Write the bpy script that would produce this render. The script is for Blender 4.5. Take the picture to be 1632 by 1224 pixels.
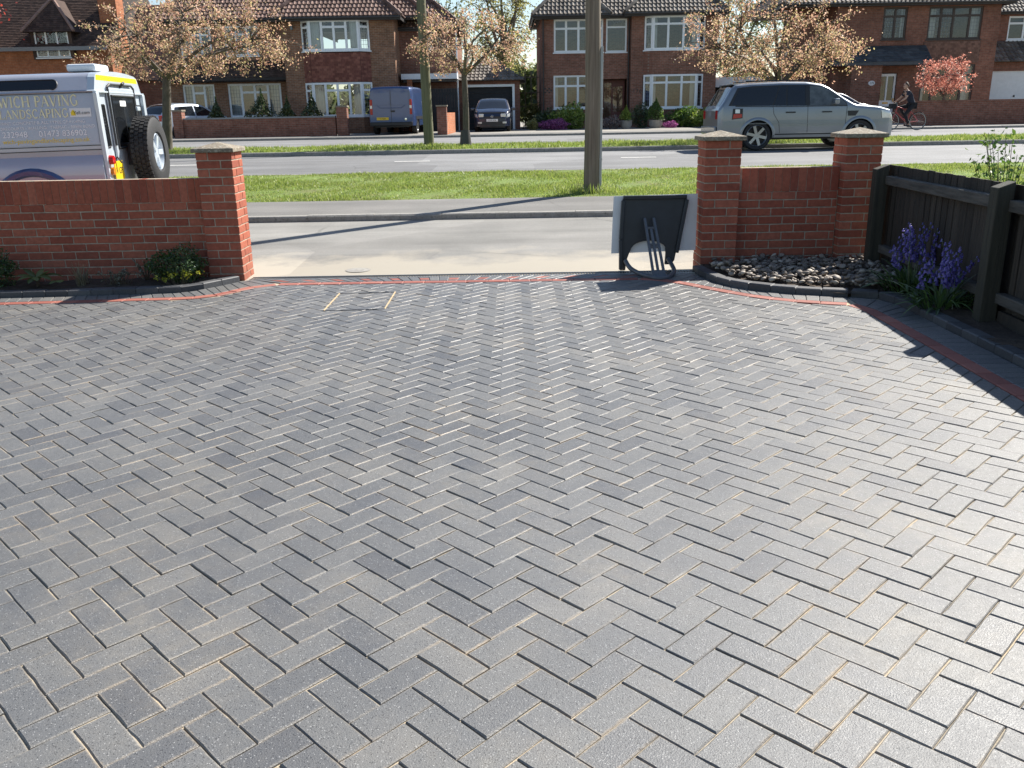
import bpy, bmesh, math, random
import numpy as np
from mathutils import Vector, Matrix, Euler
R = math.radians
random.seed(7); RNG = np.random.default_rng(7)
for o in list(bpy.data.objects): bpy.data.objects.remove(o)
scene = bpy.context.scene
COL = scene.collection

# ---------------------------------------------------------------- camera, sky, sun, exposure
cam_data = bpy.data.cameras.new('camera')
cam_data.sensor_width = 36.0
cam_data.lens = 36.0 * 1387.0 / 1632.0
cam_data.clip_start = 0.05; cam_data.clip_end = 3000
cam = bpy.data.objects.new('camera', cam_data); COL.objects.link(cam)
cam.matrix_world = Matrix.Translation((0, 0, 1.470)) @ Matrix.Rotation(R(90 - 17.387), 4, 'X') @ Matrix.Rotation(R(-1.0), 4, 'Z')
scene.camera = cam

SUN_AZ, SUN_EL = 49.0, 42.7            # azimuth from +Y towards +X
world = bpy.data.worlds.new('World'); scene.world = world; world.use_nodes = True
wn = world.node_tree
bg = wn.nodes['Background']
sky = wn.nodes.new('ShaderNodeTexSky'); sky.sky_type = 'NISHITA'; sky.sun_disc = False
sky.sun_elevation = R(SUN_EL); sky.sun_rotation = R(SUN_AZ)
sky.air_density = 1.0; sky.dust_density = 0.4; sky.ozone_density = 1.0; sky.altitude = 30
wn.links.new(sky.outputs[0], bg.inputs[0]); bg.inputs[1].default_value = 0.072
sun_data = bpy.data.lights.new('sun', 'SUN'); sun_data.energy = 5.0; sun_data.angle = R(0.53); sun_data.color = (1.0, 0.95, 0.87)
sun = bpy.data.objects.new('sun', sun_data); COL.objects.link(sun)
sd = Vector((math.sin(R(SUN_AZ)) * math.cos(R(SUN_EL)), math.cos(R(SUN_AZ)) * math.cos(R(SUN_EL)), math.sin(R(SUN_EL))))
sun.rotation_euler = sd.to_track_quat('Z', 'Y').to_euler(); sun.location = sd * 60
scene.view_settings.view_transform = 'Standard'; scene.view_settings.look = 'None'
scene.view_settings.exposure = 1.05; scene.view_settings.gamma = 1.0
scene.view_settings.use_curve_mapping = False
scene.render.engine = 'CYCLES'
try:
    scene.cycles.max_bounces = 6; scene.cycles.transparent_max_bounces = 12
    scene.cycles.use_denoising = True; scene.cycles.caustics_reflective = False; scene.cycles.caustics_refractive = False
except Exception: pass

# ---------------------------------------------------------------- materials
def new_mat(name):
    m = bpy.data.materials.new(name); m.use_nodes = True
    return m, m.node_tree, m.node_tree.nodes['Principled BSDF']
def nd(nt, kind, **kw):
    n = nt.nodes.new('ShaderNode' + kind)
    for k, v in kw.items():
        key = k.replace('_', ' ')
        if key in n.inputs:
            n.inputs[key].default_value = v
        else: setattr(n, k, v)
    return n
def lk(nt, a, b): nt.links.new(a, b)
def setin(nt, node, i, v):
    s = node.inputs[i]
    if hasattr(v, 'links'): lk(nt, v, s)
    else: s.default_value = (tuple(v) + (1,)) if isinstance(v, tuple) and len(v) == 3 and s.type == 'RGBA' else v
def mixc(nt, f, a, b, mode='MIX'):
    n = nt.nodes.new('ShaderNodeMix'); n.data_type = 'RGBA'; n.blend_type = mode
    for i, v in ((0, f), (6, a), (7, b)): setin(nt, n, i, v)
    return n.outputs[2]
def math_(nt, op, a, b=0.0, clamp=False):
    n = nt.nodes.new('ShaderNodeMath'); n.operation = op; n.use_clamp = clamp
    setin(nt, n, 0, a); setin(nt, n, 1, b)
    return n.outputs[0]
def ramp(nt, fac, stops, interp='LINEAR'):
    n = nt.nodes.new('ShaderNodeValToRGB'); cr = n.color_ramp; cr.interpolation = interp
    while len(cr.elements) < len(stops): cr.elements.new(0.5)
    for e, (p, c) in zip(cr.elements, stops):
        e.position = p; e.color = (c[0], c[1], c[2], 1) if not isinstance(c, (int, float)) else (c, c, c, 1)
    lk(nt, fac, n.inputs[0]); return n.outputs[0]
def pos(nt): return nt.nodes.new('ShaderNodeNewGeometry').outputs['Position']
def noise(nt, vec, scale, detail=3, rough=0.55, out=0):
    n = nd(nt, 'TexNoise', Scale=scale, Detail=detail, Roughness=rough)
    if vec is not None: lk(nt, vec, n.inputs['Vector'])
    return n.outputs[out]
def rnd_piece(nt):
    g = nt.nodes.new('ShaderNodeNewGeometry'); o = nt.nodes.new('ShaderNodeObjectInfo')
    return math_(nt, 'FRACT', math_(nt, 'ADD', g.outputs['Random Per Island'], o.outputs['Random']))
def bump(nt, bsdf, h, strength=0.3, dist=0.002):
    b = nd(nt, 'Bump', Strength=strength, Distance=dist); lk(nt, h, b.inputs['Height']); lk(nt, b.outputs[0], bsdf.inputs['Normal'])
def simple(name, c, rough=0.6, metal=0.0, spec=0.5, var=0.12, scale=6.0, bumps=0.0, bscale=60, coat=0.0):
    m, nt, b = new_mat(name)
    p = pos(nt)
    f = noise(nt, p, scale, 4)
    lo = tuple(x * (1 - var) for x in c); hi = tuple(min(1, x * (1 + var)) for x in c)
    lk(nt, ramp(nt, f, [(0.3, lo), (0.7, hi)]), b.inputs['Base Color'])
    b.inputs['Roughness'].default_value = rough; b.inputs['Metallic'].default_value = metal
    b.inputs['Specular IOR Level'].default_value = spec; b.inputs['Coat Weight'].default_value = coat
    b.inputs['Coat Roughness'].default_value = 0.05
    if bumps: bump(nt, b, noise(nt, p, bscale, 3), bumps, 0.01)
    return m
def pieces(name, stops, rough=0.8, spec=0.4, mott=0.25, mscale=25, bs=0.4, bscale=180, bd=0.002, interp='LINEAR'):
    """colour that differs from piece to piece, with mottling"""
    m, nt, b = new_mat(name); p = pos(nt)
    c = ramp(nt, rnd_piece(nt), stops, interp)
    mo = ramp(nt, noise(nt, p, mscale, 4, 0.6), [(0.25, 1 - mott), (0.75, 1 + mott)])
    lk(nt, mixc(nt, 1.0, c, mo, 'MULTIPLY'), b.inputs['Base Color'])
    b.inputs['Roughness'].default_value = rough; b.inputs['Specular IOR Level'].default_value = spec
    if bs: bump(nt, b, noise(nt, p, bscale, 4, 0.65), bs, bd)
    return m
def leaf_mat(name, stops, trans=0.45, gloss=0.06, rough=0.45):
    m, nt, b = new_mat(name); nt.nodes.remove(b)
    out = nt.nodes['Material Output']
    c = ramp(nt, rnd_piece(nt), stops)
    d = nt.nodes.new('ShaderNodeBsdfDiffuse'); t = nt.nodes.new('ShaderNodeBsdfTranslucent'); g = nd(nt, 'BsdfGlossy', Roughness=rough)
    lk(nt, c, d.inputs[0]); lk(nt, c, t.inputs[0])
    m1 = nt.nodes.new('ShaderNodeMixShader'); m1.inputs[0].default_value = trans
    lk(nt, d.outputs[0], m1.inputs[1]); lk(nt, t.outputs[0], m1.inputs[2])
    m2 = nt.nodes.new('ShaderNodeMixShader'); m2.inputs[0].default_value = gloss
    lk(nt, m1.outputs[0], m2.inputs[1]); lk(nt, g.outputs[0], m2.inputs[2]); lk(nt, m2.outputs[0], out.inputs[0])
    return m
def glass_mat(name, tint=(0.75, 0.8, 0.82), refl=1.0):
    m, nt, b = new_mat(name); nt.nodes.remove(b); out = nt.nodes['Material Output']
    tr = nt.nodes.new('ShaderNodeBsdfTransparent'); tr.inputs[0].default_value = (*tint, 1)
    gl = nd(nt, 'BsdfGlossy', Roughness=0.02)
    fr = nd(nt, 'Fresnel', IOR=1.5)
    f = math_(nt, 'MULTIPLY', fr.outputs[0], 1.6 * refl, True)
    mx = nt.nodes.new('ShaderNodeMixShader'); lk(nt, f, mx.inputs[0]); lk(nt, tr.outputs[0], mx.inputs[1]); lk(nt, gl.outputs[0], mx.inputs[2])
    lk(nt, mx.outputs[0], out.inputs[0]); return m

M = {}
def make_paver():
    m, nt, b = new_mat('charcoal_paver'); p = pos(nt)
    r = rnd_piece(nt)
    c = ramp(nt, r, [(0, (.088, .089, .092)), (.08, (.106, .107, .108)), (.5, (.118, .119, .118)), (.94, (.127, .127, .125)), (1, (.140, .138, .133))])
    c = mixc(nt, ramp(nt, noise(nt, p, 2.6, 4, .6), [(.46, 0.0), (.72, .42)]), c, (.074, .079, .090))
    c = mixc(nt, 1.0, c, ramp(nt, noise(nt, p, .55, 4, .6), [(.3, .86), (.7, 1.14)]), 'MULTIPLY')
    # fine aggregate: light and dark grains
    v = nd(nt, 'TexVoronoi', Scale=210.0); lk(nt, p, v.inputs['Vector'])
    w = nd(nt, 'TexWhiteNoise'); w.noise_dimensions = '3D'; lk(nt, v.outputs['Color'], w.inputs['Vector'])
    grain = math_(nt, 'MULTIPLY', math_(nt, 'LESS_THAN', v.outputs['Distance'], 0.36), math_(nt, 'GREATER_THAN', w.outputs[0], 0.90))
    dark = math_(nt, 'MULTIPLY', math_(nt, 'LESS_THAN', v.outputs['Distance'], 0.45), math_(nt, 'LESS_THAN', w.outputs[0], 0.17))
    c = mixc(nt, math_(nt, 'MULTIPLY', grain, 0.6), c, (.40, .40, .39))
    c = mixc(nt, math_(nt, 'MULTIPLY', dark, 0.65), c, (.02, .02, .022))
    fine = ramp(nt, noise(nt, p, 330, 3, .7), [(.3, .78), (.7, 1.22)])
    c = mixc(nt, 1.0, c, fine, 'MULTIPLY')
    # stray jointing sand left on the surface, dusty towards the middle
    s = ramp(nt, noise(nt, p, 1.1, 5, .62), [(.48, 0.0), (.74, .42)])
    s2 = ramp(nt, noise(nt, p, 16, 4, .7), [(.35, 0.15), (.7, 1.0)])
    c = mixc(nt, math_(nt, 'MULTIPLY', s, s2), c, (.30, .255, .185))
    # sand caught along the arrises of each block (loc = position within the block)
    at = nd(nt, 'Attribute'); at.attribute_name = 'loc'; sp = nt.nodes.new('ShaderNodeSeparateXYZ'); lk(nt, at.outputs['Vector'], sp.inputs[0])
    ed = math_(nt, 'MINIMUM', math_(nt, 'SUBTRACT', .1, math_(nt, 'ABSOLUTE', sp.outputs[0])), math_(nt, 'SUBTRACT', .05, math_(nt, 'ABSOLUTE', sp.outputs[1])))
    ed = math_(nt, 'SUBTRACT', ed, math_(nt, 'MULTIPLY', math_(nt, 'SUBTRACT', noise(nt, p, 85, 4, .7), .42), .022))
    mr = nd(nt, 'MapRange'); lk(nt, ed, mr.inputs[0]); mr.inputs[1].default_value = .0015; mr.inputs[2].default_value = .0075; mr.inputs[3].default_value = 1.0; mr.inputs[4].default_value = 0.0
    sm = math_(nt, 'MULTIPLY', mr.outputs[0], ramp(nt, noise(nt, p, 1.7, 4, .65), [(.42, .06), (.74, .66)]))
    c = mixc(nt, sm, c, ramp(nt, noise(nt, p, 3.1, 3), [(.4, (.34, .31, .26)), (.68, (.50, .37, .22))]))
    lk(nt, c, b.inputs['Base Color'])
    rr = math_(nt, 'ADD', math_(nt, 'MULTIPLY', r, 0.10), ramp(nt, noise(nt, p, 40, 3), [(.3, .40), (.7, .52)]))
    lk(nt, rr, b.inputs['Roughness']); b.inputs['Specular IOR Level'].default_value = 0.66
    h = math_(nt, 'ADD', noise(nt, p, 260, 4, .7), math_(nt, 'MULTIPLY', v.outputs['Distance'], 0.35))
    bump(nt, b, h, 0.75, 0.0018)
    return m
M['paver'] = make_paver()
M['red_paver'] = pieces('red_paver', [(0, (.22, .070, .052)), (.5, (.29, .095, .07)), (1, (.34, .13, .095))], .6, .45, .2, 60, .4, 250)
M['kerb_paver'] = pieces('charcoal_kerb', [(0, (.045, .047, .052)), (1, (.09, .092, .096))], .6, .5, .25, 50, .4, 200)
def make_sand():
    m, nt, b = new_mat('jointing_sand'); p = pos(nt)
    c = ramp(nt, noise(nt, p, 2.2, 5, .7), [(.3, (.26, .235, .19)), (.5, (.42, .36, .27)), (.72, (.60, .46, .29))])
    c = mixc(nt, 1.0, c, ramp(nt, noise(nt, p, 300, 3, .7), [(.3, .6), (.7, 1.3)]), 'MULTIPLY')
    lk(nt, c, b.inputs['Base Color']); b.inputs['Roughness'].default_value = .95
    bump(nt, b, noise(nt, p, 200, 3), .5, .003); return m
M['sand'] = make_sand()
def weathered_brick(*a, **k):
    m = pieces(*a, **k); nt = m.node_tree; b = nt.nodes['Principled BSDF']; p = pos(nt); src = b.inputs['Base Color'].links[0].from_socket
    c = mixc(nt, ramp(nt, noise(nt, p, 5.5, 5, .7), [(.55, 0.0), (.78, .35)]), src, (.14, .05, .036))
    c = mixc(nt, ramp(nt, noise(nt, p, 13, 5, .7), [(.60, 0.0), (.80, .45)]), c, (.42, .30, .22))
    sep = nt.nodes.new('ShaderNodeSeparateXYZ'); lk(nt, p, sep.inputs[0]); mr = nd(nt, 'MapRange'); lk(nt, sep.outputs[2], mr.inputs[0]); mr.inputs[1].default_value = .02; mr.inputs[2].default_value = .30; mr.inputs[3].default_value = .45; mr.inputs[4].default_value = 0.0
    c = mixc(nt, math_(nt, 'MULTIPLY', mr.outputs[0], noise(nt, p, 8, 4)), c, (.16, .12, .09))
    lk(nt, c, b.inputs['Base Color']); return m
M['brick'] = weathered_brick('red_brick', [(0, (.27, .074, .046)), (.3, (.33, .094, .056)), (.7, (.36, .106, .062)), (1, (.40, .13, .08))], .85, .3, .22, 30, .55, 140)
M['mortar'] = simple('mortar', (.40, .33, .25), .95, var=.25, scale=20, bumps=.5, bscale=200)
def make_concrete(name, a, bcol, c3, lich=.5):
    m, nt, b = new_mat(name); p = pos(nt)
    c = ramp(nt, noise(nt, p, 9, 6, .7), [(.25, a), (.6, bcol), (.85, c3)])
    c = mixc(nt, math_(nt, 'MULTIPLY', ramp(nt, noise(nt, p, 45, 3, .6), [(.52, 0.0), (.62, 1.0)]), lich), c, (.48, .47, .38))
    c = mixc(nt, math_(nt, 'MULTIPLY', ramp(nt, noise(nt, p, 30, 3, .6), [(.30, 1.0), (.42, 0.0)]), .7), c, (.06, .06, .05))
    lk(nt, c, b.inputs['Base Color']); b.inputs['Roughness'].default_value = .9
    bump(nt, b, noise(nt, p, 90, 5, .7), .6, .006); return m
M['cap'] = make_concrete('weathered_cap', (.13, .11, .085), (.25, .205, .15), (.36, .235, .155))
M['concrete'] = make_concrete('kerb_concrete', (.20, .19, .17), (.30, .285, .26), (.36, .34, .30), .25)
def make_tarmac(name, lo, hi, sand_from=None, sand_to=None):
    m, nt, b = new_mat(name); p = pos(nt)
    c = ramp(nt, noise(nt, p, .8, 6, .6), [(.3, lo), (.7, hi)])
    st = nd(nt, 'Mapping'); st.inputs['Scale'].default_value = (.12, 1.6, 1); lk(nt, p, st.inputs[0])
    c = mixc(nt, 1.0, c, ramp(nt, noise(nt, st.outputs[0], 1.2, 4, .6), [(.3, .82), (.7, 1.18)]), 'MULTIPLY')
    c = mixc(nt, 1.0, c, ramp(nt, noise(nt, p, 120, 3, .7), [(.3, .75), (.7, 1.25)]), 'MULTIPLY')
    if sand_from is not None:
        sep = nt.nodes.new('ShaderNodeSeparateXYZ'); lk(nt, p, sep.inputs[0])
        mr = nd(nt, 'MapRange'); lk(nt, sep.outputs[1], mr.inputs[0])
        mr.inputs[1].default_value = sand_from; mr.inputs[2].default_value = sand_to; mr.inputs[3].default_value = 1.0; mr.inputs[4].default_value = 0.0
        n2 = noise(nt, p, 1.1, 6, .65)
        f = math_(nt, 'ADD', math_(nt, 'MULTIPLY', mr.outputs[0], 1.0), math_(nt, 'MULTIPLY', math_(nt, 'SUBTRACT', n2, .5), 1.7))
        f = ramp(nt, f, [(.35, 0.0), (.72, .85)])
        c = mixc(nt, f, c, (.405, .365, .295))
    vo = nd(nt, 'TexVoronoi', Scale=.42); vo.feature = 'DISTANCE_TO_EDGE'; wp = mixc(nt, .10, p, noise(nt, p, 2.2, 4, .7, 1), 'ADD'); lk(nt, wp, vo.inputs['Vector'])
    ck = math_(nt, 'MULTIPLY', ramp(nt, vo.outputs['Distance'], [(.002, 1.0), (.010, 0.0)]), ramp(nt, noise(nt, p, .5, 3), [(.48, 0.0), (.64, .4)]))
    c = mixc(nt, ck, c, (.06, .058, .055))
    v2 = nd(nt, 'TexVoronoi', Scale=.16); v2.distance = 'CHEBYCHEV'; lk(nt, p, v2.inputs['Vector']); wn_ = nd(nt, 'TexWhiteNoise'); lk(nt, v2.outputs['Color'], wn_.inputs['Vector'])
    c = mixc(nt, 1.0, c, ramp(nt, wn_.outputs[0], [(0, .84), (1, 1.08)]), 'MULTIPLY')
    lk(nt, c, b.inputs['Base Color']); b.inputs['Roughness'].default_value = .8; b.inputs['Specular IOR Level'].default_value = .35
    bump(nt, b, noise(nt, p, 150, 4, .7), .5, .004); return m
M['tarmac_near'] = make_tarmac('service_road_tarmac', (.19, .185, .17), (.27, .26, .24), 8.3, 10.4)
M['tarmac'] = make_tarmac('road_tarmac', (.16, .16, .16), (.215, .215, .215))
M['pavement'] = make_tarmac('pavement_tarmac', (.155, .15, .14), (.21, .20, .185))
M['forecourt'] = make_tarmac('forecourt', (.24, .225, .20), (.34, .32, .28))
M['soil'] = simple('bed_soil', (.055, .038, .026), .95, var=.5, scale=14, bumps=.9, bscale=45)
def make_ground(name, a, b_, c_):
    m, nt, b = new_mat(name); p = pos(nt)
    c = ramp(nt, noise(nt, p, 1.7, 6, .7), [(.25, a), (.5, b_), (.78, c_)])
    c = mixc(nt, 1.0, c, ramp(nt, noise(nt, p, 35, 4, .7), [(.3, .6), (.7, 1.35)]), 'MULTIPLY')
    lk(nt, c, b.inputs['Base Color']); b.inputs['Roughness'].default_value = .95
    bump(nt, b, noise(nt, p, 40, 4, .7), .8, .03); return m
M['turf'] = make_ground('turf', (.15, .13, .05), (.15, .21, .04), (.19, .29, .05))
M['ground'] = make_ground('ground', (.06, .075, .03), (.08, .10, .04), (.10, .12, .05))
M['grass'] = leaf_mat('grass_blades', [(0, (.15, .20, .04)), (.45, (.25, .33, .06)), (.8, (.35, .42, .10)), (1, (.48, .46, .18))], .5, .05)

# ---------------------------------------------------------------- mesh collector and object helpers
class MB:
    def __init__(s): s.v = []; s.f = []
    def add(s, vs, fs):
        n = len(s.v); s.v += [tuple(v) for v in vs]; s.f += [tuple(i + n for i in f) for f in fs]; return s
    def quad(s, a, b, c, d): return s.add([a, b, c, d], [(0, 1, 2, 3)])
    def box(s, x0, x1, y0, y1, z0, z1):
        return s.add([(x0, y0, z0), (x1, y0, z0), (x1, y1, z0), (x0, y1, z0), (x0, y0, z1), (x1, y0, z1), (x1, y1, z1), (x0, y1, z1)],
                     [(0, 3, 2, 1), (4, 5, 6, 7), (0, 1, 5, 4), (1, 2, 6, 5), (2, 3, 7, 6), (3, 0, 4, 7)])
    def mbox(s, mat, sx, sy, sz):
        vs = [mat @ Vector((x * sx / 2, y * sy / 2, z * sz / 2)) for z in (-1, 1) for x, y in ((-1, -1), (1, -1), (1, 1), (-1, 1))]
        return s.add(vs, [(0, 3, 2, 1), (4, 5, 6, 7), (0, 1, 5, 4), (1, 2, 6, 5), (2, 3, 7, 6), (3, 0, 4, 7)])
    def bar(s, a, b, w, t, up=(0, 0, 1)):
        a, b = Vector(a), Vector(b); d = (b - a); L = d.length; d.normalize()
        u = Vector(up); x = d.cross(u)
        if x.length < 1e-4: x = d.cross(Vector((0, 1, 0)))
        x.normalize(); z = x.cross(d)
        m = Matrix((x, d, z)).transposed().to_4x4(); m.translation = (a + b) / 2
        return s.mbox(m, w, L, t)
    def prism(s, poly, z0, z1):
        n = len(poly); z0f = z0 if callable(z0) else (lambda x, y: z0); z1f = z1 if callable(z1) else (lambda x, y: z1)
        vs = [(x, y, z0f(x, y)) for x, y in poly] + [(x, y, z1f(x, y)) for x, y in poly]
        return s.add(vs, [tuple(range(n - 1, -1, -1)), tuple(range(n, 2 * n))] + [(i, (i + 1) % n, n + (i + 1) % n, n + i) for i in range(n)])
    def extrude(s, poly, mapf, d0, d1):
        """polygon in (u,w) mapped by mapf(u,w,d); two caps and a rim"""
        n = len(poly)
        vs = [mapf(u, w, d0) for u, w in poly] + [mapf(u, w, d1) for u, w in poly]
        return s.add(vs, [tuple(range(n)), tuple(range(2 * n - 1, n - 1, -1))] + [(i, n + i, n + (i + 1) % n, (i + 1) % n) for i in range(n)])
    def tube(s, path, rad, n=8, cap=True):
        path = [Vector(p) for p in path]; k = len(path)
        rad = [rad] * k if isinstance(rad, (int, float)) else list(rad)
        ref = Vector((0, 0, 1)); vs = []; prev = None
        for i, p in enumerate(path):
            d = (path[min(i + 1, k - 1)] - path[max(i - 1, 0)]).normalized()
            x = prev - d * prev.dot(d) if prev is not None else d.cross(ref)
            if x.length < 1e-3: x = d.cross(Vector((0.3, 1, 0.1)))
            x.normalize(); y = d.cross(x); prev = x
            for j in range(n):
                a = 2 * math.pi * j / n; vs.append(p + (x * math.cos(a) + y * math.sin(a)) * rad[i])
        fs = [(i * n + j, i * n + (j + 1) % n, (i + 1) * n + (j + 1) % n, (i + 1) * n + j) for i in range(k - 1) for j in range(n)]
        if cap: fs += [tuple(range(n - 1, -1, -1)), tuple(range((k - 1) * n, k * n))]
        return s.add(vs, fs)
    def lathe(s, prof, n=24, mat=None, close=False):
        """profile of (r, h) round local Z"""
        mat = mat or Matrix(); vs = []
        for r, h in prof:
            for j in range(n):
                a = 2 * math.pi * j / n; vs.append(mat @ Vector((r * math.cos(a), r * math.sin(a), h)))
        k = len(prof); rows = k if close else k - 1
        fs = [(i * n + j, i * n + (j + 1) % n, ((i + 1) % k) * n + (j + 1) % n, ((i + 1) % k) * n + j) for i in range(rows) for j in range(n)]
        return s.add(vs, fs)
    def grid(s, rows):
        n = len(rows[0]); vs = [p for r in rows for p in r]
        return s.add(vs, [(i * n + j, i * n + j + 1, (i + 1) * n + j + 1, (i + 1) * n + j) for i in range(len(rows) - 1) for j in range(n - 1)])
    def mesh(s, name, mat=None, off=None, smooth=None, fix=False, tri=False):
        me = bpy.data.meshes.new(name)
        v = s.v if off is None else [(a - off[0], b - off[1], c - off[2]) for a, b, c in s.v]
        me.from_pydata(v, [], s.f)
        if fix or tri:
            bm = bmesh.new(); bm.from_mesh(me)
            if tri: bmesh.ops.triangulate(bm, faces=[f for f in bm.faces if len(f.verts) > 4])
            bmesh.ops.recalc_face_normals(bm, faces=bm.faces); bm.to_mesh(me); bm.free()
        if mat is not None: me.materials.append(M[mat] if isinstance(mat, str) else mat)
        if smooth is not None:
            me.polygons.foreach_set('use_smooth', [True] * len(me.polygons))
            if smooth < 180: me.set_sharp_from_angle(angle=R(smooth))
        return me
    def build(s, name, mat=None, parent=None, off=None, smooth=None, bevel=0, fix=False, tri=False, kind=None):
        o = bpy.data.objects.new(name, s.mesh(name, mat, off, smooth, fix, tri)); COL.objects.link(o)
        if parent is not None: o.parent = parent
        if bevel:
            b = o.modifiers.new('edge', 'BEVEL'); b.width = bevel; b.segments = 2; b.limit_method = 'ANGLE'; b.angle_limit = R(40)
        if kind: o['kind'] = kind
        return o
def tag(o, label=None, cat=None, group=None, kind=None):
    if label: o['label'] = label
    if cat: o['category'] = cat; o['kind'] = kind or 'thing'
    if group: o['group'] = group
    if kind: o['kind'] = kind
    return o
def thing(name, label, cat, loc=(0, 0, 0), rz=0.0, group=None):
    o = bpy.data.objects.new(name, None); COL.objects.link(o); o.empty_display_size = .1
    o.location = loc; o.rotation_euler = (0, 0, rz)
    return tag(o, label, cat, group)
def inst(name, me, parent, mat4):
    o = bpy.data.objects.new(name, me); COL.objects.link(o); o.parent = parent; o.matrix_local = mat4; return o
def np_mesh(name, verts, nper, mat):
    """many separate small polygons of nper corners each, verts as (n*nper,3)"""
    n = len(verts) // nper; me = bpy.data.meshes.new(name)
    me.vertices.add(len(verts)); me.vertices.foreach_set('co', np.asarray(verts, np.float32).ravel())
    me.loops.add(len(verts)); me.loops.foreach_set('vertex_index', np.arange(len(verts), dtype=np.int32))
    me.polygons.add(n); me.polygons.foreach_set('loop_start', np.arange(0, len(verts), nper, dtype=np.int32))
    me.materials.append(M[mat] if isinstance(mat, str) else mat); me.update(calc_edges=True); me.validate(); return me
def ease(a, b, t): return a + (b - a) * t
def interp(pts, x):
    if x <= pts[0][0]: return pts[0][1]
    for (a, fa), (b, fb) in zip(pts, pts[1:]):
        if x <= b: return fa + (fb - fa) * (x - a) / (b - a)
    return pts[-1][1]
def curve(pts, step=0.05):
    """Catmull-Rom through 2-D or 3-D points"""
    pts = [Vector(p) for p in pts]; out = []
    for i in range(len(pts) - 1):
        p0, p1, p2, p3 = pts[max(i - 1, 0)], pts[i], pts[i + 1], pts[min(i + 2, len(pts) - 1)]
        n = max(2, int((p2 - p1).length / step))
        for k in range(n):
            t = k / n
            out.append(0.5 * ((2 * p1) + (p2 - p0) * t + (2 * p0 - 5 * p1 + 4 * p2 - p3) * t * t + (3 * p1 - p0 - 3 * p2 + p3) * t ** 3))
    return out + [pts[-1]]
def text_mesh(txt, size, mat, spacing=1.0, align='LEFT', ext=0.0):
    cu = bpy.data.curves.new('lettering', 'FONT'); cu.body = txt; cu.size = size; cu.align_x = align; cu.space_character = spacing; cu.extrude = ext
    ob = bpy.data.objects.new('lettering', cu); COL.objects.link(ob)
    dg = bpy.context.evaluated_depsgraph_get(); me = bpy.data.meshes.new_from_object(ob.evaluated_get(dg))
    bpy.data.objects.remove(ob); bpy.data.curves.remove(cu)
    me.materials.clear(); me.materials.append(M[mat]); return me
# ================================================================ THE SETTING
SX = 0.01143                                  # cross fall of the drive
def strip(name, mat, y0, y1, z0, z1, x0=-70, x1=70, n=1, zmid=None):
    mb = MB(); ys = [y0 + (y1 - y0) * i / n for i in range(n + 1)]
    for i in range(n + 1):
        pass
    rows = []
    for y in ys:
        t = (y - y0) / (y1 - y0); z = z0 + (z1 - z0) * t + (4 * (zmid or 0) * t * (1 - t))
        rows.append([(x, y, z) for x in np.linspace(x0, x1, 15)])
    mb.grid(rows); o = mb.build(name, mat); o['kind'] = 'structure'; return o
mb = MB(); mb.add([(-900, -300, -.12), (900, -300, -.12), (900, 1500, -.12), (-900, 1500, -.12)], [(0, 1, 2, 3)])
g = mb.build('ground', 'ground'); g['kind'] = 'structure'
strip('service_road', 'tarmac_near', 8.0, 12.0, -.04, .08, n=4)
strip('pavement', 'pavement', 12.12, 13.60, .155, .205)
strip('grass_verge', 'turf', 13.58, 17.40, .20, .365, n=8)
strip('main_road', 'tarmac', 17.3, 24.66, .30, .39, n=10, zmid=.055)
strip('far_grass_verge', 'turf', 24.78, 28.35, .505, .515, n=4)
strip('far_service_road', 'tarmac', 28.3, 36.82, .49, .50, n=2)
strip('far_pavement', 'pavement', 36.94, 38.75, .585, .60)
strip('house_forecourt', 'forecourt', 38.74, 75.0, .60, .62)
def kerb(name, y0, y1, z0, z1, x0, x1, unit=.915):
    mb = MB(); mb.box(x0, x1, y0 + .004, y1 - .004, z0, z1 - .012); root = mb.build(name, 'concrete'); root['kind'] = 'structure'
    k = MB(); k.add([(0, 0, z0), (unit - .008, 0, z0), (unit - .008, y1 - y0, z0), (0, y1 - y0, z0), (0, 0, z1 - .02), (unit - .008, 0, z1 - .02), (unit - .008, .02, z1), (0, .02, z1), (unit - .008, y1 - y0, z1), (0, y1 - y0, z1)],
                    [(0, 1, 5, 4), (4, 5, 6, 7), (7, 6, 8, 9), (1, 2, 8, 6, 5), (0, 4, 7, 9, 3), (3, 9, 8, 2)])
    me = k.mesh('kerb_stone', 'concrete'); x = x0
    while x < x1 - .01:
        inst('kerb_stone', me, root, Matrix.Translation((x, y0 + random.uniform(-.006, .006), random.uniform(-.005, .005)))); x += unit
    return root
kerb('pavement_kerb', 12.0, 12.13, .02, .160, -14.64, 14.64)
kerb('verge_kerb', 17.36, 17.46, .20, .37, -13.7, 18.3)
kerb('road_kerb', 24.65, 24.79, .33, .50, -18.3, 22.9)
kerb('far_kerb', 36.8, 36.95, .42, .59, -25.6, 31.1)
# dashes of the centre line
mk = simple('road_paint', (.75, .74, .70), .7, var=.15, scale=12); M['road_paint'] = mk
lines = bpy.data.objects.new('road_markings', None); COL.objects.link(lines); lines['kind'] = 'structure'
def road_z(y):
    t = (y - 17.3) / (24.66 - 17.3); return .30 + .09 * t + 4 * .055 * t * (1 - t)
for i in range(-5, 6):
    m_ = MB(); x = -2.64 + i * 5.26; y = 20.85
    m_.add([(x, y - .06, road_z(y - .06) + .006), (x + .82, y - .06, road_z(y - .06) + .006), (x + .82, y + .06, road_z(y + .06) + .006), (x, y + .06, road_z(y + .06) + .006)], [(0, 1, 2, 3)])
    m_.build('centre_dash', 'road_paint', lines)

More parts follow.
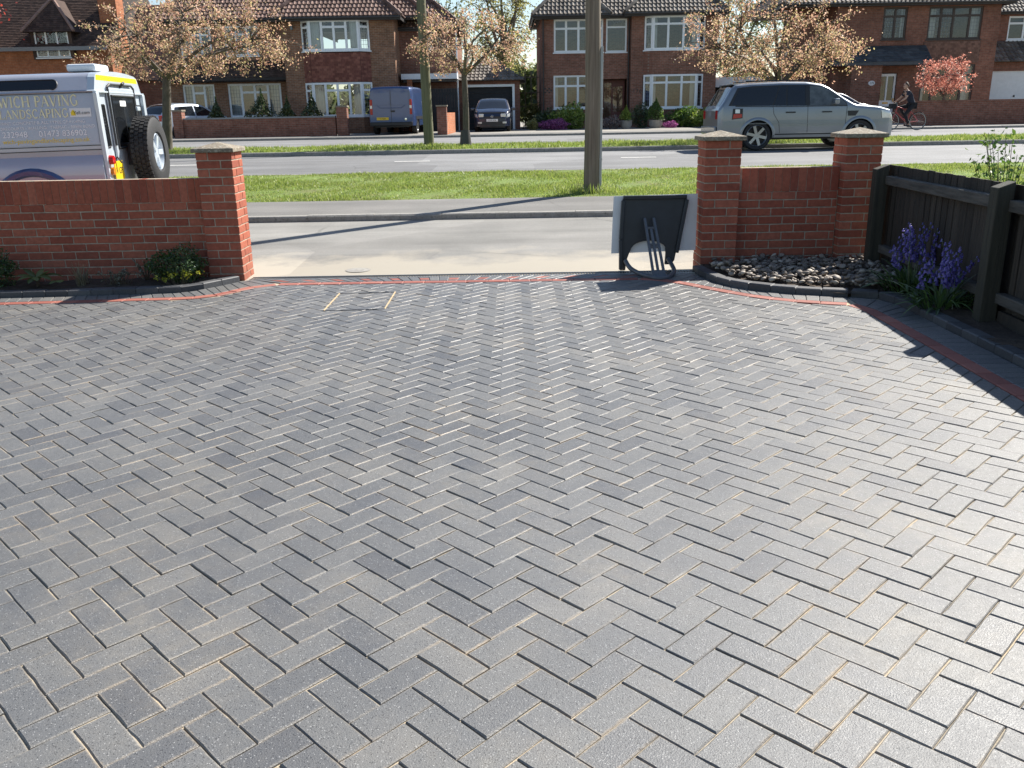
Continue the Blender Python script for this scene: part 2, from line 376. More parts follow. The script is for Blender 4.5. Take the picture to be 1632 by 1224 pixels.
# ---------------------------------------------------------------- grass blades
def grass(name, label, x0, x1, y0, y1, zf, n, h, w, keep=None):
    x = RNG.uniform(x0, x1, n); y = RNG.uniform(y0, y1, n)
    # tufts: density varies
    d = (np.sin(x * 2.3 + 1.7 * np.sin(y * 1.9)) + np.sin(y * 3.1 + x * .9) + np.sin(x * 7.1 - y * 5.3) * .7)
    k = RNG.uniform(-2.3, 2.0, n) < d + .6
    x, y, d = x[k], y[k], d[k]; n = len(x)
    hh = h * RNG.uniform(.45, 1.25, n) * (1 + .22 * d); ww = w * RNG.uniform(.6, 1.3, n)
    a = RNG.uniform(0, 2 * np.pi, n); la = RNG.uniform(0, 2 * np.pi, n); ln = hh * RNG.uniform(.1, .9, n)
    z = zf(y) - .004
    v = np.empty((n, 3, 3))
    v[:, 0] = np.stack([x - np.cos(a) * ww, y - np.sin(a) * ww, z], 1)
    v[:, 1] = np.stack([x + np.cos(a) * ww, y + np.sin(a) * ww, z], 1)
    v[:, 2] = np.stack([x + np.cos(la) * ln, y + np.sin(la) * ln, z + hh], 1)
    o = bpy.data.objects.new(name, np_mesh(name, v.reshape(-1, 3), 3, 'grass')); COL.objects.link(o)
    tag(o, label, 'grass', kind='stuff'); return o
vz = lambda y: .20 + (.365 - .20) * (y - 13.58) / (17.40 - 13.58)
grass('verge_grass', 'sunlit short grass on the near verge beside the timber pole', -11, 15, 13.6, 17.38, vz, 210000, .036, .0085)
grass('far_verge_grass', 'narrow strip of grass beyond the main road', -20, 24, 24.82, 28.3, lambda y: .507 + 0 * y, 70000, .075, .014)

# ================================================================ THE DRIVE
TILT = Matrix.Rotation(-math.atan(SX), 4, 'Y')
def fline(x): return 7.79 - .07 * x
inA = [(-6.4, 7.40), (-2.95, 7.40), (-2.70, 7.44), (-2.52, 7.56), (-2.42, 7.72), (-2.30, 7.86), (-2.15, 7.94)]
ouA = [(-6.4, 7.70), (-3.05, 7.70), (-2.88, 7.76), (-2.75, 7.90), (-2.65, 8.05), (-2.56, 8.18), (-2.46, 8.262)]
inB = [(-2.15, 7.94), (1.15, 7.7095)]
ouB = [(-2.46, 8.262), (1.52, 7.984)]
inC = [(1.15, 7.7095), (1.32, 7.63), (1.457, 7.47), (1.661, 7.17), (1.928, 6.82), (2.198, 6.59), (2.54, 6.44)]
ouC = [(1.52, 7.984), (1.66, 7.93), (1.72, 7.78), (1.81, 7.38), (2.0, 7.10), (2.30, 6.89), (2.66, 6.74)]
inD = [(2.54, 6.44), (2.59, 6.30), (2.60, 5.5), (2.585, 4.15), (2.57, 2.0), (2.56, -1.0)]
ouD = [(2.66, 6.74), (2.89, 6.50), (2.90, 5.5), (2.885, 4.15), (2.87, 2.0), (2.86, -1.0)]
def dens(a, b, smooth=True):
    a3 = [(x, y, 0) for x, y in a]; b3 = [(x, y, 0) for x, y in b]
    P, Q = [], []
    for i in range(len(a) - 1):
        n = max(2, int((Vector(a3[i + 1]) - Vector(a3[i])).length / .02))
        for k in range(n):
            t = k / n
            def cr(p):
                p0, p1, p2, p3 = (Vector(p[max(i - 1, 0)]), Vector(p[i]), Vector(p[i + 1]), Vector(p[min(i + 2, len(p) - 1)]))
                if not smooth: return p1.lerp(p2, t)
                m1 = (p2 - p0) * .5; m2 = (p3 - p1) * .5; L = (p2 - p1).length
                if m1.length > L: m1 = m1.normalized() * L
                if m2.length > L: m2 = m2.normalized() * L
                return (2 * t ** 3 - 3 * t * t + 1) * p1 + (t ** 3 - 2 * t * t + t) * m1 + (-2 * t ** 3 + 3 * t * t) * p2 + (t ** 3 - t * t) * m2
            P.append(cr(a3)); Q.append(cr(b3))
    P.append(Vector(a3[-1])); Q.append(Vector(b3[-1])); return P, Q
secs = [dens(inA, ouA), dens(inB, ouB, False), dens(inC, ouC), dens(inD, ouD)]
inner = []
for P, Q in secs: inner += [(p.x, p.y) for p in P[:-1]]
inner.append(inD[-1])
inner = [p for i, p in enumerate(inner) if i % 3 == 0 or i == len(inner) - 1]
BOUND = inner                                     # walked left to right: the drive lies on its right hand side
mb = MB()
mb.add([(-7.0, -1.2, -.006), (3.0, -1.2, -.006), (3.0, 6.6, -.006), (1.78, 7.95, -.006), (1.78, 8.2, -.006), (-2.5, 8.36, -.006), (-2.62, 7.75, -.006), (-7.0, 7.75, -.006)], [tuple(range(8))])
drive = mb.build('driveway', 'sand'); drive['kind'] = 'structure'; drive.matrix_world = TILT
def slab_verts(poly, z1, ch=.0040, gap=.0020, depth=.03):
    """chamfered slab from a convex polygon (counter-clockwise)"""
    n = len(poly); P = [Vector((x, y)) for x, y in poly]
    def inset(d):
        out = []
        for i in range(n):
            a, b, c = P[i - 1], P[i], P[(i + 1) % n]
            d1 = (b - a).normalized(); d2 = (c - b).normalized(); n1 = Vector((-d1.y, d1.x)); n2 = Vector((-d2.y, d2.x))
            k = n1 + n2; q = 1 + n1.dot(n2); k = k / max(q, .35)
            out.append(b + k * d)
        return out
    o, i_ = inset(gap), inset(gap + ch)
    vs = [(p.x, p.y, z1 - depth) for p in o] + [(p.x, p.y, z1 - ch * .9) for p in o] + [(p.x, p.y, z1) for p in i_]
    fs = [tuple(range(2 * n, 3 * n))]
    for r in (0, 1): fs += [(r * n + j, r * n + (j + 1) % n, (r + 1) * n + (j + 1) % n, (r + 1) * n + j) for j in range(n)]
    return vs, fs
def area(p): return .5 * sum(p[i - 1][0] * p[i][1] - p[i][0] * p[i - 1][1] for i in range(len(p)))
def clip(poly, a, b):
    """keep the part right of the line a->b"""
    nx, ny = (b[1] - a[1]), -(b[0] - a[0]); L = math.hypot(nx, ny); nx /= L; ny /= L
    d = [(x - a[0]) * nx + (y - a[1]) * ny for x, y in poly]; out = []
    for i in range(len(poly)):
        j = (i + 1) % len(poly)
        if d[i] >= 0: out.append(poly[i])
        if (d[i] >= 0) != (d[j] >= 0):
            t = d[i] / (d[i] - d[j]); out.append((poly[i][0] + t * (poly[j][0] - poly[i][0]), poly[i][1] + t * (poly[j][1] - poly[i][1])))
    return out
BA = np.array(BOUND); SA, SB = BA[:-1], BA[1:]
def nearest_seg(x, y):
    d = SB - SA; L2 = (d ** 2).sum(1); t = np.clip(((x - SA[:, 0]) * d[:, 0] + (y - SA[:, 1]) * d[:, 1]) / L2, 0, 1)
    q = SA + d * t[:, None]; dd = np.hypot(q[:, 0] - x, q[:, 1] - y); i = int(dd.argmin())
    cr = d[i, 0] * (y - SA[i, 1]) - d[i, 1] * (x - SA[i, 0])
    return i, (dd[i] if cr < 0 else -dd[i])
# herringbone: lattice fitted to the photograph (block 200 x 100, laid at 45 degrees)
YAW, PX0, PY0 = 0.006147, 0.010427, 4.53944
cy_, sy_ = math.cos(YAW), math.sin(YAW)
rt = math.sqrt(.5)
def pat(a, b):                                   # a: right and away, b: right and towards the viewer, in units of 100 mm
    X = (a + b) * rt * .1; Y = (a - b) * rt * .1
    return (cy_ * X + sy_ * Y + PX0, -sy_ * X + cy_ * Y + PY0)
full = []; cut = MB(); far = MB()
for m in range(-90, 90):
    for j in range(-30, 30):
        oa, ob = m + 2 * j, -m + 2 * j
        for kind, (a0, a1, b0, b1) in (('V', (0, 1, 0, 2)), ('H', (-2, 0, 0, 1))):
            poly = [pat(oa + a0, ob + b1), pat(oa + a1, ob + b1), pat(oa + a1, ob + b0), pat(oa + a0, ob + b0)]
            cx = sum(p[0] for p in poly) / 4; cyy = sum(p[1] for p in poly) / 4
            if not (-6.3 < cx < 2.8 and -.9 < cyy < 8.1): continue
            if cyy > 7.0 or cx > 2.2:
                i, d = nearest_seg(cx, cyy)
                if d < -.13: continue
                if d < .16:
                    for ii in {i, max(i - 2, 0), min(i + 2, len(SA) - 1)} if d > -.05 else {i}:
                        if len(poly) > 2: poly = clip(poly, SA[ii], SB[ii])
                    if len(poly) < 3 or abs(area(poly)) < .0006: continue
                    if area(poly) < 0: poly = poly[::-1]
                    vs, fs = slab_verts(poly, random.uniform(-.001, .001)); cut.add(vs, fs); continue
            full.append((cx, cyy, kind))
def in_view(x, y):
    cp, sp = math.cos(R(17.387)), math.sin(R(17.387)); wz = SX * x - 1.47
    zc = y * cp - wz * sp
    if zc < .2: return None
    u = 1387 * x / zc; v = 1387 * (-(y * sp + wz * cp)) / zc
    return zc if abs(u) < 830 and -620 < v < 640 else None
scored = [(in_view(x, y) or 99, x, y, k) for x, y, k in full]; scored.sort()
blk = {}
for k, L, W_ in (('V', .2, .1), ('H', .2, .1)):
    vs, fs = slab_verts([(-L / 2, -W_ / 2), (L / 2, -W_ / 2), (L / 2, W_ / 2), (-L / 2, W_ / 2)], 0)
    pass
def rough_slab(L, W_, rn, ch=.0032, gap=.0016, depth=.03):
    P_ = []
    for (x0, y0), (x1, y1), n in (((-L / 2, -W_ / 2), (L / 2, -W_ / 2), 4), ((L / 2, -W_ / 2), (L / 2, W_ / 2), 2), ((L / 2, W_ / 2), (-L / 2, W_ / 2), 4), ((-L / 2, W_ / 2), (-L / 2, -W_ / 2), 2)):
        P_ += [(x0 + (x1 - x0) * i / n, y0 + (y1 - y0) * i / n) for i in range(n)]
    def ins(p, d): return (p[0] - math.copysign(min(d, abs(p[0])), p[0]) * (abs(abs(p[0]) - L / 2) < 1e-6), p[1] - math.copysign(min(d, abs(p[1])), p[1]) * (abs(abs(p[1]) - W_ / 2) < 1e-6))
    n = len(P_); j = [rn.uniform(-.0007, .0009) for _ in P_]; k = [ch * rn.uniform(.55, 1.5) for _ in P_]
    o = [ins(p, gap + a) for p, a in zip(P_, j)]; i_ = [ins(p, gap + a + b) for p, a, b in zip(P_, j, k)]
    vs = [(x, y, -depth) for x, y in o] + [(x, y, -b * .9) for (x, y), b in zip(o, k)] + [(x, y, 0) for x, y in i_]
    fs = [tuple(range(2 * n, 3 * n))]
    for r in (0, 1): fs += [(r * n + q, r * n + (q + 1) % n, (r + 1) * n + (q + 1) % n, (r + 1) * n + q) for q in range(n)]
    return MB().add(vs, fs)
BLK = [rough_slab(.2, .1, random.Random(100 + i)).mesh('paving_block', 'paver') for i in range(6)]
angA = math.atan2(pat(1, 0)[1] - pat(0, 0)[1], pat(1, 0)[0] - pat(0, 0)[0]); angB = math.atan2(pat(0, 1)[1] - pat(0, 0)[1], pat(0, 1)[0] - pat(0, 0)[0])
def set_loc(me, arr):
    a = me.attributes.new('loc', 'FLOAT_VECTOR', 'POINT'); a.data.foreach_set('vector', np.asarray(arr, np.float32).ravel())
for me in BLK: set_loc(me, [(v.co.x, v.co.y, 0) for v in me.vertices])
FLOC = []
BV = [[v.co.copy() for v in me.vertices] for me in BLK]; BF = [[tuple(p.vertices) for p in me.polygons] for me in BLK]
for i, (zc, x, y, k) in enumerate(scored):
    rz = angA if k == 'H' else angB
    mt = Matrix.Translation((x + random.uniform(-.0008, .0008), y + random.uniform(-.0008, .0008), random.gauss(0, .0011))) @ Euler((random.gauss(0, .0045), random.gauss(0, .0045), rz + random.gauss(0, .0035))).to_matrix().to_4x4()
    if i < 300: inst('paving_block', random.choice(BLK), drive, mt)
    else:
        bi = random.randrange(6); far.add([mt @ v for v in BV[bi]], BF[bi]); FLOC += [(v.x, v.y, 0) for v in BV[bi]]
far.add(cut.v, cut.f); FLOC += [(0, 0, 0)] * len(cut.v)
o = far.build('paving_field', 'paver', drive, kind='stuff'); set_loc(o.data, FLOC)
# the border: a red stretcher line, then charcoal headers
def at_len(path, s):
    for a, b in zip(path, path[1:]):
        L = (b - a).length
        if s <= L: return a.lerp(b, s / L if L else 0)
        s -= L
    return path[-1]
def plen(p): return sum((b - a).length for a, b in zip(p, p[1:]))
red_p, red_q = [], []
for si, (P, Q) in enumerate(secs):
    N_ = len(P); RI = []
    for i in range(N_):                            # outer edge of the red line: 100 mm from the inner one towards the outer path
        d = (P[min(i + 1, N_ - 1)] - P[max(i - 1, 0)]).normalized(); nrm = Vector((-d.y, d.x, 0))
        RI.append(P[i] + nrm * .1)
    Lp = plen(P); n = max(1, round(Lp / .2))
    def frac(path, t):
        f = t * (len(path) - 1); i = min(int(f), len(path) - 2); return path[i].lerp(path[i + 1], f - i)
    # parameter by arc length of the inner path
    cum = [0.0]
    for a, b in zip(P, P[1:]): cum.append(cum[-1] + (b - a).length)
    def par(s): return float(np.interp(s, cum, np.arange(len(P)))) / (len(P) - 1)
    near_b = 0
    for k in range(n):
        t0, t1 = par(Lp * k / n), par(Lp * (k + 1) / n)
        poly = [frac(P, t0), frac(P, t1), frac(RI, t1), frac(RI, t0)]
        vs, fs = slab_verts([(p.x, p.y) for p in poly], .0035 + random.gauss(0, .0008)); MB().add(vs, fs).build('red_block', 'red_paver', drive)
    Lq = plen(Q) if si != 1 else Lp
    n = max(1, round(max(Lp, plen(Q)) / .1))
    cumq = [0.0]
    for a, b in zip(Q, Q[1:]): cumq.append(cumq[-1] + (b - a).length)
    def parq(s): return float(np.interp(s, cumq, np.arange(len(Q)))) / (len(Q) - 1)
    LQ = plen(Q)
    for k in range(n):
        t0, t1 = par(Lp * k / n), par(Lp * (k + 1) / n); q0, q1 = t0, t1
        a0, a1, c1, c0 = frac(RI, t0), frac(RI, t1), frac(Q, q1), frac(Q, q0)
        z = .0035 + random.gauss(0, .0008)
        if si == 1 and k % 3 == 1:
            for f0, f1, mm in ((0, .27, 'paver'), (.27, .74, 'red_paver'), (.74, 1, 'paver')):
                poly = [a0.lerp(c0, f0), a1.lerp(c1, f0), a1.lerp(c1, f1), a0.lerp(c0, f1)]
                vs, fs = slab_verts([(p.x, p.y) for p in poly], z); MB().add(vs, fs).build('red_block' if mm == 'red_paver' else 'border_block', mm, drive)
        else:
            poly = [(p.x, p.y) for p in (a0, a1, c1, c0)]
            if area(poly) < .002: continue
            vs, fs = slab_verts(poly, z); MB().add(vs, fs).build('border_block', 'paver', drive)
# raised kerb blocks
def kerb_line(path, n_skip=0, h=.055, w=.10):
    pts = dens(path, path)[0]; L = plen(pts); n = round(L / .2)
    for k in range(n):
        a, b = at_len(pts, L * k / n), at_len(pts, L * (k + 1) / n); d = (b - a).normalized(); nm = Vector((-d.y, d.x, 0))
        poly = [(p.x, p.y) for p in (a, b, b + nm * w, a + nm * w)]
        vs, fs = slab_verts(poly, h + random.gauss(0, .002), .008, .002, .12); MB().add(vs, fs).build('kerb_block', 'kerb_paver', drive)
kerb_line(ouA[:-1])
kerb_line([(1.70, 8.06), (1.72, 7.80)] + ouC[3:])
kerb_line([(2.68, 6.735), (2.86, 6.64), (2.90, 6.45), (2.905, 5.5), (2.89, 4.15), (2.875, 2.0), (2.865, -1.0)])
# drain along the threshold
dr = thing('drainage_channel', 'long black slotted drainage channel across the drive entrance', 'drain'); dr.matrix_world = TILT
M['black_plastic'] = simple('black_plastic', (.022, .022, .024), .45, var=.2, scale=30)
M['galv'] = simple('galvanised_steel', (.42, .42, .41), .45, .7, var=.15)
d0, d1 = Vector((-2.50, fline(-2.50) + .305)), Vector((1.76, fline(1.76) + .305)); dd = (d1 - d0).normalized(); dn = Vector((-dd.y, dd.x)); DL = (d1 - d0).length
def dpt(s, t, z): p = d0 + dd * s + dn * t; return (p.x, p.y, z)
mb = MB()
for t0, t1, z in ((0, .012, .004), (.112, .124, .006)): mb.add([dpt(0, t0, -.06), dpt(DL, t0, -.06), dpt(DL, t1, -.06), dpt(0, t1, -.06), dpt(0, t0, z), dpt(DL, t0, z), dpt(DL, t1, z), dpt(0, t1, z)], [(0, 3, 2, 1), (4, 5, 6, 7), (0, 1, 5, 4), (1, 2, 6, 5), (2, 3, 7, 6), (3, 0, 4, 7)])
mb.build('frame', 'galv', dr)
mb = MB(); mb.quad(dpt(0, .012, -.05), dpt(DL, .012, -.05), dpt(DL, .112, -.05), dpt(0, .112, -.05)); mb.build('trough', 'black_plastic', dr)
mb = MB(); s = 0
while s < DL:
    mb.add([dpt(s, .012, -.02), dpt(s + .013, .012, -.02), dpt(s + .013, .112, -.02), dpt(s, .112, -.02), dpt(s, .012, .002), dpt(s + .013, .012, .002), dpt(s + .013, .112, .002), dpt(s, .112, .002)], [(4, 5, 6, 7), (0, 1, 5, 4), (1, 2, 6, 5), (2, 3, 7, 6), (3, 0, 4, 7)]); s += .026
mb.build('grating', 'black_plastic', dr, kind='stuff')
# recessed inspection cover in the paving
mc = thing('inspection_cover', 'recessed inspection cover outlined in the paving near the entrance', 'manhole cover'); mc.matrix_world = TILT
M['brass_edge'] = simple('sandy_metal_edge', (.55, .42, .25), .6, .2, var=.25, scale=30)
for x in (-1.485, -1.00): MB().box(x - .0045, x + .0045, 6.78, 7.46, -.02, .0065).build('edge_strip', 'brass_edge', mc)
for y in (6.78, 7.46): MB().box(-1.478, -1.007, y - .006, y + .006, -.02, .003).build('edge_strip', 'black_plastic', mc)

# ---------------------------------------------------------------- walls and pillars at the gate
def brick_mesh(l=.215, w=.1025, h=.065, seed=0):
    bm = bmesh.new(); bmesh.ops.create_cube(bm, size=1); rn = random.Random(seed)
    for v in bm.verts: v.co = Vector((v.co.x * l, v.co.y * w, v.co.z * h)) + Vector((rn.uniform(-.0015, .0015), rn.uniform(-.0008, .0008), rn.uniform(-.0012, .0012)))
    bmesh.ops.bevel(bm, geom=bm.edges[:], offset=.0035, segments=1, affect='EDGES')
    me = bpy.data.meshes.new('brick'); bm.to_mesh(me); bm.free(); me.materials.append(M['brick']); return me
BR = [brick_mesh(seed=i) for i in range(3)]; HB = [brick_mesh(.1025, seed=9 + i) for i in range(2)]
def rb(l): return random.choice(BR) if l > .15 else random.choice(HB)
def pillar(label, x0, y0, z0, courses=16, mirror=0):
    T = .3275; zt = z0 + courses * .075
    mb = MB(); mb.box(x0 + .005, x0 + T - .005, y0 + .005, y0 + T - .005, z0 - .05, zt)
    root = tag(mb.build('brick_pillar', 'mortar'), label, 'pillar', 'brick gate pillars')
    pin = [(.1075, .05125, 0), (.27625, .1075, 90), (.22, .27625, 0), (.05125, .22, 90)]
    for c in range(courses):
        for px, py, rz in pin:
            if (c + mirror) % 2: px = T - px
            inst('brick', rb(.2), root, Matrix.Translation((x0 + px, y0 + py, z0 + c * .075 + .0425)) @ Euler((random.gauss(0, .004), random.gauss(0, .004), R(rz) + random.gauss(0, .006))).to_matrix().to_4x4())
    o = .032; cx, cy = x0 + T / 2, y0 + T / 2; h = T / 2 + o
    m = MB(); zb = zt + .002
    m.add([(cx - h, cy - h, zb), (cx + h, cy - h, zb), (cx + h, cy + h, zb), (cx - h, cy + h, zb), (cx - h, cy - h, zb + .036), (cx + h, cy - h, zb + .036), (cx + h, cy + h, zb + .036), (cx - h, cy + h, zb + .036), (cx, cy, zb + .088)],
          [(0, 3, 2, 1), (0, 1, 5, 4), (1, 2, 6, 5), (2, 3, 7, 6), (3, 0, 4, 7), (4, 5, 8), (5, 6, 8), (6, 7, 8), (7, 4, 8)])
    m.build('coping_cap', 'cap', root, bevel=.006); return root
PL = pillar('tall red brick pillar at the end of the long garden wall', -2.865, 8.25, -.045, 16, 0)
PM = pillar('tall red brick pillar behind the leaning black sign frame', 1.785, 8.12, -.015, 16, 1)
PR = pillar('tall red brick pillar beside the timber fence', 3.06, 8.12, -.01, 16, 0)
def garden_wall(label, x0, x1, y0, z0, courses, start):
    zt = z0 + courses * .075
    mb = MB(); mb.box(x0, x1, y0 + .005, y0 + .0975, z0 - .05, zt + .222)
    root = tag(mb.build('garden_wall', 'mortar'), label, 'wall')
    for c in range(courses):
        x = x1 - start - (c % 2) * .1125
        edges = []
        xx = x1
        first = start + (c % 2) * .1125
        cuts = [x1, x1 - first]
        while cuts[-1] > x0 + .001: cuts.append(cuts[-1] - .225)
        cuts[-1] = max(cuts[-1], x0)
        for a, b in zip(cuts, cuts[1:]):
            L = a - b - .010
            if L < .03: continue
            o = inst('brick', rb(.2), root, Matrix.Translation(((a + b) / 2, y0 + .05125 + random.uniform(-.001, .001), z0 + c * .075 + .0425)) @ Euler((random.gauss(0, .003), random.gauss(0, .004), random.gauss(0, .003))).to_matrix().to_4x4() @ Matrix.Diagonal((L / .215, 1, 1, 1)))
    x = x1 - .0375
    while x > x0 + .03:
        inst('soldier_brick', random.choice(BR), root, Matrix.Translation((x, y0 + .05125 + random.uniform(-.0015, .0015), zt + .1125 + random.uniform(-.002, .002))) @ Euler((0, R(90), 0)).to_matrix().to_4x4() @ Matrix.Diagonal((1, 1, 1.10, 1))); x -= .075
    return root
garden_wall('long red brick garden wall topped with upright bricks, behind the planted bed', -6.4, -2.868, 8.36, -.05, 10, .06)
garden_wall('short red brick garden wall between the two pillars', 2.116, 3.057, 8.225, -.035, 10, .05)
# soil beds
mb = MB()
rows = []
for y in np.linspace(0, 1, 9): rows.append([(x, (lambda a: a + (8.37 - a) * y)(7.79 + max(0, (x + 2.98)) * 1.15), .018 + SX * x + .03 * math.sin(y * 2.6) + .010 * math.sin(x * 9 + y * 7) * y + .006 * math.sin(x * 23 + y * 9)) for x in np.linspace(-6.4, -2.62, 120)])
mb.grid(rows); o = mb.build('flower_bed', 'soil', smooth=180); o['kind'] = 'structure'
mb = MB(); rows = []
for y in np.linspace(-1.0, 8.3, 90): rows.append([(x, y, .035 + .02 * math.sin(y * 6 + x * 5) + .03 * max(0, (x - 2.9)) + SX * x) for x in np.linspace(2.93 if y < 6.7 else 1.80 + max(0, (7.6 - y)) * .9, 3.6, 12)])
mb.grid(rows); o = mb.build('pebble_bed', 'soil', smooth=180); o['kind'] = 'structure'; PEB = o
M['pebble'] = pieces('river_pebbles', [(0, (.09, .074, .06)), (.3, (.16, .132, .108)), (.6, (.23, .19, .155)), (.85, (.31, .26, .21)), (1, (.45, .40, .33))], .65, .4, .25, 40, .3, 120)
pm = []
for i in range(7):
    bm = bmesh.new(); bmesh.ops.create_icosphere(bm, subdivisions=2, radius=1); rn = random.Random(40 + i)
    ph = [rn.uniform(0, 6) for _ in range(6)]
    for v in bm.verts:
        c = v.co; c *= 1 + .12 * math.sin(2.1 * c.x + ph[0]) + .10 * math.sin(2.7 * c.y + ph[1]) + .08 * math.sin(3.3 * c.z + ph[2])
        v.co = Vector((c.x, c.y * rn.uniform(.985, 1.015) * .78, c.z * .48))
    for f in bm.faces: f.smooth = True
    me = bpy.data.meshes.new('pebble'); bm.to_mesh(me); bm.free(); me.materials.append(M['pebble']); pm.append(me)
kx = [(p[0] + .10, p[1] + .10) for p in ([(1.72, 7.95)] + ouC[2:] + [(2.86, 6.64)])]
def peb_ok(x, y):
    if not (1.86 < x < 3.30 and 6.72 < y < 8.22): return False
    lim = interp([(p[0], p[1]) for p in kx], x)
    return y > lim + .02 and not (x < 2.13 and y > 8.09) and not (x > 3.03 and y > 8.09)
placed = []; tries = 0
while len(placed) < 900 and tries < 40000:
    tries += 1; x, y = random.uniform(1.86, 3.3), random.uniform(6.72, 8.22); r = random.uniform(.013, .036)
    if not peb_ok(x, y): continue
    lay = 0 if len(placed) < 640 else 1
    if any((x - a) ** 2 + (y - b) ** 2 < (.62 * (r + c)) ** 2 for a, b, c, l in placed if l == lay): continue
    placed.append((x, y, r, lay))
placed.sort(key=lambda t: -t[2] - .2 * t[3]); rest = MB()
for i, (x, y, r, l) in enumerate(placed):
    mt = Matrix.Translation((x, y, .065 + r * .30 + l * .028 + SX * x)) @ Euler((random.gauss(0, .3), random.gauss(0, .3), random.uniform(0, 6.3))).to_matrix().to_4x4() @ Matrix.Scale(r, 4)
    me = random.choice(pm)
    if i < 300: inst('pebble', me, PEB, mt)
    else: rest.add([mt @ v.co for v in me.vertices], [tuple(p.vertices) for p in me.polygons])
rest.build('pebbles', 'pebble', PEB, smooth=180, kind='stuff')

# stop-tap cover in the road outside the gate
mb = MB(); mb.lathe([(0, .004), (.09, .004), (.10, .001), (.112, .004), (.125, 0)], 24); sc = tag(mb.build('stop_tap_cover', 'concrete', smooth=40), 'small round metal cover set in the road just outside the drive entrance', 'manhole cover'); sc.location = (-1.52, 8.66, -.0185)
# ================================================================ NEAR THINGS
def wood(name, a, b_, grain=(14, 14, .9), rough=.85):
    m, nt, b = new_mat(name); p = pos(nt)
    mp = nd(nt, 'Mapping'); mp.inputs['Scale'].default_value = grain; lk(nt, p, mp.inputs[0])
    c = ramp(nt, noise(nt, mp.outputs[0], 3.0, 6, .65), [(.28, a), (.7, b_)])
    c = mixc(nt, 1.0, c, ramp(nt, rnd_piece(nt), [(0, .75), (1, 1.25)]), 'MULTIPLY')
    lk(nt, c, b.inputs['Base Color']); b.inputs['Roughness'].default_value = rough
    bump(nt, b, noise(nt, mp.outputs[0], 4.0, 5, .7), .5, .006); return m
M['fence_wood'] = wood('dark_fence_timber', (.022, .018, .015), (.06, .048, .036))
M['post_wood'] = wood('green_stained_post', (.020, .019, .014), (.050, .046, .032))
M['rail_wood'] = wood('weathered_rail', (.04, .037, .032), (.12, .11, .095), (1.2, 1.2, 14))
M['pole_wood'] = wood('pole_timber', (.10, .075, .055), (.26, .21, .16), (9, 9, .35))
M['pole_green'] = wood('green_pole_timber', (.10, .10, .055), (.22, .21, .13), (9, 9, .35))
F0, F1 = Vector((3.345, 7.90)), Vector((3.235, 5.72)); fd = (F1 - F0).normalized(); fn = Vector((fd.y, -fd.x))   # fn points to the drive
if fn.x > 0: fn = -fn
BAY = (F1 - F0).length
fence = thing('timber_fence', 'dark timber fence with posts and rails along the shaded edge of the drive', 'fence', (F0.x, F0.y, 0))
def fpt(s, n, z): p = F0 + fd * s + fn * n; return (p.x - F0.x, p.y - F0.y, z)
def fbox(s0, s1, n0, n1, z0, z1, dz=0, taper=0):
    return MB().add([fpt(s0, n0, z0), fpt(s1, n0, z0), fpt(s1, n1, z0), fpt(s0, n1, z0), fpt(s0, n0 + taper, z1), fpt(s1, n0, z1 + dz), fpt(s1, n1, z1 + dz), fpt(s0, n1, z1)],
                    [(0, 3, 2, 1), (4, 5, 6, 7), (0, 1, 5, 4), (1, 2, 6, 5), (2, 3, 7, 6), (3, 0, 4, 7)])
for k in range(4):
    s = k * BAY; zt = (.945, .965, .97, .97)[k]
    m = MB(); c = [fpt(s - .055, -.01, 0), fpt(s + .055, -.01, 0), fpt(s + .055, .10, 0), fpt(s - .055, .10, 0)]
    m.add([(x, y, -.05) for x, y, _ in c] + [(x, y, zt + (.025 if i in (0, 1) else -.015)) for i, (x, y, _) in enumerate(c)], [(0, 3, 2, 1), (4, 5, 6, 7), (0, 1, 5, 4), (1, 2, 6, 5), (2, 3, 7, 6), (3, 0, 4, 7)])
    m.build('post', 'post_wood', fence, bevel=.006, fix=True)
    if k < 3:
        sag = random.uniform(-.01, .01)
        fbox(s + .056, s + BAY - .056, -.045, .02, .80, .875, .01).build('top_rail', 'rail_wood', fence, bevel=.008, fix=True)
        fbox(s + .056, s + BAY - .056, -.045, .02, .20, .27).build('bottom_rail', 'rail_wood', fence, bevel=.008, fix=True)
        fbox(s + .056, s + BAY - .056, -.045, -.015, .0, .15).build('gravel_board', 'fence_wood', fence, fix=True)
        q = s - .06
        while q < s + BAY - .03:
            w = .105; top = .965 + random.gauss(0, .002)
            m = MB().add([fpt(q, -.060, .03), fpt(q + w + .02, -.052, .03), fpt(q + w + .02, -.047, .03), fpt(q, -.047, .03), fpt(q, -.060, top), fpt(q + w + .02, -.052, top + random.gauss(0, .002)), fpt(q + w + .02, -.047, top), fpt(q, -.047, top)],
                         [(0, 3, 2, 1), (4, 5, 6, 7), (0, 1, 5, 4), (1, 2, 6, 5), (2, 3, 7, 6), (3, 0, 4, 7)])
            m.build('board', 'fence_wood', fence, fix=True); q += w

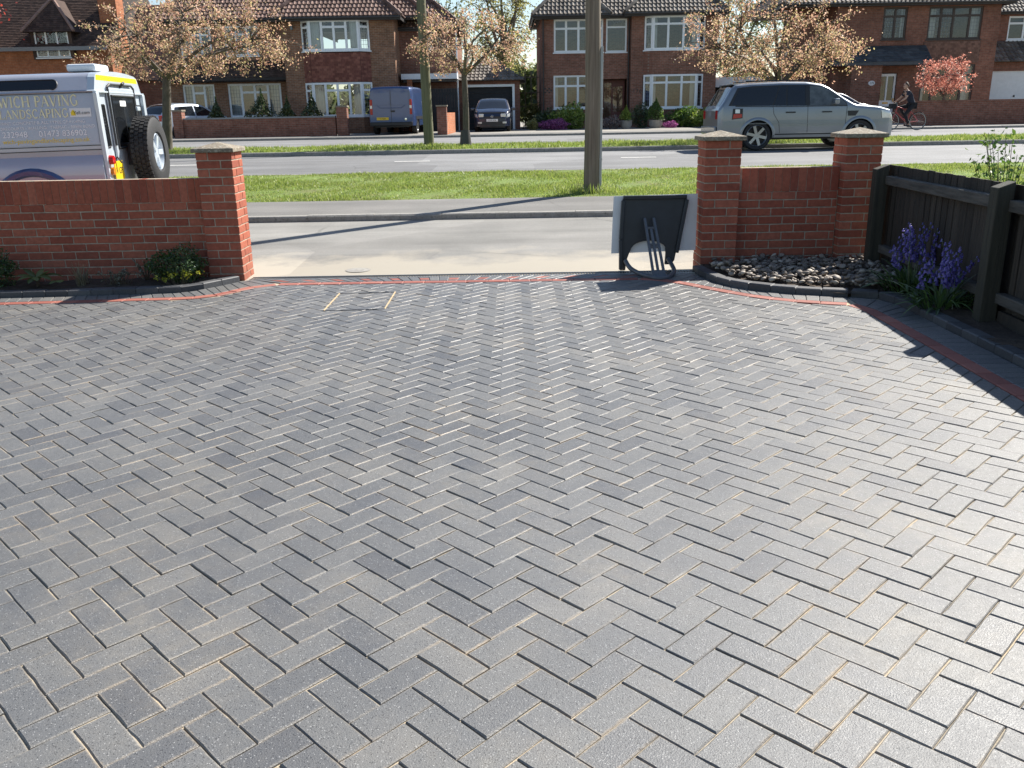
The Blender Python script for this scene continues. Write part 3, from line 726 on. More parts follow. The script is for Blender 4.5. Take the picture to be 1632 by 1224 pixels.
# timber pole with its steel cable guard
pole = thing('utility_pole', 'tall brown timber pole with grey cable guard on the near grass verge', 'pole', (1.315, 14.12, .22))
mb = MB(); path = [(0 + .012 * math.sin(z * 1.3), .01 * math.cos(z), z) for z in np.linspace(-.1, 8.0, 22)]
mb.tube(path, [.126 - .0015 * i for i in range(22)], 20)
mb.build('shaft', 'pole_wood', pole, smooth=50)
M['steel_guard'] = simple('grey_cable_guard', (.34, .36, .36), .5, .5, var=.15, scale=3)
MB().box(.112, .158, -.04, .03, 0, 2.17).build('cable_guard', 'steel_guard', pole, bevel=.008)
for z in (.5, 1.2, 1.95): MB().box(.105, .163, -.045, .035, z, z + .025).build('clip', 'steel_guard', pole)
pole2 = thing('utility_pole', 'slim green-stained timber pole on the far verge in front of the blue van', 'pole', (-2.40, 27.55, .5))
mb = MB(); mb.tube([(-.014 * z, 0, z) for z in np.linspace(-.1, 8.5, 12)], [.155 - .004 * i for i in range(12)], 16); mb.build('shaft', 'pole_green', pole2, smooth=50)
mb = MB(); mb.tube([(-.11, 0, 8.2), (-.11, 0, 8.35)], .19, 16); mb.build('collar', 'steel_guard', pole2, smooth=40)

# the sign frame leaning by the pillar
M['white_board'] = simple('white_sign_board', (.80, .80, .79), .5, var=.06)
M['frame_black'] = simple('black_moulded_plastic', (.018, .020, .026), .4, var=.25, scale=8)
M['frame_grey'] = simple('grey_black_bracket', (.10, .108, .12), .45, var=.2, scale=12)
sign = thing('pavement_sign', 'black moulded sign frame with white board, standing beside the gate pillar', 'sign', (1.36, 8.20, .012))
def sp(u, w, d): return (u - 1.36, d + w * .10 - 8.20, w - .012)          # leans back slightly
mb = MB(); mb.extrude([(.965, .165), (1.765, .185), (1.775, .705), (.985, .695)], lambda u, w, d: sp(u, w, d), 8.245, 8.253)
mb.build('board', 'white_board', sign, fix=True)
arch = []
for a in np.linspace(0, math.pi, 13): arch.append((1.312 + .165 * math.cos(a) * -1, .20 + .085 * math.sin(a)))
outl = [(1.045, .012), (1.095, .012), (1.105, .10)] + [(1.13, .17)] + arch[1:-1] + [(1.475, .16), (1.468, .06), (1.53, .06), (1.56, .10), (1.665, .66), (1.655, .695), (1.075, .695), (1.065, .66), (1.045, .30)]
mb = MB(); mb.extrude(outl, lambda u, w, d: sp(u, w, d), 8.205, 8.235); mb.build('panel', 'frame_black', sign, fix=True, tri=True, bevel=.004)
# moulded rim, thicker on top and sides
mb = MB()
for a, b in (((1.05, .30), (1.07, .66)), ((1.07, .685), (1.66, .685)), ((1.662, .66), (1.575, .17)), ((1.05, .30), (1.05, .02))):
    mb.bar(sp(a[0], a[1], 8.195), sp(b[0], b[1], 8.195), .035, .05, (0, 1, 0))
mb.build('rim', 'frame_black', sign, bevel=.006)
mb = MB()
def bp_(u, w): return (u - 1.36, ease(7.70, 8.185, min(1, w / .50)) - 8.20, w - .012)
for (u0, w0), (u1, w1) in (((1.262, .50), (1.290, .02)), ((1.345, .50), (1.385, .05)), ((1.310, .41), (1.335, .05)), ((1.262, .42), (1.352, .42)), ((1.272, .285), (1.365, .285)), ((1.275, .265), (1.368, .265))):
    mb.bar(bp_(u0, w0), bp_(u1, w1), .024, .022)
mb.build('stay', 'frame_grey', sign, bevel=.004)
mb = MB(); mb.extrude([(1.283, .008), (1.405, .008), (1.392, .085), (1.278, .085)], lambda u, w, d: (lambda q: (q[0], q[1] + d, q[2]))(bp_(u, w)), -.012, .012); mb.build('stay_plate', 'frame_grey', sign, fix=True, bevel=.005)
mb = MB(); mb.tube([(p.x - 1.36, p.y - 8.20, p.z - .012) for p in curve([(1.085, 8.14, .115), (1.12, 8.04, .06), (1.20, 7.86, .035), (1.30, 7.70, .028), (1.38, 7.69, .028), (1.455, 7.78, .035), (1.505, 7.93, .06), (1.48, 8.10, .13)], .03)], .021, 8)
mb.build('foot_loop', 'frame_grey', sign, smooth=60)

# ---------------------------------------------------------------- foliage helpers
def leaf_quads(p, size, asp=.5, up=0.0):
    """diamond leaves at points p, random facing; up>0 turns them towards the sky"""
    n = len(p); d = RNG.normal(size=(n, 3)); d /= np.linalg.norm(d, axis=1)[:, None]
    nr = RNG.normal(size=(n, 3)); nr[:, 2] += up * 2; s = np.cross(d, nr); s /= np.linalg.norm(s, axis=1)[:, None] + 1e-9
    L = (size * RNG.uniform(.6, 1.3, n))[:, None]
    bend = np.cross(s, d) * L * .18
    v = np.stack([p - d * L * .5, p + s * L * asp * .5 + bend * 0, p + d * L * .5 + bend, p - s * L * asp * .5], 1)
    return v.reshape(-1, 3)
def leaf_obj(name, pts, size, mat, parent, asp=.5, up=0.0, off=(0, 0, 0)):
    v = leaf_quads(np.asarray(pts, float) - np.array(off), size, asp, up)
    o = bpy.data.objects.new(name, np_mesh(name, v, 4, mat)); COL.objects.link(o); o.parent = parent; return o
def blob(n, c, r, hollow=.55):
    d = RNG.normal(size=(n, 3)); d /= np.linalg.norm(d, axis=1)[:, None]
    rr = (hollow ** 3 + (1 - hollow ** 3) * RNG.uniform(0, 1, n)) ** (1 / 3)
    lump = 1 + .16 * np.sin(d[:, 0] * 5 + c[0] * 7) + .14 * np.sin(d[:, 1] * 6 + c[1] * 3) + .12 * np.sin(d[:, 2] * 7 + 1)
    return np.array(c) + d * (rr * lump)[:, None] * np.array(r)
def strap(mb, base, ang, L, w, rise, droop, n=6, twist=0.0):
    bx, by, bz = base; rows = []
    for i in range(n + 1):
        t = i / n; r = L * (math.cos(rise) * t + .25 * droop * t * t); z = L * math.sin(rise) * t - droop * L * t * t * .8
        ww = w * (.7 + .6 * t) * (1 - t ** 3) + .0006
        sx, sy = -math.sin(ang + twist * t), math.cos(ang + twist * t)
        x, y = bx + math.cos(ang) * r, by + math.sin(ang) * r
        rows.append([(x - sx * ww, y - sy * ww, bz + z + ww * .3), (x, y, bz + z), (x + sx * ww, y + sy * ww, bz + z + ww * .3)])
    mb.grid(rows)
M['box_leaf'] = leaf_mat('box_leaves', [(0, (.02, .05, .012)), (.6, (.045, .095, .02)), (1, (.09, .16, .03))], .3)
M['green_leaf'] = leaf_mat('green_leaves', [(0, (.04, .085, .015)), (.6, (.09, .17, .025)), (1, (.16, .25, .04))], .4)
M['yellow_leaf'] = leaf_mat('yellow_leaves', [(0, (.30, .34, .02)), (.6, (.55, .55, .03)), (1, (.7, .66, .08))], .4)
M['hosta_leaf'] = leaf_mat('broad_leaves', [(0, (.08, .11, .03)), (.6, (.15, .18, .05)), (1, (.25, .25, .10))], .4)
M['grey_leaf'] = leaf_mat('grey_leaves', [(0, (.08, .09, .06)), (.6, (.16, .17, .12)), (1, (.28, .27, .19))], .3)
M['straw'] = leaf_mat('straw_blades', [(0, (.16, .14, .08)), (1, (.33, .29, .18))], .4)
M['twig'] = simple('twigs', (.10, .075, .05), .9, var=.3, scale=20)
M['strap_leaf'] = leaf_mat('strap_leaves', [(0, (.04, .09, .02)), (1, (.11, .20, .045))], .4, .1)
M['bluebell'] = leaf_mat('bluebell_petals', [(0, (.10, .075, .34)), (.5, (.17, .13, .48)), (1, (.28, .23, .62))], .45)
def shrub(name, label, c, r, n, size, mat, cat='shrub', group=None, twigs=8, up=.2, hollow=.5, cone=False):
    o = thing(name, label, cat, (c[0], c[1], c[2]), group=group)
    p = blob(n, (0, 0, r[2] * .95), r, hollow)
    if cone:
        t = np.clip(p[:, 2] / (1.95 * r[2]), 0, 1); k = 1.15 * (1 - t) ** .75 + .08; p[:, 0] *= k * 1.15; p[:, 1] *= k * 1.15
    p[:, 2] = np.abs(p[:, 2]) + .01
    leaf_obj('foliage', p, size, mat, o, up=up)
    mb = MB()
    for k in range(twigs):
        a = random.uniform(0, 6.3); q = random.uniform(.3, .8)
        mb.tube([(0, 0, 0), (math.cos(a) * r[0] * q * .4, math.sin(a) * r[1] * q * .4, r[2] * .7), (math.cos(a) * r[0] * q, math.sin(a) * r[1] * q, r[2] * 1.5 * (1 if not cone else .8))], [.012 * (r[2] / .3) ** .5, .008, .003], 5)
    mb.build('stems', 'twig', o); return o
shrub('box_shrub', 'dark green shrub by the garden wall, cut off by the picture edge', (-4.82, 8.06, -.02), (.23, .2, .17), 2600, .026, 'box_leaf')
shrub('round_shrub', 'rounded dark green shrub beside the gate pillar', (-3.08, 8.08, .0), (.27, .20, .155), 4200, .024, 'box_leaf')
o = thing('golden_plant', 'small plant with bright yellow leaves in front of the rounded shrub', 'plant', (-3.03, 7.885, .0))
pp = []
mb = MB()
for k in range(13):
    x, y, h = random.gauss(0, .075), random.uniform(-.03, .04), random.uniform(.05, .12)
    mb.tube([(x * .5, y, 0), (x, y - .01, h)], [.003, .0015], 4); pp += [(x + random.gauss(0, .013), y + random.gauss(0, .01), h + random.gauss(0, .014)) for _ in range(11)]
mb.build('stems', 'twig', o); leaf_obj('foliage', pp, .026, 'yellow_leaf', o, up=.4)
o = thing('broad_leaved_plant', 'plant with drooping broad pale green leaves in the bed', 'plant', (-4.38, 8.0, -.01))
def broad(a, L, w, rise, droop):
    m = MB(); rows = []
    for i in range(9):
        t = i / 8; r = L * t; z = .07 + L * math.sin(rise) * t * 1.3 - droop * t * t; ww = w * math.sin(math.pi * min(1, .06 + t * .94)) ** .8
        sx, sy = -math.sin(a), math.cos(a); x, y = math.cos(a) * r, math.sin(a) * r
        rows.append([(x - sx * ww, y - sy * ww, z - ww * .35), (x - sx * ww * .5, y - sy * ww * .5, z - ww * .05), (x, y, z - ww * .12), (x + sx * ww * .5, y + sy * ww * .5, z - ww * .05), (x + sx * ww, y + sy * ww, z - ww * .35)])
    m.grid(rows); return m
for k, (a, L, w, rise, droop) in enumerate([(3.3, .20, .03, .8, .16), (4.0, .17, .04, .9, .16), (4.6, .13, .042, .9, .15), (5.2, .16, .04, .8, .14), (5.7, .24, .042, .7, .19), (.1, .25, .035, .7, .2), (2.6, .2, .03, .9, .12), (1.6, .16, .03, 1.0, .1), (6.1, .15, .038, 1.0, .08)]):
    broad(a, L, w, rise, droop).build('leaf', 'hosta_leaf', o, smooth=180)
mb = MB()
for k in range(6): mb.tube([(random.gauss(0, .012), random.gauss(0, .012), 0), (random.gauss(0, .02), random.gauss(0, .02), .09)], .005, 5)
mb.build('stems', 'twig', o)
o = thing('broad_leaved_plant', 'single low plant with two broad leaves beside the drooping one', 'plant', (-4.13, 7.90, -.02))
for a, L, w in ((4.5, .11, .035), (5.3, .12, .04), (3.6, .09, .03)): broad(a, L, w, .8, .10).build('leaf', 'hosta_leaf', o, smooth=180)
o = thing('grass_tuft', 'wispy straw-coloured grass tuft in the bed', 'plant', (-3.98, 8.02, -.01)); mb = MB()
for k in range(70): strap(mb, (random.gauss(0, .02), random.gauss(0, .02), 0), random.uniform(0, 6.3), random.uniform(.14, .30), .0022, random.uniform(1.0, 1.5), random.uniform(0, .35), 5)
mb.build('blades', 'straw', o)
o = thing('trailing_plant', 'low sprawling grey-green plant against the garden wall', 'plant', (-3.64, 7.98, -.01)); mb = MB(); pp = []
for k in range(26):
    a = random.uniform(0, 6.3); L = random.uniform(.08, .22); cx = random.uniform(-.1, .12)
    q = [(cx, 0, 0), (cx + math.cos(a) * L * .5, math.sin(a) * L * .35, .05 + random.uniform(0, .09)), (cx + math.cos(a) * L, math.sin(a) * L * .6, random.uniform(.02, .15))]
    mb.tube(q, [.004, .003, .002], 4)
    for t in np.linspace(.3, 1, 12): b = Vector(q[1]).lerp(Vector(q[2]), t); pp.append((b.x + random.gauss(0, .01), b.y + random.gauss(0, .01), b.z + random.gauss(0, .01)))
mb.build('stems', 'twig', o); leaf_obj('foliage', pp, .022, 'grey_leaf', o)
o = thing('twiggy_plant', 'small twiggy plant with pale tips below the garden wall', 'plant', (-3.44, 8.18, -.01)); mb = MB(); pp = []
for k in range(22):
    a = random.uniform(0, 6.3); h = random.uniform(.1, .22); mb.tube([(0, 0, 0), (math.cos(a) * .04, math.sin(a) * .03, h * .6), (math.cos(a) * .10, math.sin(a) * .05, h)], [.004, .003, .0015], 4)
    pp += [(math.cos(a) * .10 * t + random.gauss(0, .008), math.sin(a) * .05 * t, h * t + random.gauss(0, .008)) for t in (.6, .7, .8, .9, 1, 1.02)]
mb.build('stems', 'twig', o); leaf_obj('foliage', pp, .024, 'grey_leaf', o)
# bluebells at the foot of the fence
bell = MB(); bell.lathe([(.0015, 0), (.005, -.003), (.0062, -.011), (.0075, -.016), (.011, -.019)], 6); bellm = None
def bluebells(label, x, y, r, ns, nl, hmax):
    o = thing('bluebell_clump', label, 'flowers', (x, y, .05), group='bluebells along the fence'); mb = MB()
    for k in range(nl):
        a = random.uniform(0, 6.3); rr = random.uniform(0, r)
        strap(mb, (math.cos(a) * rr, math.sin(a) * rr * .8, 0), a + random.gauss(0, .6), random.uniform(.24, .46), random.uniform(.008, .016), random.uniform(.75, 1.35), random.uniform(.35, .95), 6)
    mb.build('leaves', 'strap_leaf', o)
    for k in range(ns):
        a = random.uniform(0, 6.3); rr = random.uniform(0, r * .85); h = random.uniform(.6, 1.05) * hmax
        b0 = Vector((math.cos(a) * rr, math.sin(a) * rr, 0)); lean = Vector((random.gauss(0, .09), random.gauss(0, .09), 0))
        q = [b0 + lean * t + Vector((0, 0, h * t)) for t in (0, .4, .75, 1)]
        s = MB(); s.tube(q, [.0035, .003, .0025, .0015], 5); so = s.build('stalk', 'strap_leaf', o)
        fl = MB()
        for j in range(12):
            t = .58 + .42 * j / 11; p = q[0].lerp(q[3], t) + lean * 0; an = j * 2.4
            mt = Matrix.Translation(p + Vector((math.cos(an), math.sin(an), 0)) * (random.uniform(.016, .028) - .012 * (t - .58)) + Vector((0, 0, .004))) @ Euler((0, R(random.uniform(-20, 50)), an)).to_matrix().to_4x4() @ Matrix.Scale(random.uniform(1.1, 1.5) * (1.25 - .5 * (t - .6) / .4), 4)
            fl.add([mt @ Vector(v) for v in bell.v], bell.f)
        fl.build('bells', 'bluebell', so)
    return o
bluebells('bluebell clump with tall purple spikes nearest the gate pillar', 3.13, 6.72, .17, 15, 95, .54)
bluebells('bluebell clump with purple spikes beside the second fence post', 3.09, 6.10, .18, 16, 100, .50)
# shrub beyond the fence
o = thing('leafy_shrub', 'straggly light green shrub rising behind the timber fence', 'shrub', (4.06, 7.2, -.05)); mb = MB(); pp = []
for k in range(46):
    a = random.uniform(0, 6.3); h = random.uniform(.7, 1.30); e = Vector((math.cos(a) * random.uniform(.1, .38), math.sin(a) * random.uniform(.1, .35), h))
    q = curve([(0, 0, 0), (e.x * .4, e.y * .4, h * .55), tuple(e)], .1); mb.tube(q, [.005 * (1 - i / len(q)) + .0015 for i in range(len(q))], 5)
    for t in np.linspace(.35, 1, 34): p = q[min(len(q) - 1, int(t * len(q)))]; pp.append((p.x + random.gauss(0, .035), p.y + random.gauss(0, .035), p.z + random.gauss(0, .03)))
mb.build('stems', 'twig', o); leaf_obj('foliage', pp, .045, 'green_leaf', o, up=.3)

# long grass left by the mower round the foot of the timber pole
o = thing('grass_clump', 'longer uncut grass around the foot of the tall timber pole', 'grass', (1.28, 14.08, .225)); mb = MB()
for k in range(420):
    a = random.uniform(0, 6.3); rr = random.uniform(.12, .42); strap(mb, (math.cos(a) * rr * 1.3, math.sin(a) * rr * .8, 0), random.uniform(0, 6.3), random.uniform(.07, .2), .004, random.uniform(1.0, 1.5), random.uniform(0, .5), 3)
mb.build('blades', 'grass', o)
# ================================================================ HOUSES
def house_brick(name, c1, c2, mortar, rh=.075):
    m, nt, b = new_mat(name); p = pos(nt)
    sep = nt.nodes.new('ShaderNodeSeparateXYZ'); lk(nt, p, sep.inputs[0])
    cb = nt.nodes.new('ShaderNodeCombineXYZ'); lk(nt, math_(nt, 'ADD', sep.outputs[0], sep.outputs[1]), cb.inputs[0]); lk(nt, sep.outputs[2], cb.inputs[1])
    t = nd(nt, 'TexBrick', Scale=1.0); lk(nt, cb.outputs[0], t.inputs['Vector'])
    for k, v in (('Color1', c1), ('Color2', c2), ('Mortar', mortar)): t.inputs[k].default_value = (*v, 1)
    t.inputs['Mortar Size'].default_value = .007; t.inputs['Brick Width'].default_value = .225; t.inputs['Row Height'].default_value = rh; t.inputs['Bias'].default_value = -.1
    c = mixc(nt, 1.0, t.outputs[0], ramp(nt, noise(nt, p, .9, 5, .65), [(.3, .78), (.7, 1.2)]), 'MULTIPLY')
    c = mixc(nt, 1.0, c, ramp(nt, noise(nt, p, 7, 3, .6), [(.3, .8), (.7, 1.2)]), 'MULTIPLY')
    lk(nt, c, b.inputs['Base Color']); b.inputs['Roughness'].default_value = .9; b.inputs['Specular IOR Level'].default_value = .25
    bump(nt, b, t.outputs['Fac'], -.4, .01); return m
M['hb_brown'] = house_brick('brown_house_brick', (.22, .105, .062), (.31, .15, .085), (.30, .25, .19))
M['hb_red'] = house_brick('red_house_brick', (.20, .085, .058), (.29, .125, .085), (.25, .20, .16))
M['hb_orange'] = house_brick('orange_house_brick', (.36, .12, .055), (.44, .16, .075), (.33, .21, .14))
M['hb_dark'] = house_brick('dark_house_brick', (.20, .082, .056), (.27, .115, .076), (.20, .15, .12))
M['low_brick'] = house_brick('low_wall_brick', (.20, .08, .055), (.27, .115, .08), (.22, .17, .14))
M['pantile'] = pieces('brown_pantiles', [(0, (.11, .062, .048)), (.5, (.17, .10, .078)), (1, (.24, .15, .12))], .75, .35, .3, 3, .3, 40, .01)
M['pantile_grey'] = pieces('grey_brown_pantiles', [(0, (.09, .075, .062)), (.5, (.15, .125, .105)), (1, (.22, .19, .16))], .75, .35, .3, 3, .3, 40, .01)
M['hung_tile'] = pieces('red_hung_tiles', [(0, (.17, .062, .045)), (.5, (.24, .09, .065)), (1, (.31, .13, .09))], .8, .3, .25, 5, .3, 60, .005)
M['hung_brown'] = pieces('brown_hung_tiles', [(0, (.14, .075, .055)), (1, (.24, .13, .095))], .8, .3, .25, 5, .3, 60, .005)
M['plain_tile'] = pieces('dark_plain_tiles', [(0, (.055, .036, .030)), (.5, (.085, .055, .044)), (1, (.12, .078, .06))], .85, .3, .3, 2, .3, 60, .005)
M['slate'] = pieces('dark_slate', [(0, (.05, .055, .062)), (1, (.09, .097, .105))], .55, .4, .3, 3, .2, 40, .005)
M['under'] = simple('roof_underlay', (.05, .042, .038), .9)
M['upvc'] = simple('white_window_frame', (.86, .87, .88), .35, var=.03)
M['brown_frame'] = simple('dark_window_frame', (.055, .035, .028), .5, var=.15)
M['white_paint'] = simple('white_paint', (.74, .75, .76), .5, var=.05)
M['fascia_dark'] = simple('dark_fascia', (.045, .04, .038), .5, var=.1)
M['curtain'] = simple('pale_curtain', (.72, .72, .69), .9, var=.1, scale=3)
M['red_door'] = simple('dark_red_door', (.17, .045, .035), .45, var=.1)
M['room'] = simple('room_plaster', (.16, .15, .14), .9)
M['lead'] = simple('lead_grey', (.22, .23, .24), .6, var=.1)
M['glass'] = glass_mat('window_glass', (.86, .90, .91), 1.7)
M['dark_gate'] = simple('dark_gate_timber', (.022, .021, .023), .6, var=.3, scale=5)
M['garage_dark'] = simple('dark_garage', (.03, .03, .032), .8)

class Frame:
    """a vertical plane: O origin, U along it (left to right from outside), N outwards"""
    def __init__(s, ox, oy, ang=0.0, base=(0, 0, 0)):
        s.o = Vector((ox, oy)); s.u = Vector((math.cos(ang), math.sin(ang))); s.n = Vector((s.u.y, -s.u.x)); s.b = base
    def p(s, u, n, z):
        q = s.o + s.u * u + s.n * n; return (q.x - s.b[0], q.y - s.b[1], z - s.b[2])
    def box(s, mb, u0, u1, n0, n1, z0, z1):
        return mb.add([s.p(u0, n0, z0), s.p(u1, n0, z0), s.p(u1, n1, z0), s.p(u0, n1, z0), s.p(u0, n0, z1), s.p(u1, n0, z1), s.p(u1, n1, z1), s.p(u0, n1, z1)],
                      [(0, 3, 2, 1), (4, 5, 6, 7), (0, 1, 5, 4), (1, 2, 6, 5), (2, 3, 7, 6), (3, 0, 4, 7)])
def wall(parent, fr, u0, u1, z0, z1, holes, mat, name='wall', th=.24):
    us = sorted({u0, u1, *[h[0] for h in holes], *[h[1] for h in holes]}); zs = sorted({z0, z1, *[h[2] for h in holes], *[h[3] for h in holes]})
    mb = MB()
    for a, b in zip(us, us[1:]):
        for c, d in zip(zs, zs[1:]):
            mu, mz = (a + b) / 2, (c + d) / 2
            if any(h[0] < mu < h[1] and h[2] < mz < h[3] for h in holes): continue
            mb.quad(fr.p(a, 0, c), fr.p(b, 0, c), fr.p(b, 0, d), fr.p(a, 0, d))
    for a, b, c, d in holes:
        mb.quad(fr.p(a, 0, c), fr.p(a, 0, d), fr.p(a, -th, d), fr.p(a, -th, c)); mb.quad(fr.p(b, 0, c), fr.p(b, -th, c), fr.p(b, -th, d), fr.p(b, 0, d))
        mb.quad(fr.p(a, 0, c), fr.p(a, -th, c), fr.p(b, -th, c), fr.p(b, 0, c)); mb.quad(fr.p(a, 0, d), fr.p(b, 0, d), fr.p(b, -th, d), fr.p(a, -th, d))
    return mb.build(name, mat, parent)
def window(parent, fr, u0, u1, z0, z1, cols, transom=None, mat='upvc', inset=.05, bar=.088, curtains=0, lead=(), sill=True, fan=None):
    """cols: relative widths of the lights; transom: height share of the lower lights; fan: which lights have a transom"""
    mb = MB(); n0, n1 = -inset - .05, -inset + .01
    tot = sum(cols); xs = [u0]
    for c in cols: xs.append(xs[-1] + (u1 - u0) * c / tot)
    fr.box(mb, u0, u1, n0, n1, z0, z0 + bar); fr.box(mb, u0, u1, n0, n1, z1 - bar, z1)
    fr.box(mb, u0, u0 + bar, n0, n1, z0 + bar, z1 - bar); fr.box(mb, u1 - bar, u1, n0, n1, z0 + bar, z1 - bar)
    for x in xs[1:-1]: fr.box(mb, x - bar * .6, x + bar * .6, n0, n1 + .004, z0 + bar, z1 - bar)
    zt = z0 + (z1 - z0) * transom if transom else None
    for i, (a, b) in enumerate(zip(xs, xs[1:])):
        if zt and (fan is None or i in fan): fr.box(mb, a + bar * .6, b - bar * .6, n0, n1 + .002, zt - bar * .55, zt + bar * .55)
    w = mb.build('window', mat, parent)
    for i, (a, b) in enumerate(zip(xs, xs[1:])):
        parts = [(z0 + bar, zt - bar * .5), (zt + bar * .5, z1 - bar)] if zt and (fan is None or i in fan) else [(z0 + bar, z1 - bar)]
        for c, d in parts:
            q = MB(); q.quad(fr.p(a + bar * .5, -inset - .02, c), fr.p(b - bar * .5, -inset - .02, c), fr.p(b - bar * .5, -inset - .02 + random.uniform(-.004, .004), d), fr.p(a + bar * .5, -inset - .02, d)); q.build('pane', 'glass', w)
            if (lead != 'top' and i in lead) or (lead == 'top' and d > z1 - bar - .01 and len(parts) == 2):
                q = MB(); k = a + .12
                while k < b - .05: fr.box(q, k, k + .012, -inset - .018, -inset - .012, c, d); k += .13
                k = c + .16
                while k < d - .05: fr.box(q, a + .04, b - .04, -inset - .018, -inset - .012, k, k + .012); k += .17
                if q.v: q.build('leading', 'lead', w, kind='stuff')
    if sill:
        q = MB(); fr.box(q, u0 - .05, u1 + .05, -inset - .02, .05, z0 - .055, z0 - .001); q.build('sill', mat, w)
    if curtains:
        for s_ in (0, 1):
            rows = []; cw = (u1 - u0) * curtains
            for z in (z0 + .02, z1 - .02):
                r_ = []
                for k in range(15):
                    t = k / 14; u = (u0 + cw * t) if s_ == 0 else (u1 - cw * t); r_.append(fr.p(u, -inset - .30 + .035 * math.sin(t * 30 + s_), z))
                rows.append(r_)
            MB().grid(rows).build('curtain', 'curtain', w, smooth=180)
    return w
def tiles(parent, name, P0, U, V, L0, L1, H, mat, tw=.2, th=.30, left=None, right=None, roll=.035, base=(0, 0, 0)):
    """pantiles on a slope: P0 eaves start, U along the eaves, V up the slope; left/right give the span at height v"""
    P0, U, V = Vector(P0) - Vector(base), Vector(U).normalized(), Vector(V).normalized(); N = U.cross(V).normalized()
    if N.z < 0: N = -N
    left = left or (lambda v: L0); right = right or (lambda v: L1); mb = MB()
    prof = [(0, 0), (.12, .55), (.28, 1), (.42, .75), (.55, .12), (1, 0)]
    rows = int(H / th) + 1
    for r in range(rows):
        v0 = r * th; v1 = min(v0 + th * 1.04, H); a, b = left(v0 + .5 * th), right(v0 + .5 * th)
        if b - a < tw: continue
        c = int((b - a) / tw)
        for k in range(c + 1):
            u = a + k * tw; w = min(tw, b - u)
            if w < .05: continue
            jit = random.uniform(-.004, .004); lo, hi, fr_ = [], [], []
            for t, h in prof:
                pu = P0 + U * (u + w * t); hh = h * roll
                lo.append(pu + V * v0 + N * (.045 + hh + jit)); hi.append(pu + V * v1 + N * (.012 + hh)); fr_.append(pu + V * v0 + N * (.008 + hh * .3))
            n = len(prof); mb.add(lo + hi + fr_, [(i, i + 1, n + i + 1, n + i) for i in range(n - 1)] + [(2 * n + i, 2 * n + i + 1, i + 1, i) for i in range(n - 1)])
    return mb.build(name, mat, parent, kind='stuff')
def flat_tiles(parent, name, P0, U, V, W_, H, mat, tw=.165, th=.10, base=(0, 0, 0), left=None, right=None, tilt=.016):
    P0, U, V = Vector(P0) - Vector(base), Vector(U).normalized(), Vector(V).normalized(); N = U.cross(V).normalized()
    mb = MB(); left = left or (lambda v: 0); right = right or (lambda v: W_)
    for r in range(int(H / th) + 1):
        v0 = r * th; v1 = min(v0 + th, H); 
        if v1 - v0 < .03: continue
        a, b = left(v0 + th / 2), right(v0 + th / 2); u = a - (r % 2) * tw / 2
        while u < b - .02:
            x0, x1 = max(u, a), min(u + tw, b)
            if x1 - x0 > .03:
                j = random.uniform(0, .005); q = [P0 + U * (x0 + .003) + V * v0 + N * (tilt + j), P0 + U * (x1 - .003) + V * v0 + N * (tilt + j), P0 + U * (x1 - .003) + V * v1 + N * .003, P0 + U * (x0 + .003) + V * v1 + N * .003, P0 + U * (x0 + .003) + V * v0 + N * -.001, P0 + U * (x1 - .003) + V * v0 - N * .001]
                mb.add(q, [(0, 1, 2, 3), (4, 5, 1, 0)])
            u += tw
    return mb.build(name, mat, parent, kind='stuff')
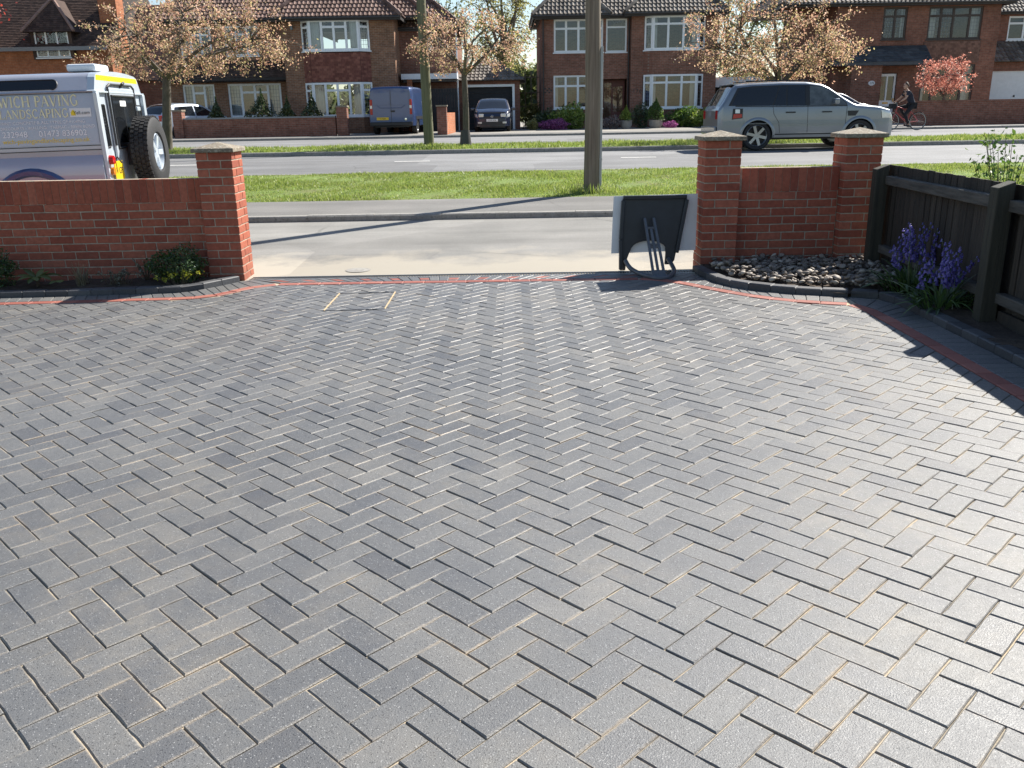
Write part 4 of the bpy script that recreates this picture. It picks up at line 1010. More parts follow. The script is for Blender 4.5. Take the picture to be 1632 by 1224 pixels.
def hip_roof(house, x0, x1, y0, y1, ze, pitch, mat, base, tile=True, ov=.35, ridge_mat=None, sides=('front', 'left', 'right'), tw=.2, th=.3, gut=True):
    x0 -= ov; x1 += ov; y0 -= ov; y1 += ov; W_, D = x1 - x0, y1 - y0; t = math.tan(R(pitch)); hr = min(W_, D) / 2; zr = ze + hr * t
    if W_ >= D: A, B = (x0 + hr, y0 + hr, zr), (x1 - hr, y0 + hr, zr)
    else: A, B = (x0 + hr, y0 + hr, zr), (x0 + hr, y1 - hr, zr)
    c = [(x0, y0, ze), (x1, y0, ze), (x1, y1, ze), (x0, y1, ze)]; mb = MB(); vs = c + [A, B]
    f = [(0, 1, 5, 4), (1, 2, 5), (2, 3, 4, 5), (3, 0, 4)] if W_ >= D else [(0, 1, 4), (1, 2, 5, 4), (2, 3, 5), (3, 0, 4, 5)]
    mb.add([(a - base[0], b - base[1], cc - base[2]) for a, b, cc in vs], f + [(3, 2, 1, 0)])
    roof = mb.build('roof', 'under', house)
    cs = math.cos(R(pitch)); sl = hr / cs; V_ = lambda dx, dy: (dx, dy, t)
    if tile:
        k = cs
        if 'front' in sides: tiles(roof, 'tiles', (x0, y0, ze), (1, 0, 0), V_(0, 1), 0, W_, sl if W_ >= D else sl, mat, tw, th, lambda v: v * k, lambda v: W_ - v * k, base=base)
        if 'left' in sides: tiles(roof, 'tiles', (x0, y1, ze), (0, -1, 0), V_(1, 0), 0, D, sl, mat, tw, th, lambda v: v * k, lambda v: D - v * k, base=base)
        if 'right' in sides: tiles(roof, 'tiles', (x1, y0, ze), (0, 1, 0), V_(-1, 0), 0, D, sl, mat, tw, th, lambda v: v * k, lambda v: D - v * k, base=base)
    rm = MB(); pr = [(c[0], A), (c[1], B if W_ >= D else A), (A, B), (c[3], A if W_ >= D else B), (c[2], B)]
    for a, b in pr:
        a, b = Vector(a) - Vector(base), Vector(b) - Vector(base); n = max(2, int((b - a).length / .33))
        for i in range(n):
            rm.tube([a.lerp(b, i / n) + Vector((0, 0, .03)), a.lerp(b, (i + .96) / n) + Vector((0, 0, .05))], [.10, .115], 7, True)
    rm.build('ridge_tiles', mat, roof, kind='stuff')
    if gut:
        g_ = MB(); g_.box(x0 - base[0] + .03, x1 - base[0] - .03, y0 - base[1] + .03, y0 - base[1] + .06, ze - base[2] - .16, ze - base[2] - .005)
        g_.box(x0 - base[0] + .03, x0 - base[0] + .06, y0 - base[1] + .062, y1 - base[1] - .03, ze - base[2] - .16, ze - base[2] - .005); g_.box(x1 - base[0] - .06, x1 - base[0] - .03, y0 - base[1] + .062, y1 - base[1] - .03, ze - base[2] - .16, ze - base[2] - .005)
        g_.box(x0 - base[0] + .062, x1 - base[0] - .062, y0 - base[1] + .062, y0 - base[1] + ov - .005, ze - base[2] - .15, ze - base[2] - .13)
        g_.build('fascia', 'fascia_dark', roof)
        g_ = MB(); g_.tube([(x0 - base[0], y0 - base[1] - .04, ze - base[2] - .05), (x1 - base[0], y0 - base[1] - .04, ze - base[2] - .05)], .055, 8); g_.build('gutter', 'fascia_dark', roof, smooth=60)
    return roof
def box_walls(house, x0, x1, y0, y1, z0, z1, mat, base, front_holes, skip=()):
    if 'front' not in skip: wall(house, Frame(x0, y0, 0, base), 0, x1 - x0, z0, z1, front_holes, mat, 'front_wall')
    if 'right' not in skip: wall(house, Frame(x1, y0, R(90), base), 0, y1 - y0, z0, z1, [], mat, 'side_wall')
    if 'left' not in skip: wall(house, Frame(x0, y1, R(-90), base), 0, y1 - y0, z0, z1, [], mat, 'side_wall')
    wall(house, Frame(x1, y1, R(180), base), 0, x1 - x0, z0, z1, [], mat, 'back_wall')
    mb = MB(); mb.box(x0 - base[0] + .02, x1 - base[0] - .02, y0 - base[1] + .25, y1 - base[1] - .02, 2.52, 2.72)       # upper floor
    mb.box(x0 - base[0] + .02, x1 - base[0] - .02, y0 - base[1] + 3.2, y0 - base[1] + 3.3, 0, z1 - base[2]); mb.build('inner_walls', 'room', house)
def bay(house, base, x0, x1, yw, yb, bands, mat_frame='upvc', side=.42, cols=(1, 1, 1, 1), lead_side=True, curt=.0, transom=.74, fan=None, leadtop=False):
    """canted bay: bands = [(kind, z0, z1)]"""
    dy = yw - yb; ang = math.atan2(dy, side); L = math.hypot(side, dy)
    frs = [(Frame(x0, yw, -ang, base), L), (Frame(x0 + side, yb, 0, base), x1 - x0 - 2 * side), (Frame(x1 - side, yb, ang, base), L)]
    for kind, z0, z1 in bands:
        for i, (fr, W_) in enumerate(frs):
            if kind == 'window':
                window(house, fr, 0, W_, z0, z1, cols if i == 1 else (1,), transom, mat_frame, inset=.0, lead=((0,) if (i != 1 and lead_side) else ('top' if leadtop else ())), curtains=(curt if i == 1 else 0), fan=fan if i == 1 else None)
            elif kind == 'tiles':
                mb = MB(); mb.quad(fr.p(0, -.03, z0), fr.p(W_, -.03, z0), fr.p(W_, -.03, z1), fr.p(0, -.03, z1)); pn = mb.build('bay_panel', 'under', house)
                flat_tiles(pn, 'tiles', Vector(fr.p(0, 0, z0)), (fr.u.x, fr.u.y, 0), (0, 0, 1), W_, z1 - z0, 'hung_tile')
            else:
                mb = MB(); mb.quad(fr.p(0, 0, z0), fr.p(W_, 0, z0), fr.p(W_, 0, z1), fr.p(0, 0, z1)); mb.build('bay_wall', kind, house)
    zt = max(b[2] for b in bands); mb = MB()
    for z in sorted({b[1] for b in bands} | {zt}): mb.add([(x0 - base[0], yw - base[1] + .2, z - base[2]), (x0 - base[0], yw - base[1], z - base[2]), (x0 + side - base[0], yb - base[1] + .01, z - base[2]), (x1 - side - base[0], yb - base[1] + .01, z - base[2]), (x1 - base[0], yw - base[1], z - base[2]), (x1 - base[0], yw - base[1] + .2, z - base[2])], [(0, 1, 2, 3, 4, 5)])
    mb.build('bay_slabs', 'room', house)

# ---------------------------------------------------------------- left house with the dormer
B = (-22.0, 47.0, .6)
h = thing('brick_house', 'orange brick house with steep dark tiled roof and dormer window, behind the signwritten vehicle', 'house', B)
box_walls(h, -29.0, -19.95, 47.0, 54.5, .6, 4.95, 'hb_orange', B, [])
# front roof slope, steep
mb = MB()
def L_(x, y, z): return (x - B[0], y - B[1], z - B[2])
mb.add([L_(-29.3, 46.6, 4.9), L_(-19.7, 46.6, 4.9), L_(-19.7, 50.75, 9.3), L_(-29.3, 50.75, 9.3), L_(-19.7, 54.9, 4.9), L_(-29.3, 54.9, 4.9)], [(0, 1, 2, 3), (3, 2, 4, 5), (1, 4, 2), (0, 3, 5)])
rf = mb.build('roof', 'under', h)
flat_tiles(rf, 'tiles', L_(-29.3, 46.6, 4.92), (1, 0, 0), (0, 4.15, 4.4), 9.6, 6.0, 'plain_tile', .17, .115)
# gable end with the lit slope beyond the chimney
mb = MB(); mb.add([L_(-19.72, 47.0, 4.95), L_(-19.72, 54.5, 4.95), L_(-19.72, 50.75, 9.2)], [(0, 1, 2)]); mb.build('gable', 'hb_orange', h)
# catslide wing running back on the right
mb = MB(); mb.add([L_(-19.7, 48.0, 3.4), L_(-17.6, 48.0, 3.4), L_(-17.6, 53.0, 3.4), L_(-19.7, 53.0, 3.4), L_(-19.7, 48.0, .6), L_(-17.6, 48.0, .6), L_(-17.6, 53.0, .6), L_(-19.7, 53.0, .6)], [(4, 5, 1, 0), (5, 6, 2, 1), (7, 4, 0, 3), (0, 1, 2, 3)]); mb.build('side_wing', 'hb_dark', h)
mb = MB(); mb.add([L_(-19.9, 47.7, 3.3), L_(-17.3, 47.7, 3.3), L_(-17.3, 53.2, 3.3), L_(-19.9, 53.2, 3.3), L_(-19.9, 50.5, 7.2), L_(-18.2, 50.5, 7.2)], [(0, 1, 5, 4), (1, 2, 5), (2, 3, 4, 5)]); rw = mb.build('wing_roof', 'under', h)
M['pale_tile'] = pieces('sunlit_plain_tiles', [(0, (.20, .13, .105)), (1, (.30, .20, .165))], .8, .3, .2, 3, .2, 60, .005)  # plain tiles again, with the sunlight put into a paler colour
flat_tiles(rw, 'tiles', L_(-19.9, 47.7, 3.32), (1, 0, 0), (0, 2.8, 3.9), 2.6, 4.8, 'pale_tile', .17, .115, right=lambda v: 2.6 - v * .19)
# dormer
fr = Frame(-23.72, 46.72, 0, B)
wall(h, fr, 0, 2.05, 4.35, 5.74, [(.18, 1.87, 4.46, 5.70)], 'plain_tile', 'dormer_front', .15)
window(h, fr, .18, 1.87, 4.44, 5.70, (1, 1, 1), None, 'upvc', .03, .07, curtains=.22, lead=(0, 1, 2))
for x in (-23.72, -21.67): MB().add([L_(x, 46.72, 4.6), L_(x, 48.3, 4.6), L_(x, 48.3, 5.74), L_(x, 46.72, 5.74)], [(0, 1, 2, 3)]).build('dormer_cheek', 'plain_tile', h)
apx, apz = -22.70, 7.25
mb = MB(); mb.add([L_(-24.0, 46.45, 5.62), L_(-21.4, 46.45, 5.62), L_(apx, 47.5, apz), L_(apx, 50.6, apz), L_(-24.0, 49.0, 5.62), L_(-21.4, 49.0, 5.62)], [(0, 1, 2), (0, 2, 3, 4), (1, 5, 3, 2), (0, 4, 5, 1)]); dm = mb.build('dormer_roof', 'plain_tile', h)
flat_tiles(dm, 'tiles', L_(-24.0, 46.45, 5.63), (1, 0, 0), (0, 1.05, 1.62), 2.6, 1.9, 'plain_tile', .17, .115, left=lambda v: v * .67, right=lambda v: 2.6 - v * .67)
mb = MB(); mb.tube([L_(-21.4, 46.45, 5.66), L_(apx, 47.5, apz + .04)], .08, 6); mb.tube([L_(-24.0, 46.45, 5.66), L_(apx, 47.5, apz + .04)], .08, 6); mb.build('hip_tiles', 'pale_tile', dm)
mb = MB(); mb.box(*[v for v in (-29.0 + 22, -19.9 + 22)], -.52, -.42, 4.15, 4.33); mb.build('gutter', 'lead', h)
ch = MB(); ch.box(-20.55 + 22, -19.65 + 22, .7, 1.6, 3.9, 9.2); cho = ch.build('chimney', 'hb_orange', h); MB().box(-20.62 + 22, -19.58 + 22, .62, 1.68, 8.9, 9.1).build('corbel', 'hb_orange', cho)

# ---------------------------------------------------------------- house with the tile-hung bay
B = (-10.4, 43.5, .6)
h = thing('brick_house', 'brown brick house with brown pantiled hipped roof and tile-hung bay, behind the blue van', 'house', B)
# left half, set back
fr = Frame(-16.6, 45.0, 0, B)
hl = [(.75, 2.30, 1.42, 2.98), (2.95, 5.55, 1.42, 2.98), (3.05, 3.75 + .9, 4.25, 5.60), (.9, 2.4, 4.25, 5.60)]
wall(h, fr, 0, 6.2, .6, 5.9, hl, 'hb_brown', 'front_wall')
window(h, fr, .75, 2.30, 1.42, 2.98, (1, 1.1, 1), .74, curtains=.26, fan=(1,), lead=(0, 2))
window(h, fr, 2.95, 5.55, 1.42, 2.98, (1, 1, 1, 1), .74, curtains=.24, lead=(0, 3), fan=(1, 2))
window(h, fr, 3.05, 4.65, 4.25, 5.60, (1, 1, 1), .72, curtains=.15); window(h, fr, .9, 2.4, 4.25, 5.60, (1, 1, 1), .72)
wall(h, Frame(-16.6, 51.5, R(-90), B), 0, 6.5, .6, 5.9, [], 'hb_brown', 'side_wall'); wall(h, Frame(-10.4, 51.5, R(180), B), 0, 6.2, .6, 5.9, [], 'hb_brown', 'back_wall')
MB().box(-16.58 + 10.4, -10.42 + 10.4, 1.8, 7.9, 2.62, 2.72).build('inner_walls', 'room', h)
# tiled lean-to over the ground floor windows
mb = MB(); mb.add([(-16.7 + 10.4, .65, 2.62), (-10.42 + 10.4, .65, 2.62), (-10.42 + 10.4, 1.49, 3.45), (-16.7 + 10.4, 1.49, 3.45), (-16.7 + 10.4, .65, 2.5), (-10.42 + 10.4, .65, 2.5), (-10.42 + 10.4, 1.49, 2.45), (-16.7 + 10.4, 1.49, 2.45)], [(0, 1, 2, 3), (4, 5, 1, 0), (7, 6, 5, 4), (0, 3, 7, 4)]); lt = mb.build('lean_to_roof', 'under', h)
flat_tiles(lt, 'tiles', (-16.7 + 10.4, .65, 2.63), (1, 0, 0), (0, .84, .83), 6.28, 1.16, 'plain_tile', .17, .115)
hip_roof(h, -16.6, -4.0, 45.0, 51.5, 5.88, 40, 'pantile', B, sides=('front', 'left'))
# right half, coming forward
holes = [(.95, 4.05, 4.28, 5.60), (.95, 4.05, 1.36, 2.90)]
wall(h, Frame(-10.4, 43.5, 0, B), 0, 5.2, .6, 5.75, holes, 'hb_brown', 'front_wall')
wall(h, Frame(-5.2, 43.5, R(90), B), 0, 2.1, .6, 5.75, [], 'hb_brown', 'side_wall'); wall(h, Frame(-10.4, 45.1, R(-90), B), 0, 1.6, .6, 5.75, [], 'hb_brown', 'side_wall')
MB().box(.02, 5.18, .3, 3.0, 2.7, 2.8).build('inner_walls', 'room', h)
bay(h, B, -9.50, -6.36, 43.5, 43.10, [('window', 1.38, 2.90), ('tiles', 2.92, 4.20), ('window', 4.30, 5.62), ('hb_brown', .6, 1.36)], cols=(1, .95, .95, 1), curt=.2, fan=(1, 2), transom=.77)
hip_roof(h, -10.4, -5.2, 43.35, 50.0, 5.74, 40, 'pantile', B, ov=.42)
# recessed wing on the right
hw = [(.98, 1.60, 4.45, 5.36)]
wall(h, Frame(-5.2, 45.5, 0, B), 0, 2.75, .6, 5.42, hw, 'hb_red', 'front_wall'); window(h, Frame(-5.2, 45.5, 0, B), .98, 1.60, 4.45, 5.36, (1,), .55, curtains=0)
wall(h, Frame(-2.45, 45.5, R(90), B), 0, 6, .6, 5.42, [], 'hb_red', 'side_wall')
hip_roof(h, -9.0, -2.45, 45.5, 51.3, 5.42, 40, 'pantile', B, ov=.35, sides=('front', 'right'))
MB().box(-5.06 + 10.4, -2.38 + 10.4, .75, 1.99, 2.42, 2.67).build('porch_fascia', 'white_paint', h)
mb = MB(); mb.box(-4.80 + 10.4, -4.56 + 10.4, .85, 1.05, 0, 2.415); mb.build('porch_post', 'hb_orange', h)
mb = MB(); mb.box(-5.0 + 10.4, -2.45 + 10.4, 1.0, 1.98, 2.3, 2.41); mb.build('porch_ceiling', 'fascia_dark', h)
gate = thing('timber_gates', 'dark vertical boarded gates beside the house with the blue van', 'gate', (-4.56, 44.75, .6))
for k in range(16): MB().box(.02 + k * .132, .02 + k * .132 + .122, 0, .03, .02, 1.98 + .02 * random.random()).build('board', 'dark_gate', gate)
for z in (.3, 1.0, 1.7): MB().box(0, 2.14, .031, .07, z, z + .12).build('ledge', 'dark_gate', gate)
mb = MB(); mb.tube([(-2.42 + 10.4, 1.9, 0), (-2.42 + 10.4, 1.9, 4.8)], .04, 8); mb.build('downpipe', 'upvc', h)
mb = MB(); mb.box(.42, .52, -.12, -.003, 4.65, 4.85); mb.build('wall_lamp', 'lead', h)

# garage with the parked hatchback
B = (-1.0, 46.0, .6)
gr = thing('garage', 'low brick garage with white framed dark opening and tiled roof', 'garage', B)
wall(gr, Frame(-2.45, 46, 0, B), 0, 3.1, .6, 2.95, [(.33, 2.80, .6, 2.74)], 'hb_dark', 'front_wall'); wall(gr, Frame(.65, 46, R(90), B), 0, 5.5, .6, 2.95, [], 'hb_dark', 'side_wall'); wall(gr, Frame(-2.45, 51.5, R(-90), B), 0, 5.5, .6, 2.95, [], 'hb_dark', 'side_wall'); wall(gr, Frame(.65, 51.5, R(180), B), 0, 3.1, .6, 2.95, [], 'hb_dark', 'back_wall')
mb = MB(); F_ = Frame(-2.45, 46, 0, B); F_.box(mb, .30, .42, -.10, .02, .6, 2.78); F_.box(mb, 2.72, 2.84, -.10, .02, .6, 2.78); F_.box(mb, .42, 2.72, -.10, .02, 2.66, 2.78); mb.build('door_frame', 'upvc', gr)
mb = MB()
for k in range(7): F_.box(mb, .43, 2.71, -.22, -.19, .62 + k * .29, .62 + k * .29 + .28)
mb.build('roller_door', 'garage_dark', gr)
mb = MB(); mb.add([(-1.75, -.35, 2.35), (1.95, -.35, 2.35), (1.95, 5.8, 2.35), (-1.75, 5.8, 2.35), (-.2, 1.5, 3.4), (.4, 1.5, 3.4), (-.2, 4.3, 3.4), (.4, 4.3, 3.4)], [(0, 1, 5, 4), (1, 2, 7, 5), (2, 3, 6, 7), (3, 0, 4, 6), (4, 5, 7, 6), (3, 2, 1, 0)]); rf = mb.build('roof', 'under', gr)
tiles(rf, 'tiles', (-1.75, -.35, 2.35), (1, 0, 0), (0, 1.85, 1.05), 0, 3.7, 2.12, 'pantile_grey', .2, .3, lambda v: v * .73, lambda v: 3.7 - v * .73)

# ---------------------------------------------------------------- house with white windows behind the timber pole
B = (6.0, 46.5, .6)
h = thing('brick_house', 'red-brown brick house with white windows and red front door, behind the tall timber pole', 'house', B)
fr = Frame(1.76, 46.5, 0, B)
hl = [(.62, 3.08, 4.24, 5.78), (.60, 3.08, 1.56, 3.16), (3.22, 4.26, 4.22, 5.77), (3.10, 4.32, .6, 2.95)]
wall(h, fr, 0, 4.45, .6, 5.95, hl, 'hb_red', 'front_wall')
window(h, fr, .62, 3.08, 4.24, 5.78, (1, 1, 1, 1), .72, fan=(0, 1, 2, 3)); window(h, fr, .60, 3.08, 1.56, 3.16, (1, 1, 1, 1), .68, lead='top', curtains=.1)
window(h, fr, 3.22, 4.26, 4.22, 5.77, (1,), .75, lead='top', bar=.075)
# recessed porch with the red door
mb = MB(); fr.box(mb, 3.10, 4.32, -.9, -.85, .6, 2.95); pd = mb.build('porch_back', 'hb_red', h)
mb = MB(); fr.box(mb, 3.14, 3.24, -.84, -.76, .62, 2.9); fr.box(mb, 3.62, 3.70, -.84, -.76, .62, 2.9); fr.box(mb, 4.20, 4.30, -.84, -.76, .62, 2.9); fr.box(mb, 3.24, 3.62, -.84, -.76, 2.80, 2.9); fr.box(mb, 3.24, 3.62, -.84, -.76, .62, 1.1); fr.box(mb, 3.70, 4.20, -.84, -.76, .62, 1.35); fr.box(mb, 3.70, 4.20, -.84, -.76, 2.6, 2.9)
do = mb.build('door', 'red_door', h)
for a, b, c, d in ((3.24, 3.62, 1.1, 2.8), (3.70, 4.20, 1.35, 2.6)): q = MB(); q.quad(fr.p(a, -.8, c), fr.p(b, -.8, c), fr.p(b, -.8, d), fr.p(a, -.8, d)); q.build('pane', 'glass', do)
wall(h, Frame(1.76, 53.5, R(-90), B), 0, 7, .6, 5.95, [], 'hb_dark', 'side_wall'); wall(h, Frame(10.45, 53.5, R(180), B), 0, 8.7, .6, 5.95, [], 'hb_red', 'back_wall')
MB().box(-4.2, 4.4, .3, 6.9, 2.6, 2.7).build('inner_walls', 'room', h)
fr2 = Frame(6.19, 46.0, 0, B)
hl = [(.62, 3.62, 4.24, 5.80), (.60, 3.62, 1.48, 3.10)]
wall(h, fr2, 0, 4.26, .6, 5.95, hl, 'hb_red', 'front_wall'); wall(h, Frame(6.19, 46.5, R(-90), B), 0, .5, .6, 5.95, [], 'hb_red', 'side_wall'); wall(h, Frame(10.45, 46.0, R(90), B), 0, 7.5, .6, 5.95, [], 'hb_red', 'side_wall')
bay(h, B, 6.83, 9.80, 46.0, 45.72, [('window', 1.50, 3.10), ('hb_red', 3.11, 4.22), ('window', 4.25, 5.80), ('hb_red', .6, 1.48)], cols=(1, 1, 1), side=.36, transom=.76, curt=.12)
hip_roof(h, 1.76, 10.45, 46.5, 53.5, 5.93, 41, 'pantile_grey', B, sides=('front', 'left', 'right')); hip_roof(h, 6.19, 10.45, 45.85, 52.0, 5.95, 41, 'pantile_grey', B, ov=.42)
hip_roof(h, 1.70, 4.75, 46.35, 52.0, 5.945, 43, 'pantile_grey', B, ov=.40, sides=('front', 'left'))
M['number_dark'] = simple('dark_house_number', (.03, .03, .03), .5)
t = inst('house_number', text_mesh('176', .26, 'number_dark', 1.25), h, Matrix.Translation((6.30 - 6.0, 46.0 - 46.5 - .012, 1.66)) @ Euler((R(90), 0, 0)).to_matrix().to_4x4())
mb = MB(); mb.tube([(-4.2 + .05, -.08, .0), (-4.2 + .05, -.08, 5.2)], .04, 8); mb.tube([(.12, -.1, 0), (.12, -.1, 5.2)], .04, 8); mb.build('downpipes', 'fascia_dark', h)
# ornamental openings in the brickwork
mb = MB()
for i in range(4):
    for j in range(3):
        if (i + j) % 2 == 0: fr.box(mb, .14 + i * .10, .23 + i * .10, -.002, .004, 2.32 + j * .09, 2.39 + j * .09)
mb.build('brick_lattice', 'number_dark', h)

# carport between the houses
B = (12.3, 47.5, .6)
cp_ = thing('carport', 'flat-roofed carport with white fascia behind the silver estate', 'carport', B)
MB().box(-1.8, 1.5, -.5, -.4, 1.88, 2.36).build('fascia', 'white_paint', cp_); MB().box(-1.8, 1.5, -.39, 5, 2.2, 2.3).build('roof', 'under', cp_)
MB().box(-1.8, 1.5, 4.9, 5.0, 0, 2.19).build('back_wall', 'dark_gate', cp_); MB().box(-1.75, -1.62, -.38, -.26, 0, 2.19).build('post', 'dark_gate', cp_); MB().box(1.36, 1.48, -.38, -.26, 0, 2.19).build('post', 'dark_gate', cp_)

# ---------------------------------------------------------------- house with dark windows on the right
B = (19.8, 45.0, .6)
h = thing('brick_house', 'dark red brick house with brown window frames, slate porch roof and white front door', 'house', B)
fr = Frame(15.9, 45.0, 0, B)
hl = [(2.22, 3.38, 4.48, 5.92), (4.40, 7.0, 4.44, 5.92), (4.35, 6.95, 1.3, 3.30), (2.30, 3.20, .6, 2.96)]
wall(h, fr, 0, 7.85, .6, 6.12, hl, 'hb_dark', 'front_wall')
window(h, fr, 2.22, 3.38, 4.48, 5.92, (1, 1), .72, 'brown_frame', curtains=.14, lead=(0, 1)); window(h, fr, 4.40, 7.0, 4.44, 5.92, (1, 1, 1.3, 1), .72, 'brown_frame', curtains=.2, lead=(0, 1, 3)); window(h, fr, 4.35, 6.95, 1.3, 3.30, (1, 1.2, 1.2, 1), .75, 'brown_frame', curtains=.14)
wall(h, Frame(23.75, 45, R(90), B), 0, 7.5, .6, 6.12, [], 'hb_dark', 'side_wall'); wall(h, Frame(15.9, 52.5, R(-90), B), 0, 7.5, .6, 6.12, [], 'hb_dark', 'side_wall'); wall(h, Frame(23.75, 52.5, R(180), B), 0, 7.85, .6, 6.12, [], 'hb_dark', 'back_wall')
MB().box(-3.85, 3.9, .3, 7.3, 2.7, 2.8).build('inner_walls', 'room', h)
hip_roof(h, 13.6, 23.75, 45.0, 52.5, 6.12, 38, 'pantile_grey', B, ov=.45, sides=('front', 'left', 'right'))
wall(h, Frame(13.7, 46.2, 0, B), 0, 2.2, .6, 6.12, [], 'hb_dark', 'front_wall')
pn = MB(); fr.box(pn, 4.30, 7.05, -.001, .03, 3.36, 4.34); pn = pn.build('hung_panel', 'under', h)
flat_tiles(pn, 'tiles', Vector(fr.p(4.30, .035, 3.36)), (1, 0, 0), (0, 0, 1), 2.75, .98, 'hung_brown')
# slate porch
mb = MB(); mb.add([fr.p(-.5, 1.0, 3.42), fr.p(4.42, 1.0, 3.42), fr.p(4.25, .01, 4.20), fr.p(-.3, .01, 4.20), fr.p(-.5, 1.0, 3.28), fr.p(4.42, 1.0, 3.28), fr.p(4.42, .01, 3.28), fr.p(-.5, .01, 3.28), fr.p(4.42, .01, 3.42), fr.p(-.5, .01, 3.42)], [(0, 1, 2, 3), (4, 5, 1, 0), (7, 6, 5, 4), (1, 8, 2), (0, 3, 9), (5, 6, 8, 1), (7, 4, 0, 9)]); pr_ = mb.build('porch_roof', 'slate', h)
flat_tiles(pr_, 'slates', Vector(fr.p(-.5, 1.0, 3.43)), (1, 0, 0), (0, .99, .78), 4.9, 1.24, 'slate', .28, .2)
wall(h, Frame(16.55, 44.2, 0, B), 0, 1.45, .6, 3.28, [], 'hb_red', 'porch_wall'); wall(h, Frame(18.0, 44.2, R(90), B), 0, .8, .6, 3.28, [], 'hb_red', 'porch_wall'); wall(h, Frame(16.55, 45, R(-90), B), 0, .8, .6, 3.28, [], 'hb_red', 'porch_wall')
# white door with two long panes
mb = MB(); D0, D1 = 2.32, 3.18
fr.box(mb, D0, D0 + .10, -.14, -.08, .62, 2.92); fr.box(mb, D1 - .10, D1, -.14, -.08, .62, 2.92); fr.box(mb, D0 + .10, D1 - .10, -.14, -.08, 2.80, 2.92); fr.box(mb, D0 + .10, D1 - .10, -.14, -.08, .62, 1.68); fr.box(mb, (D0 + D1) / 2 - .04, (D0 + D1) / 2 + .04, -.14, -.08, 1.68, 2.80)
do = mb.build('door', 'upvc', h)
for a, b in ((D0 + .10, (D0 + D1) / 2 - .04), ((D0 + D1) / 2 + .04, D1 - .10)): q = MB(); q.quad(fr.p(a, -.11, 1.68), fr.p(b, -.11, 1.68), fr.p(b, -.11, 2.8), fr.p(a, -.11, 2.8)); q.build('pane', 'glass', do)
M['brass'] = simple('brass', (.45, .30, .10), .35, .8)
mb = MB(); fr.box(mb, 2.62, 2.90, -.08, -.07, 1.52, 1.60); mb.build('letter_plate', 'brass', do); mb = MB(); fr.box(mb, 3.10, 3.14, -.08, -.03, 1.62, 1.78); mb.build('handle', 'brass', do)
mb = MB(); mb.lathe([(0, 0), (.14, 0), (.14, .02), (0, .02)], 20, Matrix.Translation((17.55 - B[0], 44.2 - B[1] - .021, 1.88)) @ Matrix.Rotation(R(90), 4, 'X') @ Matrix.Diagonal((1.15, .8, -1, 1))); pq = mb.build('name_plaque', 'white_paint', h)
inst('plaque_number', text_mesh('172', .15, 'number_dark', 1.0, 'CENTER'), pq, Matrix.Translation((17.55 - B[0], 44.2 - B[1] - .05, 1.83)) @ Euler((R(90), 0, 0)).to_matrix().to_4x4())

# ---------------------------------------------------------------- house at the right edge
B = (27.2, 48.0, .6)
h = thing('brick_house', 'brick house with white window and white garage door, cut off by the picture edge', 'house', B)
fr = Frame(25.05, 48.0, 0, B); wall(h, fr, 0, 6.5, .6, 5.95, [(.75, 2.4, 4.55, 5.70)], 'hb_dark', 'front_wall'); window(h, fr, .75, 2.4, 4.55, 5.70, (1, 1), .7)
wall(h, Frame(25.05, 54, R(-90), B), 0, 6, .6, 5.95, [], 'hb_dark', 'side_wall'); wall(h, Frame(31.55, 48, R(90), B), 0, 6, .6, 5.95, [], 'hb_dark', 'side_wall'); wall(h, Frame(31.55, 54, R(180), B), 0, 6.5, .6, 5.95, [], 'hb_dark', 'back_wall')
hip_roof(h, 25.05, 31.55, 48, 54, 5.93, 38, 'pantile_grey', B, sides=('front', 'left'))
# garage wing in front
fg = Frame(24.45, 47.0, 0, B); wall(h, fg, 0, 5.2, .6, 3.50, [(.30, 3.0, .6, 3.02)], 'hb_dark', 'garage_wall'); wall(h, Frame(24.45, 48.6, R(-90), B), 0, 1.6, .6, 3.5, [], 'hb_dark', 'garage_wall')
mb = MB(); fg.box(mb, .30, 3.0, -.12, -.08, .62, 3.02); gd = mb.build('garage_door', 'white_paint', h)
mb = MB()
for k in range(5): fg.box(mb, .34, 2.96, -.079, -.068, .72 + k * .46, .72 + k * .46 + .40)
mb.build('door_panels', 'white_paint', gd); mb = MB(); fg.box(mb, 1.6, 1.68, -.068, -.04, 1.75, 1.85); mb.build('handle', 'fascia_dark', gd)
mb = MB(); mb.add([fg.p(-.15, .35, 3.45), fg.p(5.4, .35, 3.45), fg.p(5.4, -1.0, 4.5), fg.p(-.15, -1.0, 4.5), fg.p(-.15, -1.0, 3.45), fg.p(5.4, -1.0, 3.45)], [(0, 1, 2, 3), (0, 3, 4), (1, 5, 2), (0, 4, 5, 1)]); rg = mb.build('garage_roof', 'under', h)
tiles(rg, 'tiles', fg.p(-.15, .35, 3.45), (1, 0, 0), (0, 1.35, 1.05), 0, 5.5, 1.7, 'pantile_grey', .22, .3)

